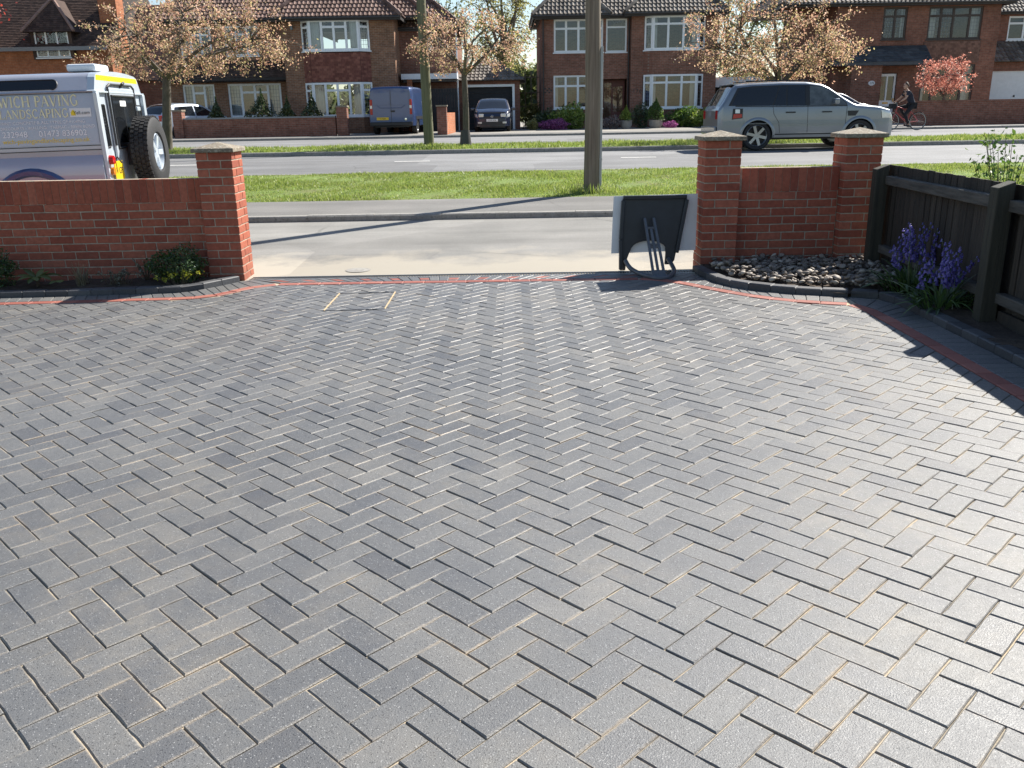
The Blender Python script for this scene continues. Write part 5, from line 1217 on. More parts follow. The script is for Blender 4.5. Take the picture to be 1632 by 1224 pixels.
# ---------------------------------------------------------------- front garden walls
def low_wall(name, label, x0, x1, y, z0, z1, mat='low_brick', piers=(), cap=True):
    o = thing(name, label, 'wall', ((x0 + x1) / 2, y, z0)); cx = (x0 + x1) / 2
    MB().box(x0 - cx, x1 - cx, 0, .22, -.1, z1 - z0).build('brickwork', mat, o)
    if cap: MB().box(x0 - cx, x1 - cx, -.03, .25, z1 - z0 + .002, z1 - z0 + .06).build('coping', 'hb_dark' if cap == 2 else 'lead' if cap == 3 else 'cap', o)
    for px, pw, pz in piers:
        m = MB(); m.box(px - cx - pw / 2, px - cx + pw / 2, -.10, .32, -.1, pz - z0); p_ = m.build('pier', mat, o); MB().box(px - cx - pw / 2 - .03, px - cx + pw / 2 + .03, -.13, .35, pz - z0 + .002, pz - z0 + .07).build('pier_cap', 'cap', p_)
    return o
low_wall('front_wall', 'low dark brick front wall with pier, below the white bay windows', -14.0, -7.35, 38.9, .58, 1.36, piers=((-7.05, .45, 1.76), (-14.05, .4, 1.70)), cap=3)
o = low_wall('front_wall', 'low brick front wall below the red maple, beside the cyclist', 17.1, 25.5, 38.9, .58, 1.56, cap=2)
o = thing('boundary_wall', 'short brick wall with square pier between the blue van and the garage', 'wall', (-2.7, 37.5, .55))
MB().box(-.2, .2, 0, .4, -.1, 1.16).build('pier', 'low_brick', o); MB().box(-.23, .23, -.03, .43, 1.162, 1.22).build('pier_cap', 'cap', o)
mb = MB(); mb.add([(.0, .401, -.1), (.2, .401, -.1), (.32, 4.0, -.1), (.12, 4.0, -.1), (.0, .401, .92), (.2, .401, .92), (.32, 4.0, .92), (.12, 4.0, .92)], [(0, 3, 2, 1), (4, 5, 6, 7), (0, 1, 5, 4), (1, 2, 6, 5), (2, 3, 7, 6), (3, 0, 4, 7)]); mb.build('brickwork', 'hb_orange', o)
# open timber screen beyond the garage
o = thing('garden_screen', 'pale trellis screen between the garage and the white-windowed house', 'fence', (1.15, 50, .6))
M['pale_wood'] = simple('pale_timber', (.26, .21, .15), .85, var=.25)
for k in range(4): MB().box(-.5 + k * .32, -.44 + k * .32, 0, .05, 0, 2.9).build('upright', 'pale_wood', o)
for z in (.4, 1.1, 1.8, 2.6): MB().box(-.52, .58, .051, .08, z, z + .06).build('rail', 'pale_wood', o)
# ================================================================ VEHICLES
def paint(name, c, metal=.0, rough=.3, flake=False):
    m, nt, b = new_mat(name); p = pos(nt)
    lk(nt, ramp(nt, noise(nt, p, 2.5, 4), [(.3, tuple(x * .95 for x in c)), (.7, tuple(min(1, x * 1.05) for x in c))]), b.inputs['Base Color'])
    b.inputs['Metallic'].default_value = metal; b.inputs['Roughness'].default_value = rough; b.inputs['Coat Weight'].default_value = 1.0; b.inputs['Coat Roughness'].default_value = .03
    return m
M['silver'] = paint('silver_paint', (.21, .235, .265), .6, .36)
M['van_blue'] = paint('blue_paint', (.045, .085, .21), .25, .35)
M['navy'] = paint('navy_paint', (.012, .018, .045), .1, .3)
M['white_car'] = paint('pale_silver_paint', (.50, .55, .62), .35, .35)
M['lr_side'] = paint('shaded_silver_side', (.40, .41, .47), .25, .38)  # pale body greyed: shade and sky reflection put into the colour
M['lr_white'] = paint('white_body', (.54, .60, .66), .05, .3)
M['car_glass'] = simple('tinted_car_glass', (.012, .014, .017), .04, spec=.7, var=.05)
M['car_glass_pale'] = simple('pale_car_glass', (.09, .10, .10), .04, spec=.8, var=.5, scale=5)
def make_cabin_glass():
    m = glass_mat('clear_car_glass', (.55, .62, .62), 1.2); return m
M['cabin_glass'] = make_cabin_glass()
M['tyre'] = simple('tyre_rubber', (.018, .018, .019), .75, var=.2, bumps=.3, bscale=80)
M['alloy'] = simple('alloy_wheel', (.34, .35, .36), .3, .85, var=.06)
M['dark_trim'] = simple('dark_trim', (.02, .02, .022), .5, var=.1)
M['lamp_red'] = simple('red_lamp', (.45, .012, .012), .12, var=.1)
M['lamp_clear'] = simple('clear_lamp', (.6, .62, .63), .1, .3, var=.1)
M['lamp_amber'] = simple('amber_lamp', (.6, .2, .02), .15, var=.1)
M['plate_yellow'] = simple('yellow_plate', (.80, .52, .02), .35, var=.04)
M['plate_white'] = simple('white_plate', (.75, .75, .74), .35, var=.04)
M['ink'] = simple('black_lettering', (.012, .012, .012), .5)
M['chrome'] = simple('chrome', (.7, .7, .7), .1, 1.0)
def wheel(parent, x, y, z, r, w, rim_r, out, spokes=5, twin=False, face=None):
    """tyre as the wheel mesh, rim as its part; out = +1 or -1: which local y side shows"""
    base = Matrix.Translation((x, y, z)) @ Matrix.Rotation(R(-90 * out), 4, 'X')     # local z -> out
    t = MB(); hw = w / 2
    t.lathe([(rim_r, -hw * .9), (r * .93, -hw), (r * .985, -hw * .8), (r, -hw * .4), (r, hw * .4), (r * .985, hw * .8), (r * .93, hw), (rim_r + .01, hw * .92), (rim_r, hw * .8)], 32, base, True)
    wh = t.build('wheel', 'tyre', parent, smooth=40)
    d = MB(); d.lathe([(rim_r, -hw * .8), (rim_r, hw * .80), (rim_r * .95, hw * .88), (rim_r * .90, hw * .75), (rim_r * .88, -.02), (0.0, -.02)], 32, base); rm = d.build('rim', 'alloy', wh, smooth=35)
    bk = MB(); bk.lathe([(rim_r * .88, -.015), (0.001, -.015)], 24, base @ Matrix.Translation((0, 0, -.0))); bk.build('brake', 'dark_trim', rm)
    s = MB()
    for k in range(spokes):
        for dv in ((-.16, .16) if twin else (0,)):
            a = 2 * math.pi * (k + .5) / spokes + .3
            p0 = base @ Vector((math.cos(a + dv * .4) * .04, math.sin(a + dv * .4) * .04, hw * .62)); p1 = base @ Vector((math.cos(a + dv) * rim_r * .93, math.sin(a + dv) * rim_r * .93, hw * .70))
            up = base.to_3x3() @ Vector((0, 0, 1)); s.bar(p0, p1, rim_r * (.17 if twin else .26), .035, up)
    s.lathe([(0, hw * .72), (rim_r * .22, hw * .70), (rim_r * .24, hw * .5)], 16, base); s.build('spokes', 'alloy', rm)
    return wh
class Body:
    """vehicle shell along local +x (rear at 0, front at L), left side +y"""
    def __init__(s, L, W_, top, sill, axles, ra, zw, belt, tumble, plan, roofr=.10, low=.06):
        s.L, s.W, s.topp, s.sill, s.ax, s.ra, s.zw, s.belt, s.tum, s.planp, s.rr, s.low = L, W_, top, sill, axles, ra, zw, belt, tumble, plan, roofr, low
    def top(s, x): return interp(s.topp, x)
    def w(s, x, z):
        hw = s.W / 2 * interp(s.planp, x); zr = max(p[1] for p in s.topp)
        if z > s.belt: f = 1 - s.tum * ((z - s.belt) / (zr - s.belt)) ** 1.1
        else:
            t = (s.belt - z) / (s.belt - s.sill + 1e-6); f = 1 + .012 * math.sin(t * math.pi) - s.low * max(0, t - .55) ** 1.5
        hw *= f; u = (s.top(x) - z) / s.rr
        if u < 1: hw -= s.rr * .85 * (1 - math.sqrt(max(0, 1 - (1 - max(0, u)) ** 2)))
        return max(hw, .02)
    def bot(s, x):
        b = s.sill
        for a in s.ax:
            if abs(x - a) < s.ra: b = max(b, s.zw + math.sqrt(s.ra ** 2 - (x - a) ** 2))
        return b
    def xs(s):
        v = set(np.linspace(0, s.L, 40).round(3)) | {round(p[0], 3) for p in s.topp} | {round(p[0], 3) for p in s.planp}
        for a in s.ax: v |= set((a + s.ra * np.cos(np.linspace(0, math.pi, 21))).round(3)) | {round(a - s.ra - .002, 3), round(a + s.ra + .002, 3)}
        return sorted(x for x in v if 0 <= x <= s.L)
    def build(s, parent, mat, name='body'):
        xs = s.xs(); ts = list(np.linspace(0, .86, 11)) + [.90, .94, .97, .985, 1.0]; mb = MB()
        for sg in (1, -1):
            rows = []
            for x in xs:
                b, t = s.bot(x), s.top(x); rows.append([(x, sg * s.w(x, b + (t - b) * k), b + (t - b) * k) for k in ts])
            mb.grid(rows)
        rows = []
        for x in xs:
            hw = s.w(x, s.top(x)); rows.append([(x, hw * y, s.top(x) + .035 * (1 - y * y)) for y in np.linspace(-1, 1, 11)])
        mb.grid(rows)
        for x in (0, s.L):
            b, t = s.sill, s.top(x); rows = []
            for k in ts:
                z = b + (t - b) * k; hw = s.w(x, z); rows.append([(x, hw * y, z) for y in np.linspace(-1, 1, 9)])
            hw = s.w(x, t); rows.append([(x, hw * y, t + .035 * (1 - y * y)) for y in np.linspace(-1, 1, 9)]); mb.grid(rows)
        o = mb.build(name, mat, parent, smooth=32, fix=False)
        u = MB(); u.box(.08, s.L - .08, -s.W / 2 + .26, s.W / 2 - .26, s.sill - .06, s.belt - .05)
        for a in s.ax: pass
        u.build('underbody', 'dark_trim', parent); return o
    def patch(s, parent, name, lo, hi, mat, sides=(1, -1), e=.006, n=14, m=6):
        """panel on the flank between the lower and the upper (x,z) polyline"""
        out = []
        for sg in sides:
            def sample(pl, t):
                f = t * (len(pl) - 1); i = min(int(f), len(pl) - 2); q = f - i; return (pl[i][0] + (pl[i + 1][0] - pl[i][0]) * q, pl[i][1] + (pl[i + 1][1] - pl[i][1]) * q)
            rows = []
            for i in range(n + 1):
                a, b = sample(lo, i / n), sample(hi, i / n); r_ = []
                for j in range(m + 1):
                    x = a[0] + (b[0] - a[0]) * j / m; z = a[1] + (b[1] - a[1]) * j / m; r_.append((x, sg * (s.w(x, z) + e), z))
                rows.append(r_)
            out.append(MB().grid(rows).build(name, mat, parent, smooth=60))
        return out
    def deck(s, parent, name, x0, x1, y0, y1, mat, e=.008, n=10):
        rows = []
        for x in np.linspace(x0, x1, n):
            hw = s.w(x, s.top(x)); rows.append([(x, ease(y0, y1, t) * hw, s.top(x) + e + .035 * (1 - ease(y0, y1, t) ** 2)) for t in np.linspace(0, 1, 9)])
        return MB().grid(rows).build(name, mat, parent, smooth=60)
    def seam(s, parent, pts, sides=(1, -1), w=.010):
        for sg in sides:
            mb = MB()
            for a, b in zip(pts, pts[1:]):
                k = max(1, int(math.hypot(b[0] - a[0], b[1] - a[1]) / .1))
                for i in range(k):
                    p, q = [(ease(a[0], b[0], t), ease(a[1], b[1], t)) for t in (i / k, (i + 1) / k)]
                    mb.bar((p[0], sg * (s.w(*p) + .001), p[1]), (q[0], sg * (s.w(*q) + .001), q[1]), w, .006, (0, 1, 0))
            mb.build('panel_gap', 'dark_trim', parent)
    def arch(s, parent, mat='dark_trim', t=.05, e=.012):
        for a in s.ax:
            for sg in (1, -1):
                rows = []
                for k in np.linspace(0, math.pi, 25):
                    r_ = []
                    for rr in (s.ra - .005, s.ra + t * .5, s.ra + t):
                        x, z = a + rr * math.cos(k), s.zw + rr * math.sin(k); z = max(z, s.sill); r_.append((x, sg * (s.w(x, min(z, s.top(x) - .02)) + (e if rr < s.ra + t - .01 else .002)), z))
                    rows.append(r_)
                MB().grid(rows).build('wheel_arch', mat, parent, smooth=60)
def plate(parent, mat4, txt, w=.52, h=.11, mat='plate_white', size=.085):
    p = inst('number_plate', MB().box(-w / 2, w / 2, -.008, 0, -h / 2, h / 2).mesh('number_plate', mat), parent, mat4)
    inst('plate_lettering', text_mesh(txt, size, 'ink', 1.0, 'CENTER'), p, Matrix.Translation((0, -.011, -size * .35)) @ Euler((R(90), 0, 0)).to_matrix().to_4x4()); return p
REAR = Euler((0, 0, R(-90))).to_matrix().to_4x4()     # plate facing local -x
FRONT = Euler((0, 0, R(90))).to_matrix().to_4x4()

# ---------------------------------------------------------------- silver luxury estate car (right side shown)
v = thing('parked_car', 'silver off-road estate car parked on the main road behind the gate pillars', 'car', (5.28, 23.66, .425), 0.0); v.scale = (.935, .965, .925)
top = [(0, 1.02), (.04, 1.12), (.16, 1.30), (.34, 1.61), (.46, 1.715), (.9, 1.75), (1.7, 1.775), (2.35, 1.76), (2.75, 1.70), (2.95, 1.61), (3.35, 1.34), (3.62, 1.18), (3.75, 1.15), (4.3, 1.10), (4.62, 1.02), (4.72, .90), (4.76, .74)]
b = Body(4.76, 1.93, top, .33, (1.06, 3.80), .415, .385, 1.14, .19, [(0, .88), (.12, .95), (.5, .99), (1.2, 1.0), (3.6, 1.0), (4.3, .96), (4.62, .88), (4.76, .78)], .09)
b.build(v, 'silver')
# right flank is local -y
belt = [(.42, 1.19), (1.2, 1.165), (2.2, 1.15), (3.42, 1.15)]
b.patch(v, 'window_surround', [(.26, 1.175), (3.42, 1.14)], [(.50, 1.63), (.9, 1.672), (1.7, 1.69), (2.4, 1.685), (2.82, 1.635), (3.14, 1.43), (3.40, 1.21)], 'dark_trim', e=.003, n=30)
b.patch(v, 'rear_window', [(.34, 1.19), (1.42, 1.165)], [(.56, 1.61), (1.60, 1.655)], 'car_glass')
b.patch(v, 'door_window', [(1.46, 1.165), (1.78, 1.16)], [(1.64, 1.655), (1.80, 1.66)], 'car_glass')
b.patch(v, 'door_window', [(1.82, 1.16), (2.30, 1.155)], [(1.84, 1.66), (2.30, 1.66)], 'car_glass')
b.patch(v, 'door_window', [(2.42, 1.155), (3.40, 1.15)], [(2.42, 1.66), (2.80, 1.62), (3.12, 1.42), (3.36, 1.22)], 'car_glass_pale')
b.patch(v, 'window_trim', [(.44, 1.150), (1.2, 1.135), (2.2, 1.125), (3.42, 1.122)], [(.44, 1.172), (1.2, 1.152), (2.2, 1.142), (3.42, 1.138)], 'dark_trim', e=.010)
b.patch(v, 'crease', [(.66, .70), (3.36, .66)], [(.66, .712), (3.36, .672)], 'silver', e=.012)
b.patch(v, 'lower_cladding', [(1.50, .405), (3.36, .405)], [(1.50, .43), (3.36, .43)], 'dark_trim', e=.006)
b.patch(v, 'pillar', [(2.31, 1.155), (2.41, 1.155)], [(2.31, 1.665), (2.41, 1.665)], 'dark_trim', e=.008)
b.deck(v, 'windscreen', 2.80, 3.56, -.93, .93, 'car_glass'); b.deck(v, 'rear_screen', .06, .44, -.9, .9, 'car_glass')
b.seam(v, [(1.44, 1.15), (1.47, .95), (1.62, .72), (1.66, .45)]); b.seam(v, [(2.37, 1.15), (2.40, .45)]); b.seam(v, [(3.42, 1.15), (3.40, .55)])
b.patch(v, 'sill_trim', [(1.50, .335), (3.36, .335)], [(1.50, .40), (3.36, .40)], 'silver', e=.03)
b.arch(v, 'silver', .07, .022)
for x in (1.95, 2.92): b.patch(v, 'door_handle', [(x - .16, .965), (x + .10, .965)], [(x - .16, 1.00), (x + .10, 1.00)], 'dark_trim', e=.02, n=2, m=1)
b.patch(v, 'side_vent', [(3.46, .87), (3.66, .87)], [(3.44, 1.00), (3.74, 1.00)], 'dark_trim', e=.012)
b.patch(v, 'fuel_flap', [(.96, .93), (1.14, .93)], [(.96, 1.04), (1.14, 1.04)], 'silver', e=.008)
b.patch(v, 'rear_lamp', [(.36, .82), (.64, .85)], [(.38, 1.10), (.64, 1.10)], 'dark_trim', e=.010); b.patch(v, 'tail_lamp', [(.38, .84), (.62, .87)], [(.40, .96), (.62, .96)], 'lamp_red', e=.014); b.patch(v, 'reversing_lamp', [(.44, .98), (.56, .98)], [(.44, 1.08), (.56, 1.08)], 'lamp_clear', e=.017, n=3, m=2)
b.patch(v, 'headlamp', [(4.40, .80), (4.66, .80)], [(4.36, 1.0), (4.60, .98)], 'lamp_clear', e=.012)
for y in (.72, -.72): MB().box(-.012, .0, y - .1, y + .1, .83, 1.06).build('rear_lamp', 'lamp_red', v)
MB().box(-.07, -.004, -.82, .82, .42, .64).build('rear_bumper', 'silver', v, bevel=.03); MB().box(4.70, 4.80, -.72, .72, .42, .66).build('front_bumper', 'silver', v, bevel=.04)
MB().box(4.762, 4.78, -.5, .5, .68, .86).build('grille', 'dark_trim', v)
MB().box(.36, .62, -.66, .66, 1.70, 1.735).build('roof_spoiler', 'dark_trim', v, bevel=.01)
for sg in (1, -1):
    MB().box(3.02, 3.16, sg * 1.02 - .12, sg * 1.02 + .12, 1.17, 1.32).build('wing_mirror', 'silver', v, bevel=.04)
    mb = MB(); mb.tube([(.75, sg * .66, 1.80), (2.4, sg * .64, 1.81)], .018, 6); mb.build('roof_rail', 'dark_trim', v)
for x in (1.06, 3.80):
    for sg in (1, -1): wheel(v, x, sg * .845, .385, .385, .25, .285, sg, 6, False)

# ---------------------------------------------------------------- blue panel van, rear towards us
v = thing('panel_van', 'dark blue panel van parked on the drive with its rear doors towards the road', 'van', (-5.00, 39.3, .60), R(86))
top = [(0, 1.86), (.05, 1.93), (.5, 1.97), (2.6, 1.97), (3.3, 1.90), (3.6, 1.75), (4.15, 1.30), (4.75, 1.05), (4.95, .9), (5.0, .75)]
b = Body(5.0, 1.98, top, .36, (.95, 3.9), .36, .33, 1.10, .10, [(0, .93), (.08, .975), (.3, 1.0), (3.6, 1.0), (4.6, .94), (4.9, .84), (5.0, .76)], .12, .04)
b.build(v, 'van_blue')
b.patch(v, 'door_window', [(2.9, 1.16), (4.0, 1.14)], [(3.0, 1.62), (3.5, 1.60), (3.9, 1.32)], 'car_glass'); b.deck(v, 'windscreen', 3.45, 4.3, -.93, .93, 'car_glass')
b.patch(v, 'side_strip', [(.4, .62), (3.4, .62)], [(.4, .75), (3.4, .75)], 'dark_trim', e=.012); b.seam(v, [(2.75, 1.85), (2.75, .5)]); b.arch(v)
b.patch(v, 'load_window', [(.9, 1.18), (2.4, 1.16)], [(.9, 1.62), (2.4, 1.62)], 'van_blue', e=.004)
for sg in (1, -1):
    MB().box(-.022, .03, sg * .86 - .055, sg * .86 + .055, .83, 1.45).build('rear_lamp', 'lamp_red', v, bevel=.02)
    MB().box(-.026, -.02, sg * .86 - .045, sg * .86 + .045, 1.08, 1.2).build('reversing_lamp', 'lamp_clear', v)
    MB().box(-.012, .0, sg * .41 - .37, sg * .41 + .37, 1.22, 1.76).build('rear_door_panel', 'van_blue', v, bevel=.008)
    MB().box(3.55, 3.72, sg * 1.12 - .10, sg * 1.12 + .10, 1.12, 1.42).build('wing_mirror', 'dark_trim', v, bevel=.04)
MB().box(-.013, .0, -.006, .006, .50, 1.82).build('door_gap', 'dark_trim', v); MB().box(-.10, -.004, -.93, .93, .36, .52).build('rear_bumper', 'dark_trim', v, bevel=.03)
mb = MB(); pts = [(-.02, -.60, 1.20), (-.02, -.45, 1.10), (-.02, .45, 1.10), (-.02, .60, 1.20)]
mb.tube(pts, .012, 6); mb.build('door_crease', 'van_blue', v); MB().box(-.03, -.004, -.16, .02, .93, 1.0).build('door_handle', 'dark_trim', v)
plate(v, Matrix.Translation((-.02, .38, .66)) @ REAR, 'T1 KBX', mat='plate_yellow')
mb = MB(); mb.lathe([(0, 0), (.055, 0), (.05, -.01), (0, -.012)], 16, Matrix.Translation((-.015, -.63, .63)) @ Matrix.Rotation(R(90), 4, 'Y')); mb.build('badge', 'chrome', v)
for x in (.95, 3.9):
    for sg in (1, -1): wheel(v, x, sg * .86, .33, .33, .215, .21, sg, 5)

# ---------------------------------------------------------------- navy hatchback, nose towards us
def hatch(name, label, loc, rz, mat, plate_txt=None):
    v = thing(name, label, 'car', loc, rz)
    top = [(0, .80), (.04, .95), (.35, 1.28), (.6, 1.40), (1.1, 1.455), (1.9, 1.45), (2.3, 1.40), (2.55, 1.30), (3.1, .99), (3.25, .95), (3.7, .88), (3.88, .76), (3.95, .58)]
    b = Body(3.95, 1.68, top, .24, (.72, 3.18), .335, .30, .90, .22, [(0, .84), (.15, .95), (.6, 1.0), (3.0, 1.0), (3.5, .95), (3.8, .84), (3.95, .70)], .09)
    b.build(v, mat)
    b.patch(v, 'door_window', [(.55, .95), (1.75, .92)], [(.75, 1.30), (1.75, 1.36)], 'car_glass'); b.patch(v, 'door_window', [(1.82, .92), (2.95, .92)], [(1.82, 1.36), (2.35, 1.30), (2.75, 1.06)], 'car_glass')
    b.deck(v, 'windscreen', 2.38, 3.12, -.92, .92, 'car_glass'); b.deck(v, 'rear_screen', .06, .55, -.86, .86, 'car_glass'); b.arch(v, mat, .04, .008); b.seam(v, [(1.78, .9), (1.8, .35)]); b.seam(v, [(2.95, .9), (2.9, .4)])
    for sg in (1, -1):
        b.patch(v, 'headlamp', [(3.58, .66), (3.90, .62)], [(3.50, .80), (3.82, .77)], 'lamp_clear', sides=(sg,), e=.012)
        MB().box(3.86, 3.965, sg * .50 - .12, sg * .50 + .12, .64, .78).build('headlamp', 'lamp_clear', v, bevel=.03)
        MB().box(3.93, 3.985, sg * .56 - .09, sg * .56 + .09, .36, .44).build('fog_lamp', 'lamp_clear', v, bevel=.01)
        b.patch(v, 'rear_lamp', [(.02, .72), (.32, .74)], [(.05, .96), (.34, .98)], 'lamp_red', sides=(sg,), e=.012); MB().box(-.016, .05, sg * .60 - .09, sg * .60 + .09, .70, .95).build('rear_lamp', 'lamp_red', v, bevel=.02)
        MB().box(2.62, 2.76, sg * .94 - .1, sg * .94 + .1, .92, 1.05).build('wing_mirror', mat, v, bevel=.04)
    MB().box(3.955, 3.975, -.38, .38, .60, .67).build('grille', 'dark_trim', v); MB().box(3.955, 3.98, -.55, .55, .28, .44).build('air_intake', 'dark_trim', v)
    mb = MB(); mb.lathe([(.055, 0), (.062, .008), (.055, .016), (.045, .008)], 20, Matrix.Translation((3.975, 0, .665)) @ Matrix.Rotation(R(90), 4, 'Y'), True); mb.bar((3.985, -.035, .70), (3.985, 0, .63), .01, .008); mb.bar((3.985, .035, .70), (3.985, 0, .63), .01, .008); mb.build('badge', 'chrome', v)
    if plate_txt: plate(v, Matrix.Translation((3.985, 0, .50)) @ FRONT, plate_txt); 
    plate(v, Matrix.Translation((-.018, 0, .55)) @ REAR, plate_txt or 'EA', mat='plate_yellow')
    MB().box(-.06, -.004, -.72, .72, .30, .50).build('rear_bumper', mat, v, bevel=.03)
    for x in (.72, 3.18):
        for sg in (1, -1): wheel(v, x, sg * .735, .30, .30, .19, .205, sg, 5)
    return v
hatch('parked_car', 'navy blue hatchback parked nose-out in front of the garage', (-.62, 45.15, .60), R(-91), 'navy', 'LO59 ZDE')
hatch('parked_car', 'pale silver hatchback behind the cherry tree trunk, rear towards us', (-15.75, 40.3, .60), R(60), 'white_car', None)
hatch('parked_car', 'black hatchback parked behind the silver estate, by the white front door', (12.6, 41.2, .60), R(8), 'navy', None)

# ---------------------------------------------------------------- the signwritten commercial off-roader
lr = thing('utility_vehicle', 'white and silver signwritten utility vehicle with rear spare wheel, behind the garden wall', 'vehicle', (-4.335, 9.66, .0))
lr.rotation_euler = (0, R(-1.1), R(5.5))
# local: x<0 runs forward (to the left), y>0 runs to the off side; rear face at x=0
LW = 1.76
def prof_side(y_in=0.0):                                 # near side profile (y, z): sill, barrel shoulder, waist, gutter
    return [(.06, .52), (.015, .62), (.0, .80), (.0, .98), (.012, 1.03), (.038, 1.075), (.052, 1.10), (.050, 1.16), (.052, 1.20), (.070, 1.45), (.098, 1.735)]
pr = prof_side()
mb = MB(); mb.grid([[(x, y, z) for y, z in pr] for x in np.linspace(-4.3, 0, 30)]); mb.build('side_panel', 'lr_side', lr, smooth=28)
mb = MB(); mb.grid([[(x, LW - y, z) for y, z in pr] for x in np.linspace(-4.3, 0, 4)]); mb.build('side_panel', 'lr_side', lr, smooth=28)
# raised sign panel on the flank (flat, between waist and gutter)
def side_y(z): return interp([(z_, y_) for y_, z_ in pr], z)
mb = MB(); rows = [[(x, side_y(z) - .006, z) for z in np.linspace(1.215, 1.722, 6)] for x in (-1.95, -.012)]; mb.grid(rows); mb.build('sign_panel', 'lr_side', lr)
for z in (1.20, 1.155): mb = MB(); mb.box(-4.3, -.005, side_y(z) - .004, side_y(z) + .01, z - .004, z + .004); mb.build('panel_gap', 'dark_trim', lr)
# roof: sides lean in, rounded top edges
rpf = [(.075, 1.742), (.060, 1.752), (.075, 1.765), (.150, 1.895), (.185, 1.925), (.26, 1.945), (.55, 1.965), (LW / 2, 1.972)]
full_rp = rpf + [(LW - y, z) for y, z in rpf[-2::-1]]
mb = MB(); mb.grid([[(x, y, z) for y, z in full_rp] for x in np.linspace(-3.4, .012, 20)]); mb.add([(.012, y, z) for y, z in full_rp], [tuple(range(len(full_rp)))]); mb.build('roof', 'lr_side', lr, smooth=28)  # greyer side colour paints in the sky reflected along the roof
mb = MB(); mb.add([(.0128, y, z) for y, z in full_rp] + [(-.06, y + (.002 if y > LW / 2 else -.002), z + .002) for y, z in full_rp], [tuple(range(len(full_rp)))] + [(i, i + 1, len(full_rp) + i + 1, len(full_rp) + i) for i in range(len(full_rp) - 1)]); mb.build('roof_end', 'lr_white', lr)
# long dark quarter light in the roof side
def roof_y(z): return interp([(1.765, .075), (1.895, .150), (1.925, .185)], z)
n = 12; lo_, hi_ = [], []
mb = MB(); ring = []
for a in np.linspace(-math.pi / 2, math.pi / 2, 13): ring.append((-.42 + .055 * math.cos(a), 1.828 + .050 * math.sin(a)))
ring += [(-2.2, 1.878), (-2.2, 1.778)]
mb.add([(x, roof_y(z) - .006, z) for x, z in ring], [tuple(range(len(ring)))]); mb.build('roof_window', 'car_glass', lr)
mb = MB(); mb.tube([(x, roof_y(z) - .006, z) for x, z in ring], .007, 6); mb.build('window_seal', 'dark_trim', lr)
# rear face
rear = [(y, z) for y, z in pr] + [(LW - y, z) for y, z in pr[::-1]]
mb = MB(); mb.add([(.0, y, z) for y, z in rear], [tuple(range(len(rear)))]); mb.build('rear_panel', 'lr_white', lr, fix=True)
mb = MB(); mb.box(.001, .045, .03, .12, .62, 1.74); mb.build('corner_post', 'lr_white', lr, bevel=.012); mb = MB(); mb.box(.001, .045, LW - .12, LW - .03, .62, 1.74); mb.build('corner_post', 'lr_white', lr, bevel=.012)
def rbox(y0, y1, z0, z1, d0, d1, name, mat, bevel=.0, par=None): return MB().box(d0, d1, y0, y1, z0, z1).build(name, mat, par or lr, bevel=bevel)
door = rbox(.43, 1.33, .62, 1.80, .002, .035, 'rear_door', 'lr_white', .02)
rbox(.50, 1.26, 1.16, 1.70, .033, .042, 'door_window', 'car_glass', .03, door); 
mb = MB(); mb.tube([(.04, .49, 1.15), (.04, .49, 1.71), (.04, 1.27, 1.71), (.04, 1.27, 1.15), (.04, .49, 1.15)], .014, 6); mb.build('window_seal', 'dark_trim', door)
rbox(.86, .875, 1.17, 1.69, .036, .044, 'heater_bar', 'dark_trim', 0, door); rbox(.74, .94, 1.60, 1.66, .043, .046, 'window_sticker', 'white_board', 0, door)
mb = MB(); mb.tube([(.035, .43, 1.18), (.035, .43, 1.80), (.035, .50, 1.83), (.035, 1.26, 1.83), (.035, 1.33, 1.80), (.035, 1.33, 1.2)], .013, 6); mb.build('door_seal', 'dark_trim', lr)
for y0, y1 in ((.14, .33), (LW - .33, LW - .14)):
    q = rbox(y0, y1, 1.16, 1.62, .002, .008, 'corner_window', 'car_glass', .04); mb = MB(); mb.tube([(.008, y0, 1.18), (.008, y0 + .02, 1.61), (.008, y1 - .02, 1.61), (.008, y1, 1.18), (.008, y0, 1.16)], .011, 6); mb.build('window_seal', 'dark_trim', q)
for z in (.80, 1.15, 1.55): rbox(1.30, 1.42, z, z + .05, .03, .065, 'hinge', 'lr_white', .01)
M['hazard_yellow'] = simple('yellow_stripe', (.85, .62, .01), .4, var=.03)
mb = MB(); mb.add([(.014, y, z) for y, z in ((.17, 1.865), (LW - .17, 1.865), (LW - .19, 1.918), (.19, 1.918))], [(0, 1, 2, 3)]); mb.build('yellow_stripe', 'hazard_yellow', lr)
mb = MB(); mb.box(.0, .04, .04, LW - .04, 1.735, 1.755); mb.build('rear_gutter', 'lr_white', lr, bevel=.006)
mb = MB(); mb.tube([(.03, .86, 1.80), (.06, .86, 1.84), (.06, .93, 1.86), (.03, .95, 1.83)], .014, 6); mb.build('camera_bracket', 'dark_trim', lr)
for y in (.10, LW - .10):
    mb = MB(); mb.lathe([(0, .05), (.045, .045), (.05, .0)], 16, Matrix.Translation((.045, y, 1.04)) @ Matrix.Rotation(R(90), 4, 'Y')); mb.build('rear_lamp', 'lamp_red', lr, smooth=40)
    mb = MB(); mb.lathe([(0, .04), (.04, .035), (.042, .0)], 16, Matrix.Translation((.045, y, .92)) @ Matrix.Rotation(R(90), 4, 'Y')); mb.build('indicator_lamp', 'lamp_amber', lr, smooth=40)
plate(lr, Matrix.Translation((.06, .29, .92)) @ FRONT, 'V G9', w=.28, h=.20, mat='plate_yellow', size=.10)
mb = MB(); mb.tube([(.03, .20, 1.02), (.09, .22, 1.06), (.12, .25, 1.00)], .012, 6); mb.build('lamp_bracket', 'dark_trim', lr)
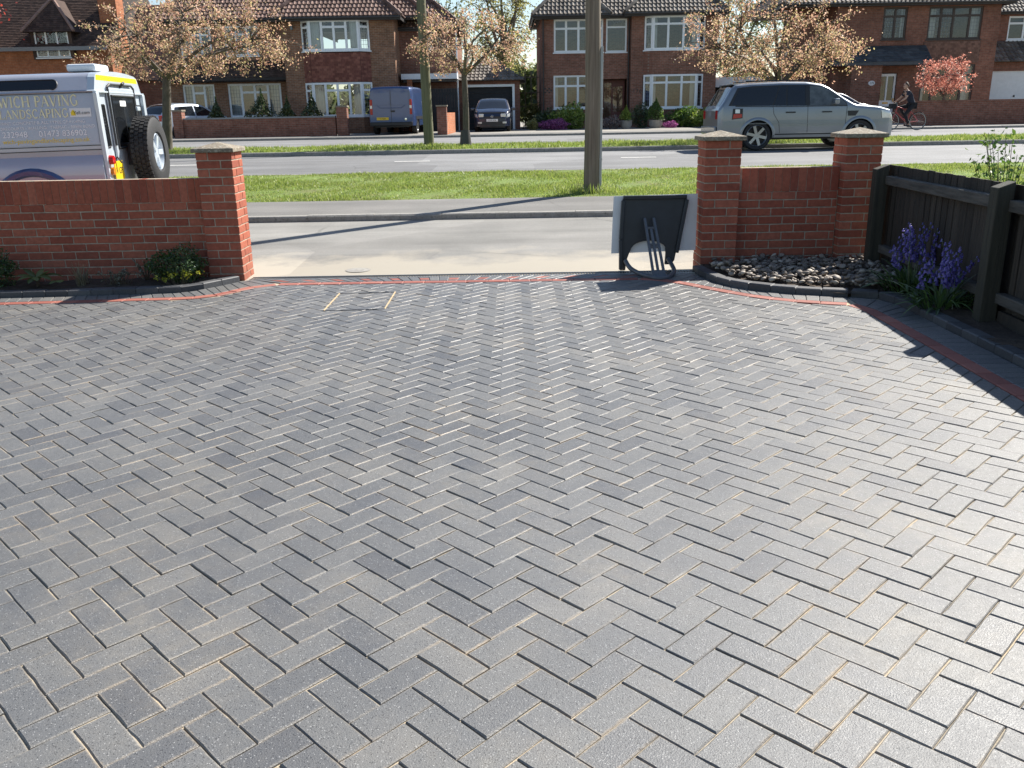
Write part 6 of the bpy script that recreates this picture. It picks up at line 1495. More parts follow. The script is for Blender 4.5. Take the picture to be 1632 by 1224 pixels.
# spare wheel on its carrier
sw = Matrix.Translation((.235, .95, 1.08)) @ Matrix.Rotation(R(90), 4, 'Y'); rt_, hw = .40, .115
mb = MB(); mb.lathe([(.215, -hw * .9), (rt_ * .90, -hw), (rt_ * .98, -hw * .8), (rt_, -hw * .45), (rt_, hw * .45), (rt_ * .98, hw * .8), (rt_ * .90, hw), (.23, hw * .95), (.215, hw * .7)], 40, sw, True); sp_ = mb.build('spare_wheel', 'tyre', lr, smooth=40)
tr = MB()
for k in range(44):
    a = 2 * math.pi * k / 44
    for d in (-.075, -.025, .025, .075):
        p = sw @ (Matrix.Rotation(a + .07 * (1 if d in (-.075, .025) else 0), 4, 'Z') @ Vector((rt_ + .003, 0, d))); q = (sw.to_3x3() @ Vector((math.cos(a), math.sin(a), 0)))
        tr.bar(p - (sw.to_3x3() @ Vector((-math.sin(a), math.cos(a), 0))) * .019, p + (sw.to_3x3() @ Vector((-math.sin(a), math.cos(a), 0))) * .019, .038, .016, q)
tr.build('tread_blocks', 'tyre', sp_, kind='stuff')
mb = MB(); mb.lathe([(.218, -hw * .6), (.218, hw * .75), (.20, hw * .85), (.19, hw * .6), (.17, hw * .1), (.10, hw * .35), (.0, hw * .4)], 32, sw); rm = mb.build('rim', 'lr_white', sp_, smooth=35)
mb = MB()
for k in range(5):
    a = 2 * math.pi * k / 5 + .3; mb.bar(sw @ Vector((math.cos(a) * .05, math.sin(a) * .05, hw * .55)), sw @ Vector((math.cos(a) * .195, math.sin(a) * .195, hw * .62)), .062, .04, sw.to_3x3() @ Vector((0, 0, 1)))
mb.lathe([(0, hw * .75), (.055, hw * .7), (.06, hw * .3)], 16, sw); mb.build('spokes', 'lr_white', rm)
rbox(.75, 1.2, .95, 1.20, .03, .12, 'wheel_carrier', 'dark_trim', .01)
# roof beacon, bumper, underside, wheels, bonnet further forward
M['beacon'] = simple('clear_beacon', (.70, .74, .78), .15, var=.05)
MB().box(-.36, -.05, .42, .86, 1.966, 2.045).build('roof_beacon', 'beacon', lr, bevel=.025); MB().box(.02, .12, .1, LW - .1, .48, .62).build('rear_bumper', 'dark_trim', lr, bevel=.01)
MB().box(-4.2, -.02, .16, LW - .16, .42, 1.15).build('underbody', 'dark_trim', lr); MB().box(-4.25, -3.32, .10, LW - .10, 1.0, 1.20).build('bonnet', 'lr_side', lr, bevel=.03)
mb = MB(); mb.add([(-3.40, .06, 1.2), (-3.40, LW - .06, 1.2), (-3.20, LW - .12, 1.75), (-3.20, .12, 1.75)], [(0, 1, 2, 3)]); mb.build('windscreen', 'car_glass', lr)
for x in (-.75, -3.55):
    mb = MB(); rows = []
    for k in np.linspace(0, math.pi, 21): rows.append([(x + r_ * math.cos(k), -.004 - d_, .50 + r_ * math.sin(k)) for r_, d_ in ((.40, .0), (.42, .035), (.46, .04), (.49, .0))])
    mb.grid(rows); mb.build('wheel_arch', 'van_blue' if x > -1 else 'dark_trim', lr, smooth=50)
    for y, sg in ((.12, -1), (LW - .12, 1)): wheel(lr, x, y, .40, .40, .23, .215, sg, 5)
MB().box(-1.02, -1.0, .04, .06, 1.0, 1.01).build('rivet', 'dark_trim', lr)
# ---- lettering on the flank: letters with serifs, built from strokes
M['gold_letter'] = simple('gold_edged_letter', (.88, .80, .50), .5, var=.2, scale=20)
M['pale_letter'] = simple('pale_letter', (.90, .90, .90), .5, var=.05)
M['yellow_letter'] = simple('yellow_letter', (.90, .66, .06), .5, var=.1)
TH, TN = .155, .06                                        # thick and thin strokes, in cap heights
def arc(cx, cy, rx, ry, a0, a1, n=12): return [(cx + rx * math.cos(R(ease(a0, a1, i / n))), cy + ry * math.sin(R(ease(a0, a1, i / n)))) for i in range(n + 1)]
GL = {
 'I': (.36, [([(.18, 0), (.18, 1)], TH)], [(.18, 0), (.18, 1)]),
 'L': (.66, [([(.16, 0), (.16, 1)], TH), ([(.16, .03), (.58, .03), (.62, .24)], TN)], [(.16, 1), (.16, 0)]),
 'H': (.84, [([(.16, 0), (.16, 1)], TH), ([(.68, 0), (.68, 1)], TH), ([(.16, .5), (.68, .5)], TN)], [(.16, 0), (.16, 1), (.68, 0), (.68, 1)]),
 'P': (.64, [([(.16, 0), (.16, 1)], TH), ([(.16, .97), (.36, .97)] + arc(.36, .72, .19, .25, 90, -90) + [(.16, .47)], .10)], [(.16, 0), (.16, 1)]),
 'A': (.80, [([(.10, 0), (.40, 1)], TN), ([(.40, 1), (.70, 0)], TH), ([(.22, .34), (.60, .34)], TN)], [(.10, 0), (.70, 0)]),
 'V': (.80, [([(.10, 1), (.40, 0)], TH), ([(.40, 0), (.70, 1)], TN)], [(.10, 1), (.70, 1)]),
 'W': (1.10, [([(.10, 1), (.34, 0)], TH), ([(.34, 0), (.55, .9)], TN), ([(.55, .9), (.78, 0)], TH), ([(.78, 0), (1.0, 1)], TN)], [(.10, 1), (1.0, 1)]),
 'N': (.82, [([(.14, 0), (.14, 1)], TN), ([(.14, 1), (.68, 0)], TH), ([(.68, 0), (.68, 1)], TN)], [(.14, 0), (.12, 1), (.68, 1)]),
 'C': (.76, [(arc(.42, .5, .30, .49, 50, 310, 18), .12), ([(.62, .98), (.62, .72)], .05)], []),
 'G': (.82, [(arc(.42, .5, .30, .49, 50, 330, 18), .12), ([(.66, .06), (.66, .42)], .13), ([(.62, .98), (.62, .72)], .05)], [(.66, .44)]),
 'D': (.80, [([(.16, 0), (.16, 1)], TH), ([(.16, .97), (.34, .97)] + arc(.34, .5, .33, .47, 90, -90) + [(.16, .03)], .11)], [(.16, 0), (.16, 1)]),
 'S': (.62, [(arc(.31, .74, .19, .24, 20, 260, 12) + arc(.31, .25, .20, .24, 80, -160, 12), .11)], []),
 ' ': (.40, [], [])}
def serif_text(txt, cap, right_x, z0, mat, wide=1.0):
    wtot = sum(GL[c][0] for c in txt) * cap * wide; x = right_x - wtot; root = None; mb = MB()
    lay = [0]
    def stroke(pts, w):
        lay[0] += 1; e = .0008 * (lay[0] % 5)
        for a, b_ in zip(pts, pts[1:]):
            dx, dz = (b_[0] - a[0]), (b_[1] - a[1]); L = math.hypot(dx, dz)
            if L < 1e-6: continue
            nx, nz = -dz / L * w / 2, dx / L * w / 2; ex, ez = dx / L * w * .25, dz / L * w * .25
            if len(pts) == 2: ex = ez = 0
            q = [(a[0] - ex + nx, a[1] - ez + nz), (a[0] - ex - nx, a[1] - ez - nz), (b_[0] + ex - nx, b_[1] + ez - nz), (b_[0] + ex + nx, b_[1] + ez + nz)]
            mb.add([(x + u * cap * wide, side_y(z0 + v_ * cap) - .009 - e - .0001 * (len(mb.v) % 7), z0 + v_ * cap) for u, v_ in q], [(0, 1, 2, 3)])
    for c in txt:
        wd, st, sf = GL[c]
        for pts, w in st: stroke(pts, w)
        for sx_, sz_ in sf: stroke([(sx_ - .12, sz_ - (.02 if sz_ > .5 else -.02)), (sx_ + .12, sz_ - (.02 if sz_ > .5 else -.02))], .045)
        x += wd * cap * wide
    return mb.build('lettering', mat, lr, kind='stuff')
serif_text('WICH PAVING', .108, -.172, 1.612, 'gold_letter', .98)
serif_text('LANDSCAPING', .088, -.285, 1.498, 'gold_letter', 1.02)
def side_text(txt, size, right_x, z0, mat, sp=1.0):
    me = text_mesh(txt, size, mat, sp, 'RIGHT'); lean = math.atan2(.046, .535)
    o_ = inst('lettering', me, lr, Matrix.Translation((right_x, side_y(z0) - .010, z0)) @ Matrix.Rotation(R(90) - lean, 4, 'X')); o_['kind'] = 'stuff'; return o_
side_text('AN IMPRINT CONCRETE & ALL TYPES OF PAVING', .045, -.13, 1.437, 'pale_letter')
side_text("'S - FORECOURTS - WALLING   TARMAC - RESIN BOND", .043, -.035, 1.385, 'pale_letter')
side_text('232948', .086, -.735, 1.308, 'pale_letter'); side_text('01473 836902', .086, -.125, 1.308, 'pale_letter')
side_text('wich-pavingandlandscaping.co.uk', .068, -.11, 1.245, 'yellow_letter')
mb = MB(); mb.add([(x, side_y(z) - .0095, z) for x, z in ((-.275, 1.495), (-.055, 1.495), (-.055, 1.585), (-.275, 1.585))], [(0, 1, 2, 3)]); st = mb.build('directory_sticker', 'white_board', lr)
mb = MB(); mb.add([(x, side_y(z) - .0115, z) for x, z in ((-.262, 1.512), (-.215, 1.512), (-.215, 1.545), (-.238, 1.572), (-.262, 1.545))], [(0, 1, 2, 3, 4)]); mb.build('sticker_mark', 'hazard_yellow', st)
inst('lettering', text_mesh('Yell.com', .048, 'ink', 1.0, 'RIGHT'), st, Matrix.Translation((-.068, side_y(1.52) - .0125, 1.522)) @ Matrix.Rotation(R(90) - math.atan2(.046, .535), 4, 'X'))
# ================================================================ TREES, SHRUBS, PEOPLE
M['bark'] = wood('bark', (.06, .05, .04), (.17, .14, .11), (8, 8, 2))
M['cherry_leaf'] = leaf_mat('bronze_cherry_leaves', [(0, (.33, .17, .11)), (.25, (.60, .34, .24)), (.5, (.68, .45, .30)), (.70, (.58, .45, .23)), (.84, (.48, .44, .18)), (1, (.84, .57, .47))], .56, .03)
M['maple_leaf'] = leaf_mat('red_maple_leaves', [(0, (.34, .09, .07)), (.4, (.64, .24, .17)), (.8, (.78, .38, .28)), (1, (.86, .52, .40))], .5, .06)
M['dark_red_leaf'] = leaf_mat('dark_red_leaves', [(0, (.16, .02, .02)), (.6, (.36, .04, .035)), (1, (.5, .09, .06))], .5, .06)
M['spring_leaf'] = leaf_mat('spring_leaves', [(0, (.16, .16, .05)), (.5, (.32, .31, .09)), (1, (.48, .44, .16))], .55, .06)
M['ever_leaf'] = leaf_mat('evergreen_leaves', [(0, (.02, .04, .012)), (.5, (.05, .085, .02)), (1, (.10, .14, .035))], .3, .08)
M['lime_leaf'] = leaf_mat('lime_leaves', [(0, (.12, .19, .03)), (.5, (.24, .34, .05)), (1, (.40, .46, .09))], .45, .06)
M['heather'] = leaf_mat('purple_heather', [(0, (.16, .03, .12)), (.5, (.34, .08, .26)), (1, (.52, .18, .42))], .4, .05)
M['grey_heather'] = leaf_mat('grey_heather', [(0, (.14, .11, .11)), (.5, (.25, .20, .19)), (1, (.38, .32, .28))], .4, .05)
M['hedge_leaf'] = leaf_mat('far_tree_leaves', [(0, (.07, .09, .035)), (.5, (.14, .17, .06)), (1, (.24, .25, .10))], .45, .05)
def tree(name, label, base, fork, crown, tips, per, lsize, mat, seed, r0=.12, group=None, cat='tree', spread=.30, up=.1, asp=.6, flat=1.0, along=.45, bark='bark', droop=.0, multi=1):
    """crown: (cx,cy,cz, rx,ry,rz) relative to base; limbs grow from the fork to tips spread through it"""
    rn = np.random.default_rng(seed); rd = random.Random(seed)
    o = thing(name, label, cat, base, group=group)
    tk = MB(); cx, cy, cz, rx, ry, rz = crown
    lean = Vector((rd.uniform(-.05, .05), 0, 0)); fk = Vector((fork[0], fork[1], fork[2]))
    pth = curve([(0, 0, -.1), (fk.x * .3 + .03, fk.y * .4, fk.z * .45), tuple(fk)], .2)
    tk.tube(pth, [r0 * (1.35 if i == 0 else 1.12 - .32 * i / len(pth)) for i in range(len(pth))], 10)
    limbs = []; nl = 8
    for k in range(nl):
        a = 2 * math.pi * (k + rd.uniform(-.3, .3)) / nl; e = Vector((cx + math.cos(a) * rx * .55, cy + math.sin(a) * ry * .55, cz + rd.uniform(-.25, .45) * rz))
        m_ = fk.lerp(e, .45) + Vector((rd.gauss(0, .08) * rx, rd.gauss(0, .08) * ry, rd.uniform(0, .14) * rz)); q = curve([tuple(fk), tuple(m_), tuple(e)], .2)
        tk.tube(q, [r0 * .55 * (1 - .72 * i / len(q)) for i in range(len(q))], 7); limbs.append(q)
    q = curve([tuple(fk), (ease(fk.x, cx, .5) + .05, ease(fk.y, cy, .5), ease(fk.z, cz, .7)), (cx, cy, cz + rz * .6)], .2); tk.tube(q, [r0 * .6 * (1 - .75 * i / len(q)) for i in range(len(q))], 7); limbs.append(q)
    tk.build('trunk', bark, o, smooth=60)
    br = MB(); P = []
    for k in range(tips):
        d = rn.normal(size=3); d /= np.linalg.norm(d); rr = rn.uniform(.35, 1.0) ** .5
        t = Vector((cx + d[0] * rr * rx, cy + d[1] * rr * ry, cz + d[2] * rr * rz * (1.0 if d[2] > 0 else .75)))
        # uneven outline
        t += Vector((rd.gauss(0, .06) * rx, rd.gauss(0, .06) * ry, rd.gauss(0, .07) * rz)); t.z -= droop * rr
        lq = min(limbs, key=lambda L: min((p - t).length for p in L[len(L) // 3:])); s_ = min(lq[len(lq) // 3:], key=lambda p: (p - t).length)
        m_ = s_.lerp(t, .5) + Vector((rd.gauss(0, .05) * rx, rd.gauss(0, .05) * ry, abs(rd.gauss(0, .06)) * rz)); q = curve([tuple(s_), tuple(m_), tuple(t)], .15)
        br.tube(q, [max(.004, r0 * .16 * (1 - .85 * i / len(q))) for i in range(len(q))], 4, False)
        n1 = int(per * (1 - along)); c = np.array(t); sg = spread * rd.uniform(.6, 1.25)
        P.append(c + rn.normal(size=(n1, 3)) * np.array([sg, sg, sg * .7 * flat]))
        n2 = per - n1; idx = rn.integers(len(q) // 3, len(q), n2); P.append(np.array([tuple(q[i]) for i in idx]) + rn.normal(size=(n2, 3)) * np.array([.5, .5, .4]) * sg)
    br.build('branches', bark, o, kind='stuff')
    P = np.concatenate(P); v = leaf_quads(P, lsize, asp, up)
    c_ = bpy.data.objects.new('crown', np_mesh('crown', v, 4, mat)); COL.objects.link(c_); c_.parent = o
    return o
CG = 'bronze cherry trees on the far verge'
tree('cherry_tree', 'bronze-leaved cherry tree with dark slender trunk, behind the long garden wall', (-10.30, 27.3, .52), (.25, 0, 2.05), (.95, 0, 3.05, 3.35, 1.9, 1.35), 150, 76, .066, 'cherry_leaf', 3, .135, CG, spread=.16)
tree('cherry_tree', 'bronze-leaved cherry tree beside the slim green pole, in front of the garage', (-1.28, 27.4, .52), (.02, 0, 2.0), (.05, 0, 2.75, 1.95, 1.5, 1.15), 84, 58, .064, 'cherry_leaf', 5, .10, CG, spread=.15)
mb = MB(); sl_ = thing('tree_sleeve', 'dark plastic sleeve around the foot of the slender cherry trunk', 'tree guard', (-1.28, 27.4, .50)); mb.lathe([(.19, 0), (.17, .12), (.135, .45)], 12); mb.build('sleeve', 'fascia_dark', sl_, smooth=60)
tree('cherry_tree', 'broad bronze-leaved cherry tree rising behind the silver estate car', (8.15, 27.4, .52), (.0, 0, 1.55), (-.35, 0, 2.75, 2.75, 1.8, 1.55), 155, 76, .066, 'cherry_leaf', 8, .13, CG, spread=.16)
tree('red_maple', 'small round red maple above the low front wall', (19.25, 40.3, .6), (.0, 0, 1.15), (.0, 0, 1.95, 1.22, 1.0, .95), 105, 40, .078, 'maple_leaf', 11, .06, spread=.11, along=.2)
tree('red_tree', 'dark red leaved tree cut off by the top left corner', (-25.6, 43.5, .6), (.0, 0, 3.4), (-.6, 0, 6.1, 2.6, 2.0, 1.9), 120, 60, .14, 'dark_red_leaf', 13, .14, spread=.35)
tree('yellow_tree', 'tall pale yellow-green tree rising between the two middle houses', (-.3, 64, .6), (.1, 0, 4.0), (.0, 0, 6.2, 2.4, 2.2, 4.6), 170, 34, .17, 'spring_leaf', 17, .30, spread=.42)
tree('garden_tree', 'hazy tree behind the garage roof, beside the pale yellow tree', (-6.0, 72, .6), (.1, 0, 4.0), (.0, 0, 6.6, 3.4, 3.0, 4.2), 150, 40, .2, 'hedge_leaf', 19, .28, spread=.5)
tree('garden_tree', 'tree behind the gap between the white-windowed house and the dark-windowed house', (15.6, 66, .6), (.1, 0, 3.6), (.0, 0, 5.6, 4.2, 3.0, 3.9), 170, 44, .2, 'hedge_leaf', 23, .28, spread=.5)
tree('garden_tree', 'tree rising behind the orange brick house', (-19.0, 70, .6), (.1, 0, 4.0), (.0, 0, 7.2, 4.0, 3.0, 4.2), 150, 40, .22, 'spring_leaf', 29, .28, spread=.5)
tree('garden_tree', 'tree in the sky gap beside the house at the right edge', (32.0, 68, .6), (.1, 0, 4.0), (.0, 0, 6.4, 3.6, 3.0, 3.8), 140, 40, .22, 'hedge_leaf', 31, .28, spread=.5)
# a far belt of trees closes the gaps between the houses
n = 60000
x = RNG.uniform(-90, 110, n); top_ = 4.6 + 1.8 * np.sin(x * .21) + 1.3 * np.sin(x * .53 + 1) + .8 * np.sin(x * 1.3 + 2)
z = .3 + (top_ - .3) * RNG.uniform(0, 1, n) ** .6 + RNG.normal(0, .2, n); y = 95 + 5 * np.sin(x * .4) + RNG.uniform(-4, 4, n)
P_ = np.stack([x, y, z], 1)
o = bpy.data.objects.new('tree_belt', np_mesh('tree_belt', leaf_quads(P_, .75, .7), 4, 'hedge_leaf')); COL.objects.link(o); tag(o, 'far belt of hazy green trees closing the gaps behind the houses', 'trees', kind='stuff')

# ---------------------------------------------------------------- front garden shrubs
SG = 'evergreen shrubs along the low front wall'
for x, w, zt, lab in ((-12.85, .42, 2.15, 'narrow evergreen shrub nearest the pale silver hatchback'), (-10.85, .72, 2.42, 'widest evergreen shrub behind the low front wall'), (-9.72, .45, 2.15, 'narrow evergreen shrub between the widest one and the pier'), (-8.62, .52, 2.28, 'conical evergreen shrub beside the wall pier')):
    shrub('evergreen_shrub', lab, (x, 40.4, .6), (w, w * .9, (zt - .6) / 2), 2600, .10, 'ever_leaf', group=SG, cone=True, up=.1)
shrub('evergreen_shrub', 'dark low evergreen hedge at the corner of the white-windowed house', (2.0, 45.2, .6), (.62, .5, .45), 2200, .10, 'ever_leaf')
shrub('round_bush', 'large round lime green bush left of the timber pole', (3.1, 44.3, .6), (.85, .7, .56), 4200, .10, 'lime_leaf', up=.3)
shrub('heather_plant', 'purple flowering heather below the lime green bush', (2.25, 43.0, .6), (.72, .5, .24), 2600, .08, 'heather', cat='plant', up=.2)
shrub('small_bush', 'small pale bush at the drive edge beside the purple heather', (1.2, 43.0, .6), (.30, .26, .24), 900, .08, 'spring_leaf', cat='plant')
shrub('heather_plant', 'grey heather clump right of the timber pole', (4.95, 43.0, .6), (.50, .4, .28), 1500, .08, 'grey_heather', cat='plant')
shrub('potted_shrub', 'small lime green cone shrub in a round pot by the red door', (5.62, 43.0, .95), (.26, .24, .32), 1200, .08, 'lime_leaf', cat='plant', cone=True)
M['pot'] = simple('stone_pot', (.33, .30, .26), .8, var=.2)
def pot(label, x, y, s):
    o = thing('plant_pot', label, 'pot', (x, y, .605)); m = MB(); m.lathe([(.0, 0), (.22 * s, 0), (.31 * s, .16), (.30 * s, .30), (.33 * s, .36), (.28 * s, .37), (.27 * s, .33), (0, .33)], 18); m.build('bowl', 'pot', o, smooth=50); return o
pot('round stone pot under the lime green cone shrub', 5.62, 43.0, .9)
shrub('potted_shrub', 'larger green cone shrub in a pot under the wide bay window', (7.05, 43.2, .95), (.42, .38, .46), 1800, .09, 'green_leaf', cat='plant', cone=True); pot('round stone pot under the larger cone shrub', 7.05, 43.2, 1.05)
shrub('evergreen_shrub', 'dark rounded evergreen between the two potted cone shrubs', (6.45, 44.2, .6), (.5, .45, .55), 1800, .09, 'ever_leaf')
shrub('heather_plant', 'low purple-grey heather beside the larger pot', (7.75, 43.0, .6), (.36, .3, .15), 800, .07, 'heather', cat='plant')
shrub('leafy_bush', 'broad leafy green bush under the bay window', (8.65, 44.2, .6), (.85, .6, .46), 2600, .12, 'green_leaf', up=.2); shrub('leafy_bush', 'pale leafy bush beside the rear of the silver estate', (9.55, 43.5, .6), (.75, .55, .42), 2200, .12, 'lime_leaf', up=.2)
shrub('leafy_bush', 'tall lime green bush at the corner of the white-windowed house', (10.25, 44.4, .6), (.55, .5, .62), 2000, .12, 'lime_leaf', up=.2)
shrub('leafy_bush', 'bushy greenery beside the garage wall', (1.35, 48.2, .6), (.6, .5, .6), 1800, .11, 'spring_leaf', up=.2)

# ---------------------------------------------------------------- the cyclist
M['skin'] = simple('skin', (.50, .30, .21), .55, var=.06, scale=30)
M['navy_cloth'] = simple('navy_cloth', (.018, .022, .040), .85, var=.2, scale=30)
M['black_cloth'] = simple('black_cloth', (.014, .014, .018), .85, var=.2, scale=30)
M['hair'] = simple('brown_hair', (.05, .03, .02), .7, var=.3, scale=90)
M['bike_red'] = paint('red_bike_frame', (.42, .03, .03), .1, .35)
M['shoe'] = simple('dark_shoe', (.03, .03, .035), .7)
def skinned(name, verts, edges, radii, mat, parent, root=0, sub=2):
    me = bpy.data.meshes.new(name); me.from_pydata(verts, edges, []); o = bpy.data.objects.new(name, me); COL.objects.link(o); o.parent = parent
    m = o.modifiers.new('skin', 'SKIN'); m.use_smooth_shade = True
    for i, r in enumerate(radii):
        d = me.skin_vertices[0].data[i]; d.radius = (r, r) if not isinstance(r, tuple) else r; d.use_root = (i == root)
    s = o.modifiers.new('sub', 'SUBSURF'); s.levels = sub; s.render_levels = sub; me.materials.append(M[mat]); return o
BX, BY, BZ = 15.55, 35.55, .50                  # bicycle faces -x; origin between the wheels on the road
bike = thing('bicycle', 'red bicycle with dark front bag ridden along the far service road', 'bicycle', (BX, BY, BZ))
WR = .345; RX, FX = .53, -.53
def bwheel(x):
    m = MB(); base = Matrix.Translation((x, 0, WR)) @ Matrix.Rotation(R(90), 4, 'X')
    ring = [(WR - .018 + .018 * math.cos(a), .018 * math.sin(a)) for a in np.linspace(0, 2 * math.pi, 9)[:-1]]; m.lathe(ring, 36, base, True); w = m.build('wheel', 'tyre', bike, smooth=60)
    m = MB(); m.lathe([(WR - .045, -.01), (WR - .03, -.012), (WR - .03, .012), (WR - .045, .01)], 36, base, True); m.build('rim', 'alloy', w, smooth=60)
    m = MB()
    for k in range(20):
        a = 2 * math.pi * k / 20; m.tube([(x + .02 * math.cos(a), .02 * (-1) ** k, WR + .02 * math.sin(a)), (x + (WR - .04) * math.cos(a + .15), 0, WR + (WR - .04) * math.sin(a + .15))], .002, 4)
    m.tube([(x, -.05, WR), (x, .05, WR)], .02, 8); m.build('spokes', 'alloy', w)
bwheel(RX); bwheel(FX)
BBk, ST, HT, HB_ = (.10, 0, .30), (.26, 0, .86), (-.33, 0, .90), (-.37, 0, .70)
def btube(name, pts, r, mat='bike_red'): m = MB(); m.tube(pts, r, 8); return m.build(name, mat, bike, smooth=60)
btube('frame', [BBk, (.22, 0, .72)], .020); btube('frame', [HT, (.22, 0, .72)], .018); btube('frame', [HB_, BBk], .024); btube('frame', [HT, HB_], .022)
for y in (-.05, .05):
    btube('stay', [BBk, (RX, y, WR)], .010); btube('stay', [(.22, 0, .72), (RX, y, WR)], .009); btube('fork', [HB_, (-.40, y, .60), (FX, y, WR)], .012)
btube('seat_post', [(.22, 0, .72), ST], .014, 'alloy'); m = MB(); m.add([(.13, -.02, .88), (.13, .02, .88), (.30, .075, .90), (.38, .06, .91), (.38, -.06, .91), (.30, -.075, .90), (.15, 0, .84), (.34, 0, .85)], [(0, 1, 2, 3, 4, 5), (0, 6, 1), (1, 6, 7, 2), (2, 7, 3), (3, 7, 4), (4, 7, 5), (5, 7, 6, 0)]); m.build('saddle', 'black_cloth', bike, bevel=.01)
btube('handlebar', [(-.28, -.29, 1.06), (-.36, -.22, 1.05), (-.40, 0, 1.03), (-.36, .22, 1.05), (-.28, .29, 1.06)], .013, 'dark_trim'); btube('stem', [HT, (-.36, 0, 1.0), (-.40, 0, 1.03)], .015, 'alloy')
MB().box(-.62, -.42, -.16, .16, .82, 1.02).build('front_bag', 'black_cloth', bike, bevel=.03); MB().box(.40, .72, -.07, .07, .72, .735).build('rear_rack', 'dark_trim', bike)
for sg, ang in ((-1, 75), (1, 255)):
    a = R(ang); px, pz = .10 + .165 * math.cos(a), .30 - .165 * math.sin(a)
    btube('crank', [(.10, sg * .06, .30), (px, sg * .07, pz)], .011, 'alloy'); MB().box(px - .05, px + .05, sg * .11 - .05, sg * .11 + .05, pz - .012, pz + .012).build('pedal', 'dark_trim', bike)
m = MB(); m.lathe([(.085, -.003), (.10, -.003), (.10, .003), (.085, .003)], 24, Matrix.Translation((.10, -.055, .30)) @ Matrix.Rotation(R(90), 4, 'X'), True); m.build('chain_ring', 'alloy', bike)
rider = thing('person', 'cyclist in navy top and dark trousers leaning forward on a red bicycle', 'person', (BX, BY, BZ))
hip = (.24, 0, .96); ch_ = (.04, 0, 1.34); nk = (-.03, 0, 1.50)
def leg(sg, ang):
    a = R(ang); f = (.10 + .165 * math.cos(a), sg * .115, .30 - .165 * math.sin(a) + .07)
    h_ = (.23, sg * .10, .93); d = math.dist(h_, f); L1 = .44; L2 = .43; d = min(d, .868)
    k0 = Vector(h_); k1 = Vector(f); ax = (k1 - k0).normalized(); aa = (L1 ** 2 - L2 ** 2 + d * d) / (2 * d); hgt = math.sqrt(max(.0001, L1 ** 2 - aa ** 2)); pr_ = Vector((-1, 0, 0)); pr_ = (pr_ - ax * pr_.dot(ax)).normalized()
    return h_, tuple(k0 + ax * aa + pr_ * hgt), f
h1, k1, f1 = leg(-1, 75); h2, k2, f2 = leg(1, 255)
def arm(sg): return (.0, sg * .19, 1.42), (-.16, sg * .255, 1.20), (-.335, sg * .245, 1.085)
s1, e1, w1 = arm(-1); s2, e2, w2 = arm(1)
head = [(-.045, 0, 1.56), (-.065, 0, 1.65), (-.07, 0, 1.72)]
V_, E_, r_ = [], [], []
def av(p, r, link=None):
    V_.append(p); r_.append(r); i = len(V_) - 1
    if link is not None: E_.append((link, i))
    return i
i0 = av(hip, (.11, .085)); i1 = av((.15, 0, 1.15), (.105, .08), i0); i2 = av(ch_, (.145, .10), i1); i3 = av(nk, .058, i2); i4 = av((-.05, 0, 1.57), .052, i3)
for s_, e_, w_ in ((s1, e1, w1), (s2, e2, w2)):
    a = av(s_, .062, i2); a = av(tuple(Vector(s_).lerp(Vector(e_), .5)), .046, a); a = av(e_, .038, a); a = av(tuple(Vector(e_).lerp(Vector(w_), .4)), .036, a); av(w_, .025, a)
for h_, k_, f_ in ((h1, k1, f1), (h2, k2, f2)):
    a = av(h_, .085, i0); a = av(tuple(Vector(h_).lerp(Vector(k_), .5)), .075, a); a = av(k_, .055, a); a = av(tuple(Vector(k_).lerp(Vector(f_), .35)), .052, a); av(f_, .036, a)
skinned('body', V_, E_, r_, 'skin', rider)
# head with face
m = MB(); prof = [(0, -.125), (.045, -.12), (.062, -.09), (.070, -.04), (.076, .02), (.074, .06), (.055, .10), (.028, .118), (0, .122)]
m.lathe(prof, 20, Matrix.Translation((-.075, 0, 1.665)) @ Matrix.Rotation(R(8), 4, 'Y') @ Matrix.Diagonal((1.22, .98, 1, 1))); hd = m.build('head', 'skin', rider, smooth=180)
m = MB(); m.add([(-.163, 0, 1.675), (-.19, 0, 1.635), (-.165, -.018, 1.630), (-.165, .018, 1.630)], [(0, 2, 1), (0, 1, 3), (1, 2, 3)]); m.build('nose', 'skin', hd)
for sg in (-1, 1):
    m = MB(); m.lathe([(0, .009), (.008, .006), (.011, 0)], 10, Matrix.Translation((-.157, sg * .03, 1.678)) @ Matrix.Rotation(R(-90), 4, 'Y')); m.build('eye', 'ink', hd)
    m = MB(); m.lathe([(.0, .012), (.02, .008), (.026, 0)], 10, Matrix.Translation((-.06, sg * .070, 1.66)) @ Matrix.Rotation(R(-90 * sg), 4, 'X') @ Matrix.Diagonal((.7, 1.2, 1, 1))); m.build('ear', 'skin', hd)
m = MB(); m.box(-.165, -.155, -.022, .022, 1.598, 1.606); m.build('mouth', 'lamp_red', hd)
m = MB(); rows = []
for k in np.linspace(0, 1, 8):
    ph = ease(.12, math.pi / 2, k); rr = math.cos(ph); zz = math.sin(ph); rows.append([(-.068 + .112 * rr * math.cos(t) * (1 if math.cos(t) > 0 else (.55 + .45 * k)), .092 * rr * math.sin(t), 1.668 + .146 * zz + (.02 if math.cos(t) < -.3 and k < .4 else 0) + (-.05 * (1 - k) if math.cos(t) > .2 else 0)) for t in np.linspace(0, 2 * math.pi, 21)])
m.grid(rows); m.build('hair', 'hair', hd, smooth=180)
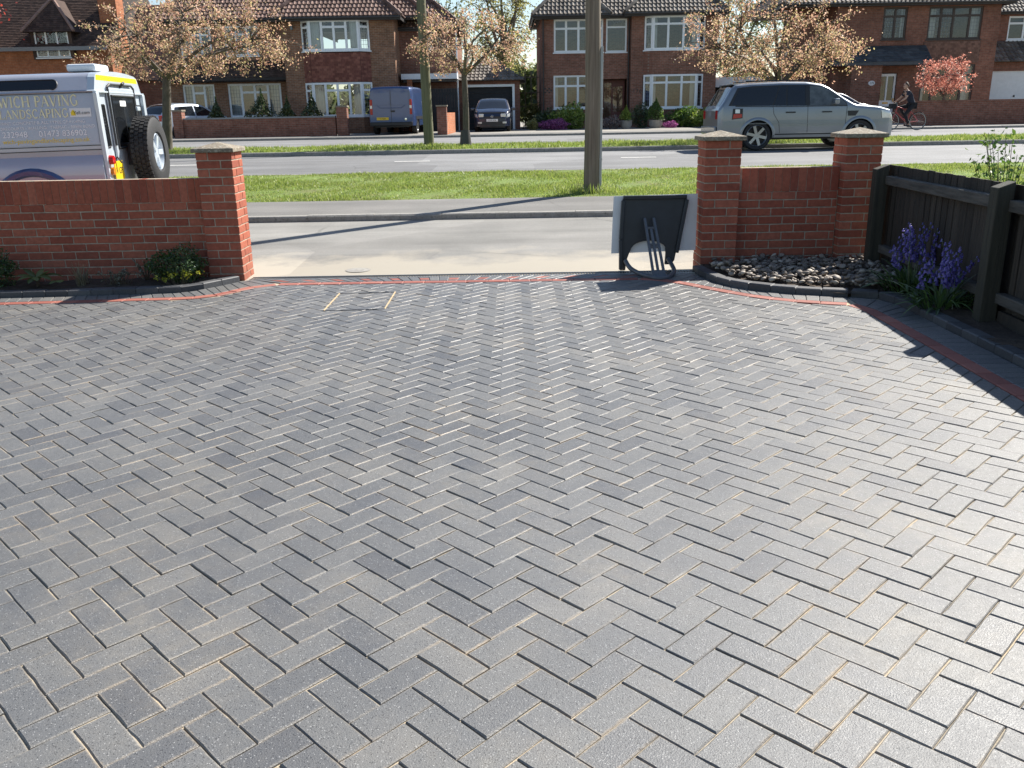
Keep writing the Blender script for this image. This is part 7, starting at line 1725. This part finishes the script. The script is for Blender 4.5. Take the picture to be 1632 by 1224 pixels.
# hands: palm and five fingers closed on the grips
for w_, sg in ((w1, -1), (w2, 1)):
    g = Vector((-.325, sg * .262, 1.058)); V2, E2, R2 = [w_, (-.352, sg * .25, 1.075)], [(0, 1)], [.024, .026]
    for f in range(4):
        yy = sg * (.225 + .021 * f); L = (.9, 1.0, .95, .8)[f]
        a = len(V2); V2 += [(-.365, yy, 1.082), (-.385 * 1.0, yy, 1.062), (-.375, yy, 1.035), (-.350, yy, 1.030 + .004 * f)]; R2 += [.011, .010, .009, .008]; E2 += [(1, a), (a, a + 1), (a + 1, a + 2), (a + 2, a + 3)]
    a = len(V2); V2 += [(-.345, sg * .222, 1.06), (-.352, sg * .208, 1.038), (-.368, sg * .212, 1.028)]; R2 += [.012, .010, .009]; E2 += [(1, a), (a, a + 1), (a + 1, a + 2)]
    skinned('hand', V2, E2, R2, 'skin', rider, 0, 1)
# clothing over the body
V_, E_, r_ = [], [], []
j0 = av((.265, 0, .90), (.160, .125)); j0 = av((.24, 0, .99), (.158, .125), j0); j1 = av((.155, 0, 1.15), (.152, .12), j0); j2 = av(ch_, (.160, .115), j1); j3 = av((-.015, 0, 1.465), .078, j2)
for s_, e_, w_ in ((s1, e1, w1), (s2, e2, w2)):
    a = av(s_, .076, j2); av(tuple(Vector(s_).lerp(Vector(e_), .62)), .060, a)
skinned('shirt', V_, E_, r_, 'navy_cloth', rider)
V_, E_, r_ = [], [], []
j0 = av((.25, 0, .95), (.148, .12))
for h_, k_, f_ in ((h1, k1, f1), (h2, k2, f2)):
    a = av(h_, .098, j0); a = av(tuple(Vector(h_).lerp(Vector(k_), .5)), .086, a); a = av(k_, .066, a); a = av(tuple(Vector(k_).lerp(Vector(f_), .4)), .062, a); av(tuple(Vector(k_).lerp(Vector(f_), .92)), .048, a)
skinned('trousers', V_, E_, r_, 'black_cloth', rider)
for f_ in (f1, f2):
    skinned('shoe', [(f_[0] + .07, f_[1], f_[2] - .03), (f_[0] - .02, f_[1], f_[2] - .025), (f_[0] - .14, f_[1], f_[2] - .04)], [(0, 1), (1, 2)], [(.04, .04), (.042, .035), (.038, .025)], 'shoe', rider, 0, 1)
